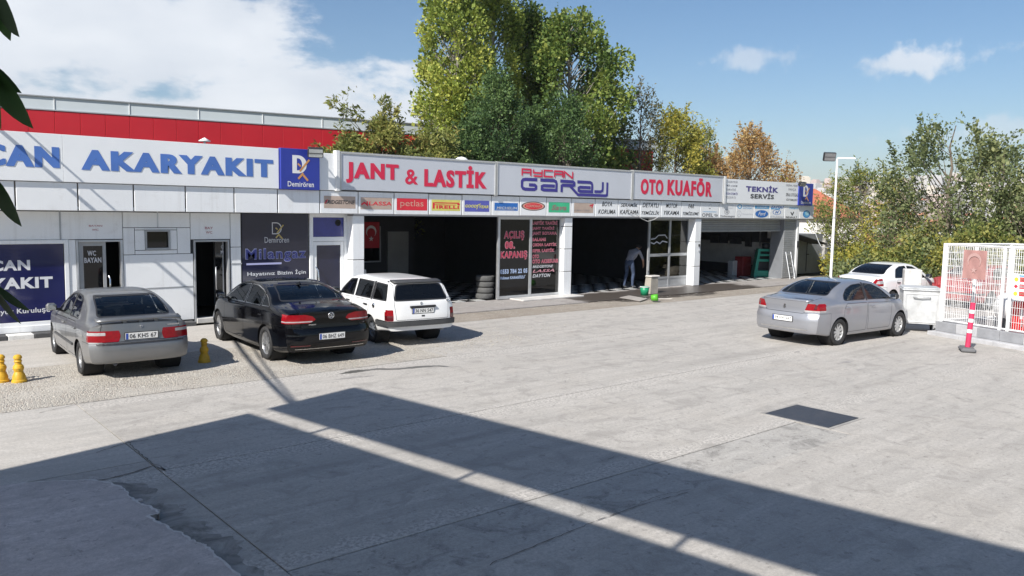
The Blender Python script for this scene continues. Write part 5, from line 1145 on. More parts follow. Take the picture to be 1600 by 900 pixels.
# ---- grey liftback
GREYP_ = paint('grey metallic paint', (.195, .20, .205), .55, .34, .14, .8)
def prot_lip(mb, t, S):
    lip(.985, 1.03, .68, .035, .028, .045)(mb, t, S)
    for y in (-.25, .25, 0): x = S['_warp'](S['x'][0], y, .95).x; mb.box(x + .02, x + .09, y - .03, y + .03, .95, 1.02)
    return mb
PRO = dict(x=(-.90, 3.36), wb=2.50, wheel_r=.292, arch=.335, tyre_w=.185, rim_r=.185, track=1.45, rim=(6, (.22, .26), None), rim_mat=ALLOY, paint=GREYP_,
    top=[(-.90, .955), (-.78, .985), (-.60, 1.01), (-.1, 1.215), (.25, 1.325), (.6, 1.375), (1.0, 1.392), (1.3, 1.38), (1.55, 1.335), (1.95, 1.14), (2.35, .955), (2.8, .88), (3.1, .80), (3.36, .64)],
    belt=[(-.90, .90), (-.4, .925), (.5, .905), (1.5, .88), (2.3, .86), (2.8, .81), (3.36, .58)], wid=[(-.90, .80), (-.5, .825), (0, .835), (1.2, .842), (2.4, .835), (2.9, .81), (3.36, .74)],
    bottom=[(-.90, .29), (-.5, .24), (0, .21), (2.6, .19), (3.36, .22)], rear=[(.25, .10), (.33, .02), (.45, 0), (.58, 0), (.64, .035), (.80, .05), (.96, .075)], front=[(.2, .1), (.45, 0), (.62, .03), (.85, .14)],
    side_windows=[([(1.02, .925), (2.10, .895), (2.02, .97), (1.70, 1.18), (1.42, 1.285), (1.04, 1.325)],), ([(.22, .94), (.98, .925), (1.0, 1.325), (.62, 1.31), (.42, 1.24)],)], trim_w=.022,
    rear_window=[(-.61, 1.02), (.61, 1.02), (.52, 1.335), (-.52, 1.335)], rear_glass=CAR_GLASS, side_glass=CAR_GLASS, windscreen=[(-.64, .975), (.64, .975), (.52, 1.33), (-.52, 1.33)], mid=.9,
    tail=[([(.36, .655), (.33, .75), (.35, .84), (.88, .84), (.88, .655)], .28, [([(.56, .765), (.88, .765), (.88, .815), (.56, .815)], LAMP_WHITE), ([(.52, .67), (.88, .67), (.88, .742), (.52, .742)], LAMP_RED)])], head=[(.4, .60), (.80, .60), (.80, .72), (.42, .68)],
    boot=([(-.62, .645), (.62, .645), (.64, .80), (.60, 1.015), (-.60, 1.015), (-.64, .80)], .03, -.45), rear_bumper=(-1.4, -.36, .635), front_bumper=(2.95, 4.0, .56), doors=[[(.10, .55), (.16, .28), (.95, .28), (.97, .885), (.28, .90), (.14, .80)], [(1.01, .28), (1.98, .28), (2.04, .84), (1.01, .88)]], handle_z=.79, mirror=(1.98, .92),
    plate=('06 KHS 67', .735, .010, -.05), rub=[(.46, .50, .42, 2.1)], extra=[('spoiler', GREYP_, prot_lip), ('bumper_line', BLACK_PLASTIC, reflect(.605, .634, 0, .70, .005)), ('exhaust', STEEL_D, exhaust(.42, .275, .032)), ('model_script', CHROME, word('PERSONA', -.42, -.64, .875, .90)), ('badge', CHROME, lambda mb, t, S: ring(mb, S['_warp'](S['x'][0], 0, .89).x - .004, 0, .89, .022, .008))])
# ---- white estate
WHITEP = paint('white car paint', (.80, .80, .79), .0, .28, .10, .7)
def kartal_trim(mb, t, S):
    x = S['_warp'](S['x'][0], 0, .84).x; mb.box(x - .045, x + .01, -.31, .31, .84, .885, bev=.01); mb.box(x - .03, x + .01, -.045, .045, .635, .68, bev=.008); return mb
def kartal_hinge(mb, t, S):
    p = S['_warp'](S['x'][0], -.66, .98); ring(mb, p.x - .01, p.y, p.z, .058, .018, .02); p = S['_warp'](S['x'][0], .03, .93); ring(mb, p.x - .004, p.y, p.z, .03, .012); return mb
def fuel_cap(mb, t, S):
    y = max(q[0] for q in S['_sect'](.02)) ; mb.lathe([(0, .02), (.045, .02), (.055, .008), (.055, -.01)], 16, Matrix.Translation((-.20, y * .985, .84)) @ Matrix.Rotation(-PI / 2, 4, 'X')); return mb
def kartal_spoiler(mb, t, S): return lip(1.385, 1.425, .58, .075, .035)(mb, t, S)
KAR = dict(x=(-.98, 3.22), wb=2.49, wheel_r=.292, arch=.345, tyre_w=.185, rim_r=.17, track=1.36, rim=(8, (.20, .26), None), rim_mat=STEELW, paint=WHITEP, tumble=.30, rcorner=(.02, .10), fcorner=(.04, .12),
    top=[(-.98, 1.36), (-.85, 1.40), (-.3, 1.435), (.6, 1.445), (1.15, 1.43), (1.36, 1.385), (1.65, 1.21), (1.98, .985), (2.4, .93), (2.9, .88), (3.22, .80)],
    belt=[(-.98, .93), (0, .925), (1.2, .91), (2.0, .90), (2.6, .86), (3.22, .76)], wid=[(-.98, .805), (-.5, .822), (0, .825), (1.2, .828), (2.4, .82), (3.22, .79)],
    bottom=[(-.98, .36), (-.6, .33), (0, .26), (2.5, .24), (3.22, .30)], rear=[(.30, .03), (.5, .0), (.62, .0), (.75, .015), (.93, .05), (1.15, .16), (1.40, .28)], front=[(.3, .05), (.5, 0), (.8, .03), (1.0, .1)],
    side_windows=[([(.98, .955), (1.83, .945), (1.78, 1.0), (1.55, 1.19), (1.38, 1.315), (1.0, 1.345)], .03), ([(.08, .965), (.92, .955), (.92, 1.35), (.10, 1.345)], .03), ([(-.70, .975), (-.02, .965), (-.02, 1.345), (-.56, 1.33)], .04)], side_glass=CAR_GLASS_T, trim_w=.03, black_side=[[(-.015, .95), (.075, .95), (.09, 1.36), (-.015, 1.36)]],
    rear_window=[(-.66, .985), (.66, .985), (.545, 1.335), (-.545, 1.335)], rear_glass=CAR_GLASS_T, rear_trim=.03, windscreen=[(-.66, 1.0), (.66, 1.0), (.56, 1.36), (-.56, 1.36)], mid=.6,
    tail=[([(.69, .575), (.69, .81), (.90, .81), (.90, .575)], .22, [([(.70, .585), (.90, .585), (.90, .685), (.70, .685)], LAMP_DARK)])], head=[(.45, .60), (.78, .60), (.78, .74), (.45, .74)],
    boot=([(-.63, .585), (.63, .585), (.66, .93), (.60, 1.39), (-.60, 1.39), (-.66, .93)], .03, -.2), rear_bumper=(-1.6, -.36, .57), front_bumper=(2.9, 4.0, .56), bumper_bands=[(.455, .57, GREY_PLASTIC, 'bumper_band')], band_push=.035, bumper_paint=WHITEP,
    doors=[[(.26, .30), (.95, .30), (.96, .925), (.04, .935), (.06, .76), (.20, .60)], [(1.0, .30), (1.84, .30), (1.84, .90), (1.0, .925)]], handle_z=.84, handle=BLACK_PLASTIC, mirror=(1.72, .96), mirror_mat=BLACK_PLASTIC, plate=('36 NN 547', .775, .014, -.05),
    extra=[('plate_light_bar', BLACK_PLASTIC, kartal_trim), ('lock_ring', CHROME, kartal_hinge), ('fuel_cap', CHROME, fuel_cap), ('spoiler', GREY_PLASTIC, kartal_spoiler), ('exhaust', STEELW, exhaust(-.52, .33, .03))])
# ---- silver-lilac saloon
SILV = paint('silver metallic paint', (.345, .355, .385), .6, .33, .14, .9)
def lion(mb, t, S):
    x = S['_warp'](S['x'][0], 0, .88).x - .006; z = .88; pts = [(-.02, -.05), (.0, -.05), (.012, -.01), (.03, -.04), (.04, -.03), (.02, .02), (.03, .05), (.0, .06), (-.03, .04), (-.015, .02), (-.035, .0)]; return mb.add([(x, -a, z + b) for a, b in pts], [tuple(range(len(pts)))])
def whip(mb, t, S):
    z = curve(S['top'])(.85); return mb.tube([(.85, 0, z - .005), (.55, 0, z + .17)], [.006, .003], 6)
PEU = dict(x=(-.97, 3.47), wb=2.652, wheel_r=.312, arch=.36, tyre_w=.195, rim_r=.20, track=1.52, rim=(9, (.20, .30), None), rim_mat=HUBCAP, paint=SILV,
    top=[(-.97, 1.03), (-.85, 1.075), (-.6, 1.105), (-.33, 1.13), (.1, 1.30), (.5, 1.41), (.95, 1.46), (1.3, 1.463), (1.65, 1.43), (1.95, 1.33), (2.3, 1.17), (2.62, 1.03), (2.95, .97), (3.25, .88), (3.47, .70)],
    belt=[(-.97, .965), (-.3, 1.0), (.6, .98), (1.5, .955), (2.4, .93), (2.95, .87), (3.47, .62)], wid=[(-.97, .82), (-.6, .86), (0, .872), (1.3, .876), (2.6, .87), (3.1, .85), (3.47, .78)],
    bottom=[(-.97, .30), (-.6, .25), (0, .21), (2.7, .20), (3.47, .23)], rear=[(.25, .12), (.33, .03), (.48, .0), (.66, .0), (.74, .05), (.9, .06), (1.02, .05), (1.06, .08)], front=[(.2, .12), (.45, 0), (.65, .03), (.9, .15)],
    side_windows=[([(1.20, 1.0), (2.28, .975), (2.22, 1.03), (1.90, 1.235), (1.60, 1.345), (1.22, 1.382)],), ([(.20, 1.04), (.26, 1.015), (1.12, 1.002), (1.14, 1.383), (.72, 1.365), (.42, 1.28), (.24, 1.15)], .08)], black_side=[[(1.125, .985), (1.195, .985), (1.215, 1.40), (1.135, 1.40)]], trim_w=.018, side_glass=CAR_GLASS,
    rear_window=[(-.63, 1.135), (.63, 1.135), (.50, 1.415), (-.50, 1.415)], rear_glass=CAR_GLASS, windscreen=[(-.66, 1.05), (.66, 1.05), (.53, 1.40), (-.53, 1.40)], mid=1.1,
    tail=[([(.50, .80), (.58, .99), (.95, .99), (.95, .80)], .42, [([(.50, .80), (.95, .80), (.95, .835), (.51, .835)], LAMP_WHITE), ([(.70, .86), (.74, .975), (.78, .975), (.76, .86)], LAMP_DARK)])], head=[(.42, .64), (.83, .64), (.86, .78), (.48, .72)],
    boot=([(-.50, .755), (.50, .755), (.60, 1.0), (.60, 1.2), (-.60, 1.2), (-.60, 1.0)], .04, -.34), rear_bumper=(-1.5, -.38, .77), front_bumper=(3.0, 4.0, .60), doors=[[(.12, .62), (.20, .29), (1.10, .29), (1.12, .945), (.26, .96), (.16, .85)], [(1.16, .29), (2.16, .29), (2.24, .90), (1.16, .945)]], handle_z=.86, mirror=(2.18, .985), mirror_mat=BLACK_PLASTIC, plate=('34 GVJ 267', .61, .010, .0),
    extra=[('badge', CHROME, lion), ('aerial', BLACK_PLASTIC, whip), ('chrome_strip', CHROME, reflect(.375, .40, 0, .62)), ('boot_lip', SILV, lip(1.045, 1.08, .60, .03, .02))])
# ---- small white saloon behind
CLI = dict(PEU); CLI.update(x=(-.90, 3.27), wb=2.47, wheel_r=.285, arch=.345, tyre_w=.18, rim_r=.18, track=1.42, paint=WHITEP, rim_mat=STEELW,
    top=[(-.90, 1.02), (-.8, 1.05), (-.55, 1.07), (-.35, 1.085), (.05, 1.27), (.4, 1.38), (.85, 1.432), (1.2, 1.432), (1.5, 1.40), (1.8, 1.29), (2.15, 1.11), (2.42, .99), (2.8, .92), (3.1, .82), (3.27, .66)],
    belt=[(-.90, .93), (-.3, .96), (.6, .935), (1.5, .91), (2.3, .88), (2.8, .82), (3.27, .6)], wid=[(-.90, .77), (-.5, .81), (0, .82), (1.2, .822), (2.4, .818), (2.9, .80), (3.27, .72)],
    side_windows=[([(1.05, .955), (2.05, .93), (1.98, .99), (1.70, 1.20), (1.42, 1.315), (1.07, 1.35)],), ([(.16, .975), (.97, .96), (.99, 1.352), (.62, 1.34), (.35, 1.25)], .05)], black_side=[], rear_window=[(-.60, 1.09), (.60, 1.09), (.48, 1.385), (-.48, 1.385)], windscreen=[(-.62, 1.01), (.62, 1.01), (.5, 1.37), (-.5, 1.37)], mid=.95, side_glass=CAR_GLASS_T, rear_glass=CAR_GLASS_T,
    tail=[([(.60, .74), (.58, .86), (.66, .97), (.76, 1.0), (.9, .98), (.9, .74)], .36, [([(.66, .80), (.70, .90), (.84, .92), (.86, .82)], LAMP_WHITE)])], boot=([(-.52, .72), (.52, .72), (.56, .95), (.56, 1.2), (-.56, 1.2), (-.56, .95)], .04, -.36), rear_bumper=(-1.4, -.36, .70), bumper_bands=[(.50, .56, GREY_PLASTIC, 'bumper_band')], front_bumper=(2.85, 4, .58),
    doors=[[(.12, .60), (.2, .29), (.95, .29), (.97, .90), (.24, .92)], [(1.01, .29), (1.95, .29), (2.0, .86), (1.01, .90)]], handle_z=.83, handle=BLACK_PLASTIC, mirror=(1.96, .94), plate=('06 AT 385', .60, .01, 0), extra=[])
REDP = paint('red car paint', (.36, .02, .025), .1, .3, .15)
RED_ = dict(CLI); RED_.update(paint=REDP, side_glass=CAR_GLASS_T); RED_.pop('plate')
def place(S, rear_l, heading):
    """car origin is the middle of the rear axle on the ground; rear_l the ground point under the left rear tyre's outer edge"""
    h = rad(heading); lf = Vector((-math.sin(h), math.cos(h))); d = S['track'] / 2 + S['tyre_w'] / 2; return (rear_l[0] - lf.x * d, rear_l[1] - lf.y * d, .004), h
for S in (PAS, PRO, KAR, PEU, CLI, RED_): S['rim'] = S['rim'][:2] + (None,)
CARS = bool(1)
l, h = place(PRO, (3.35, 15.42), 88); car('liftback_car', 'grey metallic liftback with a rear spoiler parked before the toilet doors', l, h, PRO)
l, h = place(PAS, (6.49, 14.92), 87); car('saloon_car', 'glossy black saloon with chrome window trim parked beside the white estate', l, h, PAS)
l, h = place(KAR, (9.24, 15.55), 84); car('estate_car', 'boxy white estate with dark windows parked before the tyre bay', l, h, KAR)
car('saloon_car', 'silver grey saloon parked side-on in the open yard by the bin', (17.85, 10.0, 0), rad(-4), PEU)
car('saloon_car', 'white saloon with round tail lamps parked behind the metal bin', (26.6, 12.7, 0), rad(-6), CLI)
car('hatchback_car', 'red car mostly hidden behind the bin and the wire cage', (29.0, 10.6, 0), rad(-8), RED_)
# ================================================================== yard furniture
YELLOW = mat('yellow bollard paint', (.60, .35, .02), .5, var=.15, vs=8, dirt=.55, dcol=(.22, .15, .06))
prof = [(0, .0), (.135, .0), (.135, .03), (.118, .045), (.112, .10), (.092, .14), (.075, .175), (.085, .20), (.098, .235), (.085, .275), (.062, .295), (.058, .33), (.075, .345), (.062, .36), (.06, .385), (.078, .40), (.07, .43), (.04, .455), (0, .46)]
me = MB().lathe(prof, 20).mesh('bollard'); me.materials.append(YELLOW); me.set_sharp_from_angle(angle=rad(30))
for i, ((x, y), lb) in enumerate((((2.20, 15.50), 'yellow turned plastic bollard cut by the left edge of the picture'), ((2.43, 15.33), 'yellow turned plastic bollard left of the grey liftback'), ((5.47, 15.32), 'yellow turned plastic bollard between the grey liftback and the black saloon'))):
    o = link('bollard', me, None); o.location = (x, y, .006); o.scale = (.86, .86, 1); o.rotation_euler = (random.uniform(-.03, .03), random.uniform(-.03, .03), i); tag(o, lb, 'bollard', 'yellow bollards')
# red and white flexible post
g = on_ground(1511, 549); PR = mat('faded red post plastic', (.56, .035, .10), .45, var=.12, vs=6, dirt=.2); PW = mat('white reflective band', (.75, .75, .74), .35, var=.05)
t = thing('marker_post', 'red marker post with white bands on a grey base before the wire cage', 'marker post', (g.x, g.y, 0), world=False); t.rotation_euler = (.0, .0, .5)
MB().box(-.26, .26, -.15, .15, 0, .10, bev=.035).build('base', mat('grey rubber base', (.14, .14, .145), .8, var=.15), t)
tl = Vector((.03, -.05, 1)); zz = .10
for z0, z1, w_ in ((.10, .42, 0), (.42, .50, 1), (.50, .66, 0), (.66, .74, 1), (.74, .86, 0), (.86, .94, 1), (.94, 1.10, 0)): MB().tube([tl * z0, tl * z1], .058 if w_ else .056, 16, cap=(z1 > 1)).build('white_band' if w_ else 'post_section', PW if w_ else PR, t)
# galvanised wheeled bin
GALV = mat('galvanised steel', (.60, .61, .61), .5, .35, var=.14, vs=4, dirt=.30, dcol=(.30, .27, .24)); nrm_ = Vector((-.86, -.51, 0)); ang = math.atan2(nrm_.y, nrm_.x)
t = thing('wheeled_bin', 'galvanised steel refuse bin on castors between the silver saloon and the cage', 'bin', (21.95, 9.15, 0), rz=ang + PI, world=False)   # local -x is the front
w2 = .44; z0, z1 = .22, 1.09
v = [(-.36, -w2 * .93, z0), (-.36, w2 * .93, z0), (.34, w2 * .93, z0), (.34, -w2 * .93, z0), (-.43, -w2, z1), (-.43, w2, z1), (.40, w2, z1), (.40, -w2, z1)]
MB().add(v, [(0, 1, 2, 3), (0, 4, 5, 1), (1, 5, 6, 2), (2, 6, 7, 3), (3, 7, 4, 0)]).build('body', GALV, t)
mb = MB()
for s in (-1, 1): mb.tube([(-.365, s * w2 * .80, z0 + .05), (-.425, s * w2 * .84, z1 - .09)], .012, 6)
mb.tube([(-.425, -w2 * .84, z1 - .09), (-.425, w2 * .84, z1 - .09)], .012, 6); mb.tube([(-.368, -w2 * .80, z0 + .05), (-.368, w2 * .80, z0 + .05)], .012, 6); mb.build('pressed_rib', GALV, t)
MB().box(-.47, .44, -w2 - .03, w2 + .03, z1, z1 + .035, bev=.012).build('rim', GALV, t); MB().box(-.45, .43, -w2 - .01, w2 + .01, z1 + .036, z1 + .075, bev=.02).build('lid', GALV, t)
MB().tube([(-.40, -.20, .93), (-.47, -.19, .92), (-.475, 0, .91), (-.47, .19, .92), (-.40, .20, .93)], .016, 8).build('handle', ALU_GREY, t)
for sx_ in (-.30, .28):
    for s in (-1, 1): q = MB(); q.lathe([(.0, -.02), (.075, -.02), (.08, 0), (.075, .02), (0, .02)], 16, Matrix.Translation((sx_, s * .36, .08)) @ Matrix.Rotation(PI / 2, 4, 'X')); c_ = q.build('castor', RUBBER, t); MB().box(sx_ - .05, sx_ + .05, s * .36 - .045, s * .36 + .045, .10, z0, bev=.01).build('castor_fork', ALU_GREY, t)
tag(MB().box(-.24, .24, -.22, .22, 0, 1.52, M=Matrix.Translation((23.3, 9.95, 0)) @ Matrix.Rotation(ang, 4, 'Z'), bev=.02).build('concrete_pier', mat('stained white render', (.62, .60, .57), .85, var=.18, vs=3, dirt=.5, dcol=(.25, .23, .21), bump=.2)), 'stained square concrete pier standing behind the refuse bin', 'pier')
# ---- wire cage
A0 = Vector((21.66, 8.58, 0)); du = Vector((-.30, -.954, 0)); dv_ = Vector((.954, -.30, 0)); FW = mat('white painted steel', (.80, .80, .79), .45, var=.06, vs=5, dirt=.15)
cg = thing('wire_cage', 'white welded wire cage on a low block wall at the right edge', 'cage', tuple(A0))
BLK = mat('grey paving block', (.42, .42, .43), .85, var=.16, vs=4, bump=.25, bs=40); BLK2 = mat('dark grey block', (.27, .275, .29), .85, var=.16, vs=4, bump=.25, bs=40)
cM = Matrix(((du.x, dv_.x, 0, A0.x), (du.y, dv_.y, 0, A0.y), (0, 0, 1, 0), (0, 0, 0, 1)))
def cpt(u, v, z): return cM @ Vector((u, v, z))
LU_, DV, ZB, ZT = 5.2, 2.5, .34, 2.33
for i in range(9): MB().box(i * .58 + .004, i * .58 + .574, -.02, .18, .10, ZB, M=cM, bev=.008).build('wall_block', BLK2 if i % 3 != 1 else BLK, cg)
for i in range(4): MB().box(.0, .18, .184 + i * .58, .184 + i * .58 + .572, .10, ZB, M=cM, bev=.008).build('wall_block', BLK, cg)
for i in range(6): MB().box(i * .9 - .05, i * .9 + .842, -.24, .2, -.02, .098, M=cM, bev=.012).build('kerb_block', BLK, cg)
MB().box(.2, LU_, .2, DV, -.05, .12, M=cM).build('cage_floor', CONC_OLD, cg)
def rod(mb, a, b, r=.0045, n=4): mb.tube([cpt(*a), cpt(*b)], r, n, cap=False, smooth=False)
def mesh_panel(a, b, z0, z1, name='wire_panel'):
    mb = MB(); L_ = math.hypot(b[0] - a[0], b[1] - a[1]); n = int(L_ / .055)
    for i in range(1, n): t_ = i / n; p = (a[0] + (b[0] - a[0]) * t_, a[1] + (b[1] - a[1]) * t_); rod(mb, (*p, z0), (*p, z1))
    m = int((z1 - z0) / .17)
    for i in range(m + 1): z = z0 + (z1 - z0) * i / m; rod(mb, (*a, z), (*b, z), .005)
    o = mb.build(name, FW, cg, fix=False); return o
def post(u, v, z0, z1, w_=.035): return MB().box(u - w_, u + w_, v - w_, v + w_, z0, z1, M=cM, bev=.006).build('post', FW, cg)
US = (0.08, 1.66, 1.86, 3.5, 5.1)
for u in US: post(u, .08, ZB, ZT, .045 if u < .1 else .032)
for v in (1.2, DV): post(.08, v, ZB - .2, ZT)
for u in (1.7, 3.4, 5.1): post(u, DV, .1, ZT)
for a, b in ((0, 1), (2, 3), (3, 4)): mesh_panel((US[a] + .03, .08), (US[b] - .03, .08), ZB + .06, ZT - .05)
mesh_panel((.08, .1), (.08, 1.18), ZB + .06, ZT - .05); mesh_panel((.08, 1.22), (.08, DV), ZB + .06, ZT - .05); mesh_panel((.1, DV), (1.68, DV), ZB + .06, ZT - .05); mesh_panel((1.72, DV), (3.4, DV), ZB + .06, ZT - .05)
def rail(a, b, w_=.02):
    p, q = cpt(*a), cpt(*b); MB().tube([p, q], w_ * 1.2, 4, smooth=False).build('rail', FW, cg)
for z in (ZB + .04, ZT - .02): rail((.08, .08, z), (5.1, .08, z)); rail((.08, .08, z), (.08, DV, z)); rail((.08, DV, z), (5.1, DV, z))
rail((1.7, .08, ZT - .02), (1.7, DV, ZT - .02)); rail((3.45, .08, ZT - .02), (3.45, DV, ZT - .02))
# faded flag on the cage
FADE = mat('faded red cloth', (.40, .215, .195), .85, var=.12, vs=3); FADW = mat('faded white cloth print', (.48, .30, .275), .85)
def crescent(cx, cz, r, n=22):
    a0 = .62; o_ = [(cx + r * math.cos(a0 + (2 * PI - 2 * a0) * i / n), cz + r * math.sin(a0 + (2 * PI - 2 * a0) * i / n)) for i in range(n + 1)]
    p, q = o_[0], o_[-1]; c2 = cx + r * .25; r2 = math.hypot(p[0] - c2, p[1] - cz); b0 = math.atan2(p[1] - cz, p[0] - c2)
    i_ = [(c2 + r2 * math.cos(b0 + (2 * PI - 2 * b0) * i / n), cz + r2 * math.sin(b0 + (2 * PI - 2 * b0) * i / n)) for i in range(n + 1)]
    return o_, i_
def star(cx, cz, r): return [(cx + (r if i % 2 == 0 else r * .382) * math.cos(PI + i * PI / 5), cz + (r if i % 2 == 0 else r * .382) * math.sin(PI + i * PI / 5)) for i in range(10)]
def flag(name, label, fn, w_, h_, mr_, mw_, upright=True, loc=(0, 0, 0)):
    t = thing(name, label, 'flag', loc); n = 14; v = []; f = []
    for i in range(n + 1):
        for j in range(n + 1): v.append(fn(w_ * i / n, h_ * j / n, .012 * math.sin(i * .9) * math.sin(j * .5 + 1)))
    for i in range(n):
        for j in range(n): a = i * (n + 1) + j; f.append((a, a + n + 1, a + n + 2, a + 1))
    MB().add(v, f, True).build('cloth', mr_, t); S_ = w_ * .30
    def emb(p): return (w_ * .5 + p[1] * 1.0, h_ * .64 - p[0]) if upright else (w_ * .4 + p[0], h_ * .5 + p[1])
    o_, i_ = crescent(0, 0, S_); k_ = len(o_); V = [fn(*emb(p), -.016) for p in o_] + [fn(*emb(p), -.016) for p in i_]
    MB().add(V, [(i, i + 1, k_ + i + 1, k_ + i) for i in range(k_ - 1)]).build('crescent', mw_, t, fix=False); s_ = star(S_ * 1.25, 0, S_ * .5); MB().add([fn(*emb(p), -.016) for p in s_], [tuple(range(10))]).build('star', mw_, t, fix=False); return t
def cagefront(u, z, off=0.0): return cpt(u, .02 + off, z)
flag('flag', 'faded red flag with crescent and star hung on the wire cage', lambda a, b, d: cpt(.62 + a, .035 + d, 1.50 + b), .62, .70, FADE, FADW, loc=tuple(cpt(.9, .03, 1.5)))
# warning board on the cage
t = thing('warning_board', 'white safety board with yellow and red pictograms on the wire cage', 'sign', tuple(cpt(2.3, .03, 1.15))); MB().box(1.93, 2.85, .01, .03, 1.14, 1.72, M=cM).build('board', WHITE_PRINT, t)
def crect(u0, u1, z0, z1, m, nm): MB().add([cpt(u0, .005, z0), cpt(u1, .005, z0), cpt(u1, .005, z1), cpt(u0, .005, z1)], [(0, 1, 2, 3)]).build(nm, m, t, fix=False)
YP = mat('yellow pictogram', (.75, .55, .06), .5)
crect(2.1, 2.75, 1.66, 1.69, SKY, 'heading')
for i, u in enumerate((1.98, 2.44)):
    for j, z in enumerate((1.53, 1.37, 1.20)):
        n = 12; MB().add([cpt(u + .055 + .05 * math.cos(2 * PI * k_ / (4 if j == 1 else n)), .006, z + .055 + .05 * math.sin(2 * PI * k_ / (4 if j == 1 else n))) for k_ in range(4 if j == 1 else n)], [tuple(range(4 if j == 1 else n))]).build('pictogram', RB if j == 1 else YP, t, fix=False); crect(u + .14, u + .38, z + .01, z + .11, RB, 'text_box'); crect(u + .15, u + .37, z + .03, z + .09, WHITE_PRINT if j == 1 else PINKT, 'text_line'); 
# things inside the cage
FIRE = mat('fire cabinet red', (.62, .02, .02), .4, var=.08)
t = thing('fire_cabinet', 'red metal fire cabinet standing inside the wire cage', 'cabinet', tuple(cpt(1.86, .66, .12))); MB().box(1.62, 2.10, .50, .82, .12, 1.02, M=cM, bev=.02).build('case', FIRE, t); MB().box(1.655, 2.065, .48, .50, .16, .98, M=cM, bev=.006).build('door', FIRE, t); MB().box(1.87, 1.93, .47, .479, .62, .85, M=cM).build('label', WHITE_PRINT, t); MB().box(1.93, 1.95, .45, .48, .45, .6, M=cM).build('handle', CHROME, t)
t = thing('pump_unit', 'dark pump unit on a frame behind the red cabinet', 'pump', tuple(cpt(3.0, 1.4, .12))); MB().box(2.65, 3.4, 1.3, 1.8, .55, 1.1, M=cM, bev=.05).build('motor', BLACK_PLASTIC, t); MB().box(2.55, 3.5, 1.25, 1.85, .12, .54, M=cM, bev=.02).build('frame', STEEL_D, t); MB().tube([cpt(2.7, 1.5, 1.1), cpt(2.6, 1.5, 1.45), cpt(2.4, 1.4, 1.5)], .05, 8).build('pipe', STEEL_D, t)
t = thing('gas_tank', 'pale horizontal tank inside the wire cage', 'tank', tuple(cpt(1.2, 1.8, .12))); MB().tube([cpt(.45, 1.75, .72), cpt(.52, 1.75, .72), cpt(1.55, 1.75, .72), cpt(1.62, 1.75, .72)], [.22, .36, .36, .22], 20).build('vessel', WHITE_PAINT, t); MB().box(.6, .75, 1.5, 2.0, .12, .45, M=cM).build('saddle', STEEL_D, t); MB().box(1.3, 1.45, 1.5, 2.0, .12, .45, M=cM).build('saddle', STEEL_D, t); MB().tube([cpt(1.05, 1.75, 1.05), cpt(1.05, 1.75, 1.25)], .07, 10).build('valve', ORANGE_PRINT, t)
# ---- lamp pole
b0 = Vector((26.82, 14.22, 0)); t = thing('lamp_pole', 'slim white lamp pole with a short cross arm beyond the silver saloon', 'lamp post', tuple(b0)); top_ = 4.92
MB().tube([b0, b0 + Vector((0, 0, 2.9))], .046, 12).build('lower_pole', FW, t); MB().tube([b0 + Vector((0, 0, 2.9)), b0 + Vector((0, 0, top_))], .035, 12).build('upper_pole', FW, t); MB().lathe([(.0, 2.88), (.062, 2.88), (.062, 2.93), (0, 2.93)], 12, Matrix.Translation(b0)).build('collar', ALU_GREY, t)
ad = CR.copy(); ad.z = 0; ad.normalize(); MB().box(0, .62, -.025, .025, top_, top_ + .05, M=Matrix.Translation(b0) @ Matrix.Rotation(math.atan2(ad.y, ad.x), 4, 'Z')).build('cross_arm', FW, t); MB().box(-.16, .16, -.12, .12, 0, .015, M=Matrix.Translation(b0)).build('base_plate', ALU_GREY, t)
p = b0 + Vector((0, 0, 4.98)) - ad * .27; fl2 = floodlight(p, (-.75, -.95, -.28), .42, .30, 'black floodlight at the top of the slim white lamp pole', mat('dim lamp lens', (.22, .22, .22), .3, .2, var=.1))
pts = [on_y(1262, 344, 20.1), on_y(1270, 352, 19.0), on_y(1276, 370, 17.5), on_y(1284, 386, 16.0), Vector((b0.x, b0.y, 1.9))]
tag(MB().tube(catmull([tuple(p) for p in pts], 6), .014, 6).build('supply_cable', mat('white wire', (.6, .6, .58), .6)), 'pale cable looping from the garage corner to the lamp pole', 'cable')
# ---- ladder leaning on the garage corner
t = thing('step_ladder', 'aluminium ladder leaning on the grey corner pillar of the garage', 'ladder', (px0 + .2, 19.9, 0))
la, lb = Vector((px0 + .02, 19.80, .03)), Vector((px0 + .16, 20.17, 1.25)); off_ = Vector((.42, 0, 0))
for s in (0, 1): MB().tube([la + off_ * s, lb + off_ * s], .025, 6).build('rail', ALU, t)
for k_ in range(6): q = la.lerp(lb, (k_ + .6) / 6.2); MB().tube([q, q + off_], .016, 6).build('rung', ALU, t)
# ---- wash things before bay 2
g = on_ground(1017, 458, .03); t = thing('stone_block', 'worn beige block with a rag on it at the wash bay door', 'block', (g.x, g.y, .03)); v = [(-.22, -.16, 0), (.20, -.16, 0), (.20, .16, 0), (-.22, .16, 0), (-.16, -.13, .58), (.22, -.13, .58), (.22, .13, .58), (-.16, .13, .58)]
MB().add([(g.x + a, g.y + b, .03 + c) for a, b, c in v], [(0, 3, 2, 1), (4, 5, 6, 7), (0, 1, 5, 4), (1, 2, 6, 5), (2, 3, 7, 6), (3, 0, 4, 7)]).build('block', mat('beige stone', (.36, .33, .28), .85, var=.2, bump=.25), t); MB().box(g.x - .2, g.x + .32, g.y - .16, g.y + .15, .615, .68, bev=.03).build('rag', mat('pale rag', (.55, .52, .48), .9, var=.15), t)
BUCK = mat('green plastic', (.015, .26, .12), .4, var=.1); LIME = mat('lime plastic', (.10, .42, .03), .4, var=.08)
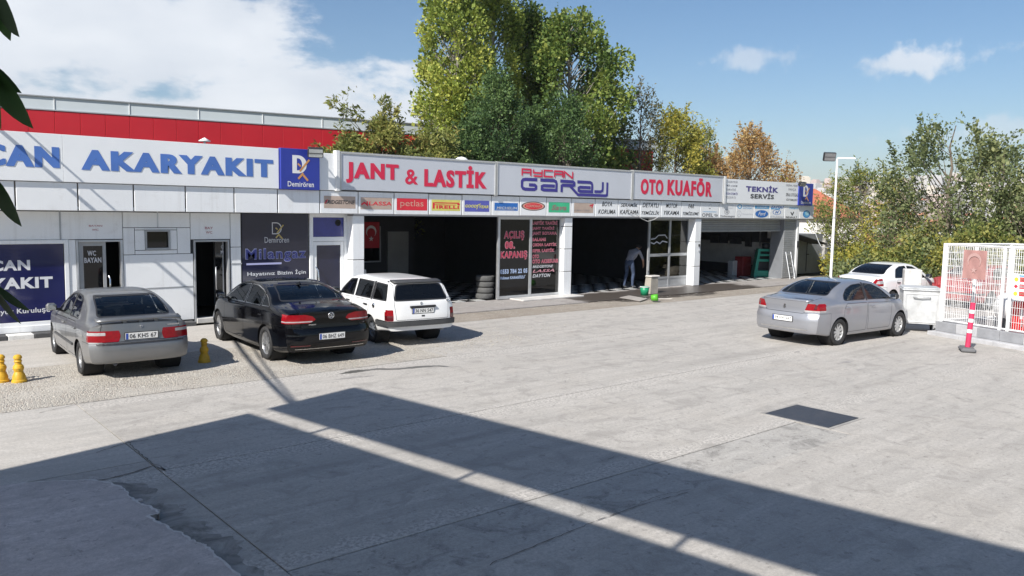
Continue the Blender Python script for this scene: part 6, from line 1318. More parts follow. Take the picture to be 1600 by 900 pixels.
g = on_ground(1007, 461, .03); t = thing('bucket', 'dark green bucket with white rim beside the worn block', 'bucket', (g.x, g.y, .03)); T_ = Matrix.Translation((g.x, g.y, .03)); MB().lathe([(0, .0), (.13, 0), (.165, .30), (.155, .30), (.125, .02), (0, .02)], 20, T_).build('pail', BUCK, t); MB().lathe([(.165, .285), (.178, .285), (.178, .305), (.158, .31)], 20, T_).build('rim', WHITE_PRINT, t); MB().tube([(g.x + .17 * math.cos(a), g.y + .02, .31 - .10 * math.sin(a) * .6) for a in [PI * q / 8 for q in range(9)]], .005, 5).build('handle', ALU, t)
g = on_ground(1021, 471, .03); t = thing('bucket', 'lime green bucket tipped on its side on the forecourt', 'bucket', (g.x, g.y, .03)); T_ = Matrix.Translation((g.x, g.y + .1, .14)) @ Vector((.55, -.8, .1)).to_track_quat('Z', 'Y').to_matrix().to_4x4(); MB().lathe([(0, .0), (.10, 0), (.12, .22), (.11, .22), (.09, .02), (0, .02)], 20, T_).build('pail', LIME, t)
a, b = on_ground(1027, 467, .06), on_ground(1050, 467, .05); tag(MB().tube([a, b], .017, 8).build('mop_handle', mat('pale wood', (.62, .58, .52), .6)), 'white broom handle lying beside the tipped lime bucket', 'handle')
q4 = [on_ground(*p, .034) for p in ((968, 465), (983, 462), (1012, 467), (1000, 471))]
tag(MB().add([tuple(p) for p in q4] + [(p.x, p.y, .045) for p in q4], [(0, 1, 5, 4), (1, 2, 6, 5), (2, 3, 7, 6), (3, 0, 4, 7), (4, 5, 6, 7)]).build('cardboard_sheet', mat('wet cardboard', (.36, .33, .30), .8, var=.15)), 'flattened grey cardboard on the wet forecourt', 'cardboard')
# ---- workshop contents
tp = MB(); tp.lathe([(.19, -.085), (.25, -.095), (.30, -.08), (.315, -.05), (.315, .05), (.30, .08), (.25, .095), (.19, .085), (.185, 0)], 32, closed=True); tmesh = tp.mesh('tyre'); tmesh.materials.append(mat('dusty tyre', (.09, .09, .088), .8, var=.25, vs=6, bump=.15, bs=60))
g = on_y(760, 466, 20.78)
for k_, lb in enumerate(('bottom tyre of the stack inside the tyre bay', 'second tyre up in the stack inside the tyre bay', 'third tyre up in the stack inside the tyre bay', 'top tyre of the stack inside the tyre bay')):
    o = link('tyre', tmesh, None); o.location = (g.x + random.uniform(-.03, .03), 20.86 + random.uniform(-.02, .02), .034 + .098 + k_ * .193); o.rotation_euler.z = k_; tag(o, 'dusty black car tyre, ' + lb, 'tyre', 'stack of tyres')
FLAGR = mat('flag red cloth', (.26, .012, .018), .85, var=.1); FLAGW = mat('flag white', (.42, .40, .39), .85)
fa = on_y(567, 388, 23.2); fb = on_y(594, 347, 23.2); flag('flag', 'dark red flag with crescent and star on the tyre bay wall', lambda a, b, d: (fa.x + a, 23.24 + d, fa.z + b), fb.x - fa.x, fb.z - fa.z, FLAGR, FLAGW, loc=(fa.x, 23.2, fa.z))
def cab(name, label, cat, x0, x1, y0, y1, z1, m, drawers=0):
    t = thing(name, label, cat, ((x0 + x1) / 2, (y0 + y1) / 2, .03)); MB().box(x0, x1, y0, y1, .03, z1, bev=.015).build('case', m, t)
    for k_ in range(drawers): h_ = (z1 - .1) / drawers; MB().box(x0 + .03, x1 - .03, y0 - .018, y0 - .002, .07 + k_ * h_, .05 + (k_ + 1) * h_, bev=.005).build('drawer', m, t)
    return t
RT = mat('dark red tool paint', (.20, .012, .016), .45, var=.12)
cab('tool_cabinet', 'dark red tool cabinet under the flag in the tyre bay', 'cabinet', 12.1, 12.75, 22.6, 23.1, 1.15, RT, 4); cab('parts_box', 'white box beside the red cabinet in the tyre bay', 'box', 12.85, 13.25, 22.6, 23.0, 1.0, WHITE_PAINT)
part('lower_wall', mat('white workshop wall', (.72, .72, .70), .7, var=.1), ga, (34.86, 34.93, 20.95, 27.1, .50, 1.60)); part('skirting', WALL_DARK, ga, (34.84, 34.93, 20.95, 27.1, .03, .49))
q = on_x(1187, 380, 34.8); part('conduit', ALU_GREY, ga, (34.80, 34.85, q.y - .03, q.y + .03, 1.4, 2.8)); q = on_x(1205, 375, 34.8); part('notice', WHITE_PRINT, ga, (34.80, 34.83, q.y - .22, q.y + .22, 1.82, 2.22))
for i_, (px, py, w_, h_) in enumerate(((1118, 374, .5, .35), (1132, 372, .35, .5), (1150, 376, .6, .3), (1170, 378, .3, .45))): q = on_x(px, py, 34.8); part('hanging_tool', STEEL_D, ga, (34.7, 34.85, q.y - w_ / 2, q.y + w_ / 2, q.z - h_ / 2, q.z + h_ / 2))
GM = mat('machine green', (.02, .27, .19), .45, var=.12, dirt=.2); gc = on_y(1194, 436, 21.1); du_ = Vector((CR.x, CR.y, 0)).normalized(); dv2 = Vector((CF.x, CF.y, 0)).normalized()
gM = Matrix(((du_.x, dv2.x, 0, gc.x), (du_.y, dv2.y, 0, gc.y), (0, 0, 1, .034), (0, 0, 0, 1)))
t = thing('green_stand', 'green tapered workshop stand with open shelves in the right-hand bay', 'stand', (gc.x, gc.y, .034))
for a0, a1, b0_, b1_ in ((-.50, -.36, -.30, -.18), (.36, .48, .30, .40)):
    MB().add([gM @ Vector(p_) for p_ in ((a0, 0, 0), (a1, 0, 0), (b1_, .10, 1.32), (b0_, .10, 1.32), (a0, .55, 0), (a1, .55, 0), (b1_, .45, 1.32), (b0_, .45, 1.32))], [(0, 1, 2, 3), (4, 7, 6, 5), (0, 3, 7, 4), (1, 5, 6, 2), (3, 2, 6, 7), (0, 4, 5, 1)]).build('side', GM, t)
for z0, z1, u0, u1 in ((.02, .30, -.37, .37), (.72, .84, -.28, .36), (.98, 1.08, -.25, .35), (1.20, 1.31, -.2, .33)): MB().box(u0, u1, .03 + z0 * .07, .48, z0, z1, M=gM, bev=.008).build('shelf', GM, t)
MB().box(-.36, .36, .50, .53, .0, 1.25, M=gM).build('back_panel', STEEL_D, t)
tag(MB().lathe([(0, 0), (.15, 0), (.19, .22), (.20, .22), (.16, -.01), (0, -.01)], 16, gM @ Matrix.Translation((.1, .27, 1.335))).build('tray', BLACK_PLASTIC), 'black tub on top of the green workshop stand', 'tub')
g0 = gc.x - .5; q = on_y(1166, 436, 22.0); cab('tool_cart', 'dark red rolling tool cart left of the green stand', 'cart', q.x - .35, q.x + .35, 22.0, 22.45, .95, RT, 4); q = on_y(1148, 436, 22.3); cab('grey_bin', 'pale grey bin by the workshop bench', 'bin', q.x - .18, q.x + .18, 22.3, 22.6, .75, mat('pale grey plastic', (.45, .46, .47), .6))
t = thing('work_bench', 'dark workshop bench with tools at the back of the right-hand bay', 'bench', (28.9, 23.6, .03)); MB().box(27.5, 30.2, 23.3, 23.9, .86, .93, bev=.01).build('top', STEEL_D, t)
for x in (27.6, 30.05):
    for y in (23.36, 23.82): MB().box(x, x + .07, y, y + .07, .03, .86).build('leg', STEEL_D, t)
MB().box(27.6, 30.1, 23.4, 23.8, .3, .34).build('shelf', STEEL_D, t); MB().box(28.2, 28.5, 23.45, 23.7, .93, 1.15, bev=.03).build('vice', STEEL_D, t); MB().lathe([(0, 0), (.13, 0), (.13, .25), (0, .25)], 14, Matrix.Translation((29.4, 23.6, .93))).build('canister', BLACK_PLASTIC, t)
cab('red_drum_cabinet', 'red cabinet seen through the glazed screen', 'cabinet', on_y(1050, 400, 21.3).x, on_y(1064, 400, 21.3).x, 21.3, 21.7, 1.35, RT)
# ---- stones at the garden edge
for i, (x, y, s) in enumerate(((30.6, 16.9, .45), (33.1, 14.4, .3), (32.8, 12.9, .26), (33.6, 11.8, .3))):
    bm = bmesh.new(); bmesh.ops.create_icosphere(bm, subdivisions=2, radius=s)
    for v in bm.verts: v.co *= random.uniform(.82, 1.12); v.co.z *= .8
    me = bpy.data.meshes.new('boulder'); bm.to_mesh(me); bm.free(); o = link('boulder', me, mat('pale stone', (.52, .47, .38), .9, var=.2, bump=.3)); o.location = (x, y, s * .3); tag(o, 'pale boulder at the edge of the yard ' + ('beside the lamp pole', 'left of the white saloon', 'behind the white saloon', 'under the shrubs')[i], 'boulder', 'boulders along the planted edge')
# ================================================================== the man in the wash bay
def person(loc, rz):
    V = {'pelvis': ((0, 0, .94), .135), 'waist': ((.11, 0, 1.06), .125), 'chest': ((.33, 0, 1.23), .145), 'neck0': ((.46, 0, 1.325), .075), 'neck': ((.515, 0, 1.36), .052), 'head0': ((.575, 0, 1.385), .075), 'head1': ((.63, 0, 1.43), .092), 'head2': ((.68, 0, 1.48), .06)}
    E = [('pelvis', 'waist'), ('waist', 'chest'), ('chest', 'neck0'), ('neck0', 'neck'), ('neck', 'head0'), ('head0', 'head1'), ('head1', 'head2')]
    for s, n_, kn, an in ((1, 'l', (.03, .50), (-.12, .10)), (-1, 'r', (.12, .51), (.05, .10))):
        V['hip' + n_] = ((.0, s * .095, .86), .098); V['kne' + n_] = ((kn[0], s * .11, kn[1]), .062); V['clf' + n_] = ((kn[0] * .5 + an[0] * .5 - .02, s * .112, .34), .058); V['ank' + n_] = ((an[0], s * .115, an[1]), .042); V['bal' + n_] = ((an[0] + .12, s * .125, .045), .042); V['toe' + n_] = ((an[0] + .20, s * .13, .035), .032)
        E += [('pelvis', 'hip' + n_), ('hip' + n_, 'kne' + n_), ('kne' + n_, 'clf' + n_), ('clf' + n_, 'ank' + n_), ('ank' + n_, 'bal' + n_), ('bal' + n_, 'toe' + n_)]
    for s, n_, el, wr_, ha in ((1, 'l', (.36, .28, .98), (.46, .25, .77), (.49, .24, .70)), (-1, 'r', (.50, -.26, 1.00), (.66, -.20, .81), (.71, -.18, .745))):
        V['sho' + n_] = ((.365, s * .185, 1.285), .068); V['elb' + n_] = (el, .046); V['wri' + n_] = (wr_, .030); V['han' + n_] = (ha, .034); E += [('chest', 'sho' + n_), ('sho' + n_, 'elb' + n_), ('elb' + n_, 'wri' + n_), ('wri' + n_, 'han' + n_)]
    ks = list(V); me = bpy.data.meshes.new('person'); me.from_pydata([V[k_][0] for k_ in ks], [(ks.index(a), ks.index(b)) for a, b in E], [])
    tmp = bpy.data.objects.new('tmp', me); COL.objects.link(tmp); sk_ = tmp.modifiers.new('s', 'SKIN'); 
    for i, k_ in enumerate(ks): r_ = V[k_][1]; me.skin_vertices[0].data[i].radius = (r_, r_ * (1.15 if k_ in ('chest', 'pelvis', 'waist') else 1)); me.skin_vertices[0].data[i].use_root = (k_ == 'pelvis')
    sb = tmp.modifiers.new('d', 'SUBSURF'); sb.levels = 2; sb.render_levels = 2; bpy.context.view_layer.update()
    m2 = bpy.data.meshes.new_from_object(tmp.evaluated_get(bpy.context.evaluated_depsgraph_get())); bpy.data.objects.remove(tmp); m2.name = 'person'
    bm = bmesh.new(); bm.from_mesh(m2)
    for f in bm.faces: f.smooth = True
    def chain(pts, r0, r1):
        mb = MB(); n = len(pts); mb.tube(pts, [r0 + (r1 - r0) * i / (n - 1) for i in range(n)], 6); t_ = mb.mesh('x'); bm.from_mesh(t_); bpy.data.meshes.remove(t_)
    for s, n_ in ((1, 'l'), (-1, 'r')):                                 # four fingers and a thumb on each hand
        ha = Vector(V['han' + n_][0]); wr_ = Vector(V['wri' + n_][0]); d = (ha - wr_).normalized(); sd = d.cross(Vector((0, s, 0))).normalized()
        for k_, L_ in enumerate((.070, .082, .078, .060)):
            b = ha + sd * (.026 - k_ * .017) - d * .01; c = Vector((0, -s, 0)); chain([b, b + d * L_ * .5, b + d * L_ * .85 + c * L_ * .25, b + d * L_ + c * L_ * .55], .0095, .006)
        b = wr_ + d * .03 + sd * .02; chain([b, b + sd * .035 + d * .02, b + sd * .045 + d * .055], .011, .007)
    he = Vector(V['head1'][0]); fw_ = Vector((.9, 0, -.44)).normalized()  # nose and ears
    chain([he + fw_ * .085 + Vector((0, 0, .01)), he + fw_ * .115 - Vector((0, 0, .02))], .010, .016)
    for s in (1, -1): chain([he + Vector((0, s * .088, -.03)), he + Vector((-.01, s * .10, .0)), he + Vector((-.005, s * .092, .03))], .012, .012)
    bm.to_mesh(m2); bm.free()
    mats = [mat('grey marl shirt', (.24, .235, .26), .9, var=.1, vs=12), mat('blue jeans', (.045, .065, .115), .9, var=.25, vs=9), mat('skin', (.42, .24, .16), .55, var=.06), mat('shoe grey', (.25, .25, .25), .7)]
    for m in mats: m2.materials.append(m)
    for p in m2.polygons:
        c = p.center
        if c.z < .085 and True: i = 3
        elif c.z < .985 and abs(c.y) < .185 and not (c.x > .26 and c.z > .62): i = 1
        else:
            i = 0
            if (c - he).length < .165: i = 2
            for n_ in 'lr':
                e, w_ = Vector(V['elb' + n_][0]), Vector(V['wri' + n_][0])
                if abs(c.y) > .13 and (c - e).dot((w_ - e).normalized()) > .03 and c.z < 1.01: i = 2
        p.material_index = i
    o = link('person', m2, None); o.scale = (1.1, 1.1, 1.1); o.location = loc; o.rotation_euler.z = rz
    h_ = bmesh.new(); bmesh.ops.create_icosphere(h_, subdivisions=3, radius=.108); bmesh.ops.delete(h_, geom=[v for v in h_.verts if v.co.z < -.03 + v.co.x * .75], context='VERTS')
    for v in h_.verts: v.co *= random.uniform(.97, 1.03)
    hm = bpy.data.meshes.new('hair'); h_.to_mesh(hm); h_.free(); ho = link('hair', hm, mat('black hair', (.012, .010, .009), .7, var=.3), o); ho.location = he + Vector((-.012, 0, .012)); 
    return tag(o, 'man in grey shirt and jeans stooping in the doorway of the wash bay', 'person')
g = on_y(982, 454, 20.8); person((g.x, 20.8, .033), rad(12))
# ================================================================== trees
def leaf_mat(name, cols, trans=.35):
    k = NM(name); at = k.n('ShaderNodeAttribute'); at.attribute_name = 'tint'; rp_ = k.n('ShaderNodeValToRGB'); cr_ = rp_.color_ramp
    for i, c in enumerate(cols):
        e = cr_.elements[i] if i < 2 else cr_.elements.new(1.0)
        e.position = i / (len(cols) - 1); e.color = (*c, 1)
    for i, c in enumerate(cols): cr_.elements[i].position = i / (len(cols) - 1); cr_.elements[i].color = (*c, 1)
    k.l(at.outputs['Fac'], rp_.inputs[0]); k.base(rp_.outputs[0]); k.set(Roughness=.55, Specular_IOR_Level=.35)
    tr = k.n('ShaderNodeBsdfTranslucent'); k.l(rp_.outputs[0], tr.inputs[0]); mx_ = k.n('ShaderNodeMixShader'); mx_.inputs[0].default_value = trans
    o = [n for n in k.t.nodes if n.type == 'OUTPUT_MATERIAL'][0]; k.l(k.b.outputs[0], mx_.inputs[1]); k.l(tr.outputs[0], mx_.inputs[2]); k.l(mx_.outputs[0], o.inputs[0]); return k.m
BARK = mat('grey bark', (.16, .13, .10), .9, var=.25, vs=6, bump=.3, bs=25); BARK_P = mat('pale bark', (.34, .31, .26), .9, var=.2, vs=6, bump=.2, bs=25)
def leaves_mesh(name, P, D, size, tint, aspect=.62, rng=RNG):
    """P leaf bases, D leaf directions, one folded blade each"""
    n = len(P); s = size * (.55 + rng.gamma(2.2, .22, (n, 1))).clip(.5, 1.9); D = D / np.linalg.norm(D, axis=1, keepdims=True)
    R = rng.normal(size=(n, 3)); S_ = np.cross(D, R); S_ /= np.maximum(1e-6, np.linalg.norm(S_, axis=1, keepdims=True)); Nn = np.cross(D, S_)
    v = np.stack([P, P + D * s * .55 + S_ * s * aspect * .5 + Nn * s * .06, P + D * s, P + D * s * .55 - S_ * s * aspect * .5 + Nn * s * .06], 1).reshape(-1, 3)
    me = bpy.data.meshes.new(name); me.vertices.add(4 * n); me.vertices.foreach_set('co', v.astype(np.float32).ravel()); me.loops.add(4 * n); me.loops.foreach_set('vertex_index', np.arange(4 * n, dtype=np.int32))
    me.polygons.add(n); me.polygons.foreach_set('loop_start', np.arange(0, 4 * n, 4, dtype=np.int32)); me.update(calc_edges=True)
    a = me.attributes.new('tint', 'FLOAT', 'FACE'); a.data.foreach_set('value', np.clip(tint, 0, 1).astype(np.float32)); return me
def tree(name, label, base, H, prof, lean=(0, 0), n_cl=60, n_leaf=16000, leaf=.13, mats=None, bark=BARK, up=.5, cl_r=.55, trunk_r=.14, z0=.15, cat='tree', group=None, droop=0.0, pin=None, seed=1, fill=.55, twig=.0, base_z=0.0, extra_cl=(), aspect=.62):
    """prof(t) crown radius over the height 0..1 of the crown; clumps of leaves sit round limb ends"""
    rng = np.random.default_rng(seed); b = Vector(base); t_ = thing(name, label, cat, (b.x, b.y, base_z), group); zc0 = H * z0
    ax = lambda z: np.array([b.x + lean[0] * z / H, b.y + lean[1] * z / H, base_z + z]); cl = []
    for i in range(n_cl):
        t = rng.uniform(0, 1)**.9; a = rng.uniform(0, 2 * PI); r = prof(t) * math.sqrt(rng.uniform(fill**2, 1)) ; z = zc0 + t * (H - zc0); c = ax(z); cl.append((c[0] + r * math.cos(a), c[1] + r * math.sin(a), c[2], t, rng.uniform(.6, 1.25)))
    for e in extra_cl: cl.append((*e[:3], .8, e[3]))
    C_ = np.array(cl); mb = MB(); tp_ = [ax(H * q / 8) + np.array([rng.normal() * .012 * H * (q / 8), rng.normal() * .012 * H * (q / 8), 0]) * (0 if q == 0 else 1) for q in range(9)]
    mb.tube([tuple(p) for p in tp_], [trunk_r * (1 - .88 * q / 8) for q in range(9)], 9)
    for c in cl:                                                       # limbs reach for the clumps
        zs = max(zc0 * .55, (c[2] - base_z) - (.25 + .55 * up) * math.hypot(c[0] - ax(c[2] - base_z)[0], c[1] - ax(c[2] - base_z)[1]) * 1.6 - .3); p0 = ax(min(zs, H * .94)); p1 = np.array(c[:3]); mid_ = (p0 + p1) / 2 + np.array([0, 0, -.12 if up > 0 else .1]) + rng.normal(size=3) * .08
        r0 = max(.012, trunk_r * .32 * (1 - (zs / H) * .6)); mb.tube([tuple(p0), tuple(mid_), tuple(p1)], [r0, r0 * .6, r0 * .2], 5, cap=False)
    mb.build('trunk', bark, t_, fix=False)
    w_ = C_[:, 4]**2; idx = rng.choice(len(C_), n_leaf, p=w_ / w_.sum()); off = rng.normal(size=(n_leaf, 3)); off /= np.linalg.norm(off, axis=1, keepdims=True); rad_ = rng.uniform(0, 1, (n_leaf, 1))**.5; sc_ = np.array([1, 1, 1 + up * .5]) * cl_r
    P = C_[idx, :3] + off * rad_ * sc_ * C_[idx, 4:5]; out_ = P - np.stack([np.full(n_leaf, b.x), np.full(n_leaf, b.y), P[:, 2] - .3], 1); out_ /= np.maximum(.1, np.linalg.norm(out_, axis=1, keepdims=True))
    D = out_ * .6 + off * .5 + rng.normal(size=(n_leaf, 3)) * .7 + np.array([0, 0, up * .5 - droop]); ti = .5 + rng.normal(size=n_leaf) * .22 + (rng.uniform(-.34, .34, len(C_)))[idx]
    if twig > 0:                                                       # feathery twigs that stick out
        k_ = int(n_leaf * twig); j = rng.choice(n_leaf, k_); ph = rng.uniform(0, 1, (k_, 1)); ci = idx[j]; td = rng.normal(size=(len(C_), 3)) * .5 + np.array([0, 0, .45 + up]); td /= np.linalg.norm(td, axis=1, keepdims=True); P[j] = C_[ci, :3] + td[ci] * (cl_r * .6 + ph * cl_r * 1.6) + rng.normal(size=(k_, 3)) * .05
    me = leaves_mesh('crown', P - np.array([b.x, b.y, base_z]), D, leaf, ti, aspect, rng); link('crown', me, mats, t_); return t_
POP = leaf_mat('poplar leaves', [(.12, .175, .038), (.29, .36, .066), (.56, .56, .13)]); POP2 = leaf_mat('green poplar leaves', [(.055, .105, .026), (.14, .21, .045), (.33, .37, .085)])
ASH = leaf_mat('dark green leaves', [(0.045, 0.088, 0.036), (0.096, 0.166, 0.055), (0.189, 0.278, 0.091)]); SUM = leaf_mat('olive green leaves', [(0.111, 0.133, 0.044), (0.222, 0.254, 0.066), (0.422, 0.377, 0.122)]); YEL_ = leaf_mat('yellow green leaves', [(0.143, 0.169, 0.036), (0.304, 0.304, 0.057), (0.535, 0.446, 0.090)])
ORA = leaf_mat('orange leaves', [(.26, .15, .065), (.48, .29, .12), (.56, .45, .20)]); GREY_ = leaf_mat('sparse grey green leaves', [(0.090, 0.098, 0.062), (0.160, 0.160, 0.098), (0.285, 0.232, 0.107)]); OLI = leaf_mat('grey olive leaves', [(0.084, 0.115, 0.048), (0.181, 0.217, 0.092), (0.338, 0.352, 0.157)]); SHR = leaf_mat('shrub leaves', [(0.081, 0.116, 0.033), (0.208, 0.244, 0.064), (0.442, 0.394, 0.116)])
def tp(px, py, y): return on_y(px, py, y)
colm = lambda r: (lambda t: r * (.75 + .35 * math.sin(PI * min(1, t * 1.05))) * (1 - max(0, t - .75) * 2.0))
egg = lambda r: (lambda t: r * max(.12, math.sin(PI * (t * .88 + .10)))**.75)
p = tp(710, 250, 33); tree('poplar_tree', 'tall yellow-green columnar poplar behind the garage, leftmost of the tall trees', (p.x, 33), 16.5, colm(1.6), n_cl=200, n_leaf=46000, leaf=.14, mats=POP, bark=BARK_P, up=1.0, cl_r=.55, z0=.10, seed=3, trunk_r=.2, fill=.35, aspect=.8)
p = tp(770, 250, 34.5); tree('poplar_tree', 'tall slender poplar close behind the leftmost poplar', (p.x, 34.5), 16.4, colm(1.3), n_cl=140, n_leaf=27000, leaf=.14, mats=POP, bark=BARK_P, up=1.0, cl_r=.55, z0=.12, seed=4, trunk_r=.18, fill=.3, aspect=.8)
p = tp(822, 250, 35); tree('poplar_tree', 'poplar filling the gap between the columnar and the broad poplars', (p.x, 35), 13.8, colm(1.25), n_cl=100, n_leaf=17000, leaf=.15, mats=POP2, bark=BARK_P, up=.9, cl_r=.6, z0=.15, seed=41, trunk_r=.18, fill=.3, aspect=.8)
p = tp(884, 250, 33); tree('poplar_tree', 'broad green poplar with an open crown rising over the middle sign', (p.x + .3, 33), 13.6, (lambda t: 3.9 * max(.1, math.sin(PI * (t * .80 + .16)))**.8), n_cl=190, n_leaf=36000, leaf=.165, mats=POP2, bark=BARK_P, up=.6, cl_r=.62, z0=.22, seed=5, trunk_r=.22, fill=.25, twig=.06, aspect=.85)
for (px, y, H, r, sd, lb) in ((775, 29.6, 9.0, 1.75, 6, 'dark green feathery tree before the two tall poplars'), (880, 30, 8.2, 2.05, 7, 'dark green bushy tree before the broad poplar'), (835, 30.6, 7.6, 1.3, 8, 'small dark green tree between the two larger dark ones'), (735, 29.4, 6.6, 1.2, 9, 'low dark green tree at the foot of the leftmost poplar')):
    p = tp(px, 250, y); tree('ash_tree', lb, (p.x, y), H, egg(r), n_cl=75, n_leaf=19000, leaf=.11, mats=ASH, up=.7, cl_r=.50, z0=.18, seed=sd, fill=.3, twig=.12)
for (px, y, H, r, sd, lb, ex) in ((600, 28.8, 6.3, 1.9, 11, 'olive green feathery tree behind the first garage sign', [(520, 160, .5), (540, 172, .55), (560, 178, .5), (603, 162, .5), (612, 175, .6)]), (675, 29.2, 6.0, 1.7, 12, 'olive green shrubby tree left of the dark green trees', []), (545, 29.0, 5.6, 1.0, 13, 'small olive tree at the end of the red warehouse band', [])):
    p = tp(px, 240, y); exl = [(*tp(a, b, y), s) for a, b, s in ex]; tree('sumac_tree', lb, (p.x, y), H, egg(r), n_cl=60, n_leaf=19000, leaf=.17, mats=SUM, up=.2, cl_r=.50, z0=.2, seed=sd, fill=.3, droop=.25, twig=.12, extra_cl=exl, aspect=.36)
p = tp(1000, 255, 31.5); tree('sparse_tree', 'thin half bare grey tree right of the tall trees', (p.x, 31.5), 9.6, egg(1.9), n_cl=70, n_leaf=4200, leaf=.12, mats=GREY_, up=.8, cl_r=.6, z0=.25, seed=15, fill=.2, twig=.4)
p = tp(1055, 262, 30.5); tree('maple_tree', 'yellow-green tree above the red two-word sign', (p.x, 30.5), 8.4, egg(2.3), n_cl=100, n_leaf=21000, leaf=.125, mats=YEL_, up=.5, cl_r=.55, z0=.2, seed=16, fill=.25, twig=.15)
p = tp(1118, 262, 30.0); tree('maple_tree', 'low orange and gold tree joining the yellow-green tree to the orange one', (p.x, 30.0), 6.2, egg(1.7), n_cl=60, n_leaf=7000, leaf=.12, mats=ORA, up=.5, cl_r=.5, z0=.2, seed=44, fill=.2, twig=.2)
p = tp(1100, 262, 33.0); tree('maple_tree', 'green tree between the yellow-green and the orange tree', (p.x, 33), 8.6, egg(1.5), n_cl=50, n_leaf=8000, leaf=.12, mats=SUM, up=.6, cl_r=.5, z0=.2, seed=17, fill=.25, twig=.15)
p = tp(1172, 270, 30.5); tree('maple_tree', 'orange autumn tree above the white service sign', (p.x, 30.5), 7.9, egg(2.9), n_cl=140, n_leaf=19000, leaf=.125, mats=ORA, up=.6, cl_r=.52, z0=.18, seed=18, fill=.2, twig=.25)
p = tp(1232, 275, 27.0); tree('sapling', 'bare thin sapling at the end of the white service sign', (p.x, 27.0), 5.6, egg(.7), n_cl=16, n_leaf=420, leaf=.11, mats=YEL_, up=.9, cl_r=.45, z0=.3, seed=19, fill=.2, twig=.5, trunk_r=.05)
# planted edge to the right
def gz(x, y): return ground_h(x, y) - .09
def edge_tree(name, label, x, y, H, r, m, n_cl, n_leaf, leaf, seed, **kw):
    kw.setdefault('group', None); return tree(name, label, (x, y), H, egg(r), n_cl=n_cl, n_leaf=n_leaf, leaf=leaf, mats=m, seed=seed, base_z=gz(x, y), **kw)
for i, (px, dist, H, r, m, nl, lf, lb, kw) in enumerate((
    (1345, 44, 5.0, 2.0, SHR, 6500, .13, 'yellowish feathery tree just right of the lamp pole', dict(up=.3, twig=.25, aspect=.4)), (1304, 50, 4.6, 1.8, SHR, 5000, .13, 'green shrubby tree behind the lamp pole', dict(up=.3, twig=.2, aspect=.4)),
    (1390, 42, 4.6, 1.6, YEL_, 4500, .13, 'small yellow-green tree between the pole and the large olive tree', dict(up=.4, twig=.25, aspect=.45)), (1475, 38, 6.7, 2.8, OLI, 14000, .12, 'large grey-olive tree with upright shoots right of the lamp pole', dict(up=.8, twig=.3)),
    (1556, 37, 5.6, 2.3, OLI, 9500, .12, 'spreading grey-olive tree behind the wire cage', dict(up=.6, twig=.3)), (1618, 36, 4.6, 1.9, OLI, 5500, .12, 'grey-olive tree cut by the right edge of the picture', dict(up=.6, twig=.3)))):
    d = ray(px, 400); d.z = 0; d.normalize(); q = d * dist; edge_tree('edge_tree', lb, q.x, q.y, H - gz(q.x, q.y), r, m, 70, nl, lf, 30 + i, cl_r=.50, z0=.10, fill=.25, **kw)
k_ = 0
for px in range(1268, 1640, 30):
    for dist, H in ((33.5, 2.0), (37.5, 2.5)):
        if dist > 35 and (px // 30) % 2: continue
        d = ray(px + random.uniform(-8, 8), 400); d.z = 0; d.normalize(); q = d * (dist + random.uniform(-.6, .6) + (14 if px < 1300 else 8 if px < 1340 else 0))
        edge_tree('shrub', 'dense green shrub in the hedge along the far edge of the yard', q.x, q.y, (H * (1.0 if px > 1400 else .62)) + random.uniform(-.6, .5) - gz(q.x, q.y), 1.45, (SHR, OLI, SHR, YEL_)[k_ % 4], 40, 4600, .11, 60 + k_, group='shrubs in the hedge along the yard', cat='shrub', up=.2, cl_r=.42, z0=.02, fill=.2, trunk_r=.05, twig=.1); k_ += 1
# branch of a young tree hanging into the picture at the left
LEAFD = leaf_mat('deep green leaf', [(.025, .06, .018), (.045, .10, .028), (.07, .15, .04)], .3)
yt_ = thing('young_tree', 'young tree whose pointed dark leaves hang in at the left edge', 'tree', (-1.15, 2.35, 0))
stem = [(-1.15, 2.35, 0), (-1.12, 2.33, 1.2), (-1.0, 2.25, 2.3), (-.85, 2.2, 3.1), (-.8, 2.2, 3.9)]; MB().tube(stem, [.05, .045, .036, .026, .012], 8).build('trunk', BARK, yt_)
def leaf_blade(mb, a, d, L_, w_, sag):
    a, d = Vector(a), Vector(d).normalized(); s = d.cross(Vector((.35, .55, .6))).normalized(); n = 7; v = []; f = []
    for i in range(n + 1):
        t = i / n; c = a + d * L_ * t + Vector((0, 0, -sag * t * t * L_)); w = w_ * math.sin(PI * min(1, t * 1.0))**.8 * (1 - .25 * t) + .0006; fold = Vector((0, 0, -w * .35)); v += [c + s * w + fold, c, c - s * w + fold]
    for i in range(n): q = 3 * i; f += [(q, q + 1, q + 4, q + 3), (q + 1, q + 2, q + 5, q + 4)]
    mb.add(v, f, True)
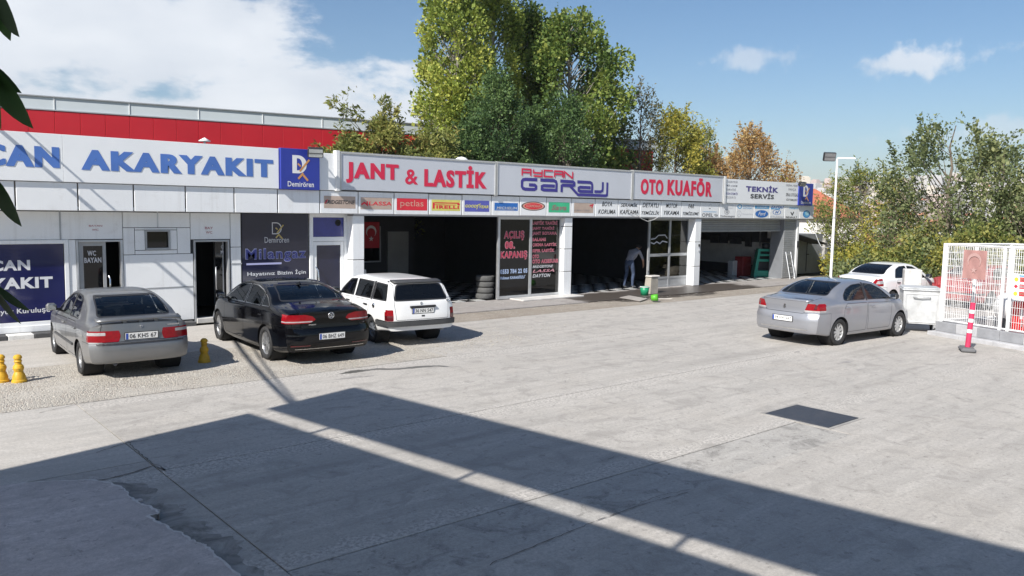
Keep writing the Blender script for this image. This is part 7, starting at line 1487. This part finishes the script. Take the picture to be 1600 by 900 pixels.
for (px, py, dist, angs) in ((-35, 92, 2.0, [(64, .125), (82, .10), (46, .14), (110, .12), (28, .09)]), (-28, 262, 1.9, [(48, .115), (66, .12), (95, .10)]), (-22, 440, 1.6, [(18, .085), (35, .085), (60, .06)]), (-20, -30, 2.1, [(50, .12), (70, .10), (92, .10)])):
    hub = at_dist(px, py, dist); st0 = Vector(stem[3 if py > 0 else 4]); MB().tube([st0, (st0 + hub) / 2 + Vector((0, 0, .12)), hub], [.012, .007, .003], 6).build('branch', BARK, yt_)
    for a, L_ in angs:
        d = CR * math.cos(rad(a)) - CU * math.sin(rad(a)) + CF * random.uniform(-.25, .25); mb = MB(); leaf_blade(mb, hub, d, L_, L_ * .26, .25); me = mb.mesh('leaf'); at_ = me.attributes.new('tint', 'FLOAT', 'FACE'); at_.data.foreach_set('value', [random.random()] * len(me.polygons))
        o = link('leaf', me, LEAFD, yt_); o.data.transform(Matrix.Translation(-Vector(yt_['_o'])))
# ================================================================== far slope: houses across the valley
WL = [mat('far wall ' + n, c, .85, var=.05) for n, c in (('white', (.66, .64, .61)), ('cream', (.60, .54, .45)), ('grey', (.48, .47, .46)), ('pink', (.58, .46, .41)))]; RF = [mat('far roof ' + n, c, .85, var=.12) for n, c in (('red', (.38, .12, .07)), ('orange', (.45, .19, .10)), ('brown', (.27, .13, .09)))]; WINM = mat('far window', (.05, .055, .065), .3)
hm = []
for (a, b, h_) in ((10, 8, 5.5), (13, 9, 7), (9, 11, 8), (12, 12, 6)):
    w_ = MB().box(-a / 2, a / 2, -b / 2, b / 2, -3, h_).mesh('house'); e = .6; r_ = MB().add([(-a / 2 - e, -b / 2 - e, h_), (a / 2 + e, -b / 2 - e, h_), (a / 2 + e, b / 2 + e, h_), (-a / 2 - e, b / 2 + e, h_), (-a / 2 + b * .35, 0, h_ + 2.6), (a / 2 - b * .35, 0, h_ + 2.6)], [(0, 1, 5, 4), (1, 2, 5), (2, 3, 4, 5), (3, 0, 4), (3, 2, 1, 0)]).mesh('roof')
    wn_ = MB()
    for z in range(1, int(h_ - 1), 3):
        for x in (-a * .32, 0, a * .32): wn_.box(x - .6, x + .6, -b / 2 - .05, -b / 2 + .1, z, z + 1.5)
        for y in (-b * .28, b * .28): wn_.box(-a / 2 - .05, -a / 2 + .1, y - .6, y + .6, z, z + 1.5)
    wn_ = wn_.mesh('window'); wn_.materials.append(WINM); w_.materials.append(None); r_.materials.append(None); hm.append((w_, r_, wn_))
blk = []
for (a, b, h_) in ((14, 12, 16), (18, 13, 22), (12, 12, 13)): m_ = MB().box(-a / 2, a / 2, -b / 2, b / 2, -4, h_); m_.box(-a / 2 + 2, a / 2 - 2, -b / 2 + 2, b / 2 - 2, h_, h_ + 1.6); me = m_.mesh('apartment_block'); me.materials.append(None); blk.append(me)
def place_house(px, d, v, k, wi, ri, lb, grp):
    q = ray(px, 400); q.z = 0; q.normalize(); q = q * d; z = ground_h(q.x, q.y); rz_ = random.uniform(-.5, .5) + .9
    if v == 'h':
        w_, r_, n_ = hm[k]; o = link('house', w_, None); o.location = (q.x, q.y, z); o.rotation_euler.z = rz_; o.material_slots[0].link = 'OBJECT'; o.material_slots[0].material = WL[wi]; c = link('roof', r_, None, o); c.material_slots[0].link = 'OBJECT'; c.material_slots[0].material = RF[ri]; link('window', n_, None, o) if d < 260 else None; tag(o, lb, 'house', grp)
    else: o = link('apartment_block', blk[k], None); o.location = (q.x, q.y, z); o.rotation_euler.z = rz_; o.material_slots[0].link = 'OBJECT'; o.material_slots[0].material = WL[wi]; tag(o, lb, 'apartment block', grp)
for px, d, k, wi, ri, lb in ((1268, 82, 0, 0, 0, 'nearest red roofed house right of the garage corner'), (1452, 130, 1, 1, 1, 'orange roofed house glimpsed behind the large olive tree'), (1370, 145, 3, 0, 1, 'orange roofed house glimpsed right of the lamp pole'), (1560, 120, 1, 3, 1, 'orange roofed house above the wire cage'), (1595, 200, 2, 0, 0, 'white house with red roof at the right edge')): place_house(px, d, 'h', k, wi, ri, lb, None)
for i in range(150):
    d = random.uniform(230, 900) if i < 90 else random.uniform(700, 1700); place_house(random.uniform(1235, 1640), d, 'h', i % 4, random.choice((0, 0, 1, 2, 3)), random.choice((0, 1, 1, 2)), 'small hazy house with a tiled roof on the slope across the valley', 'houses on the far slope')
for i in range(80): place_house(random.uniform(1235, 1640), random.uniform(900, 2250), 'b', i % 3, random.choice((0, 0, 1, 2, 3)), 0, 'small hazy pale apartment block on the slope across the valley', 'apartment blocks on the far slope')
# ================================================================== haze
HZ = bpy.data.materials.new('haze'); HZ.use_nodes = True; ht = HZ.node_tree; ht.nodes.clear(); ho_ = ht.nodes.new('ShaderNodeOutputMaterial'); hv = ht.nodes.new('ShaderNodeVolumePrincipled'); hv.inputs['Color'].default_value = (.93, .95, 1.0, 1); hv.inputs['Density'].default_value = .00022; hv.inputs['Anisotropy'].default_value = .2; ht.links.new(hv.outputs[0], ho_.inputs['Volume'])
o = MB().box(-2900, 2900, -2900, 2900, -40, 160).build('haze', HZ); o['kind'] = 'stuff'; o['label'] = 'pale blue haze in the air over the valley'; o.display_type = 'WIRE'
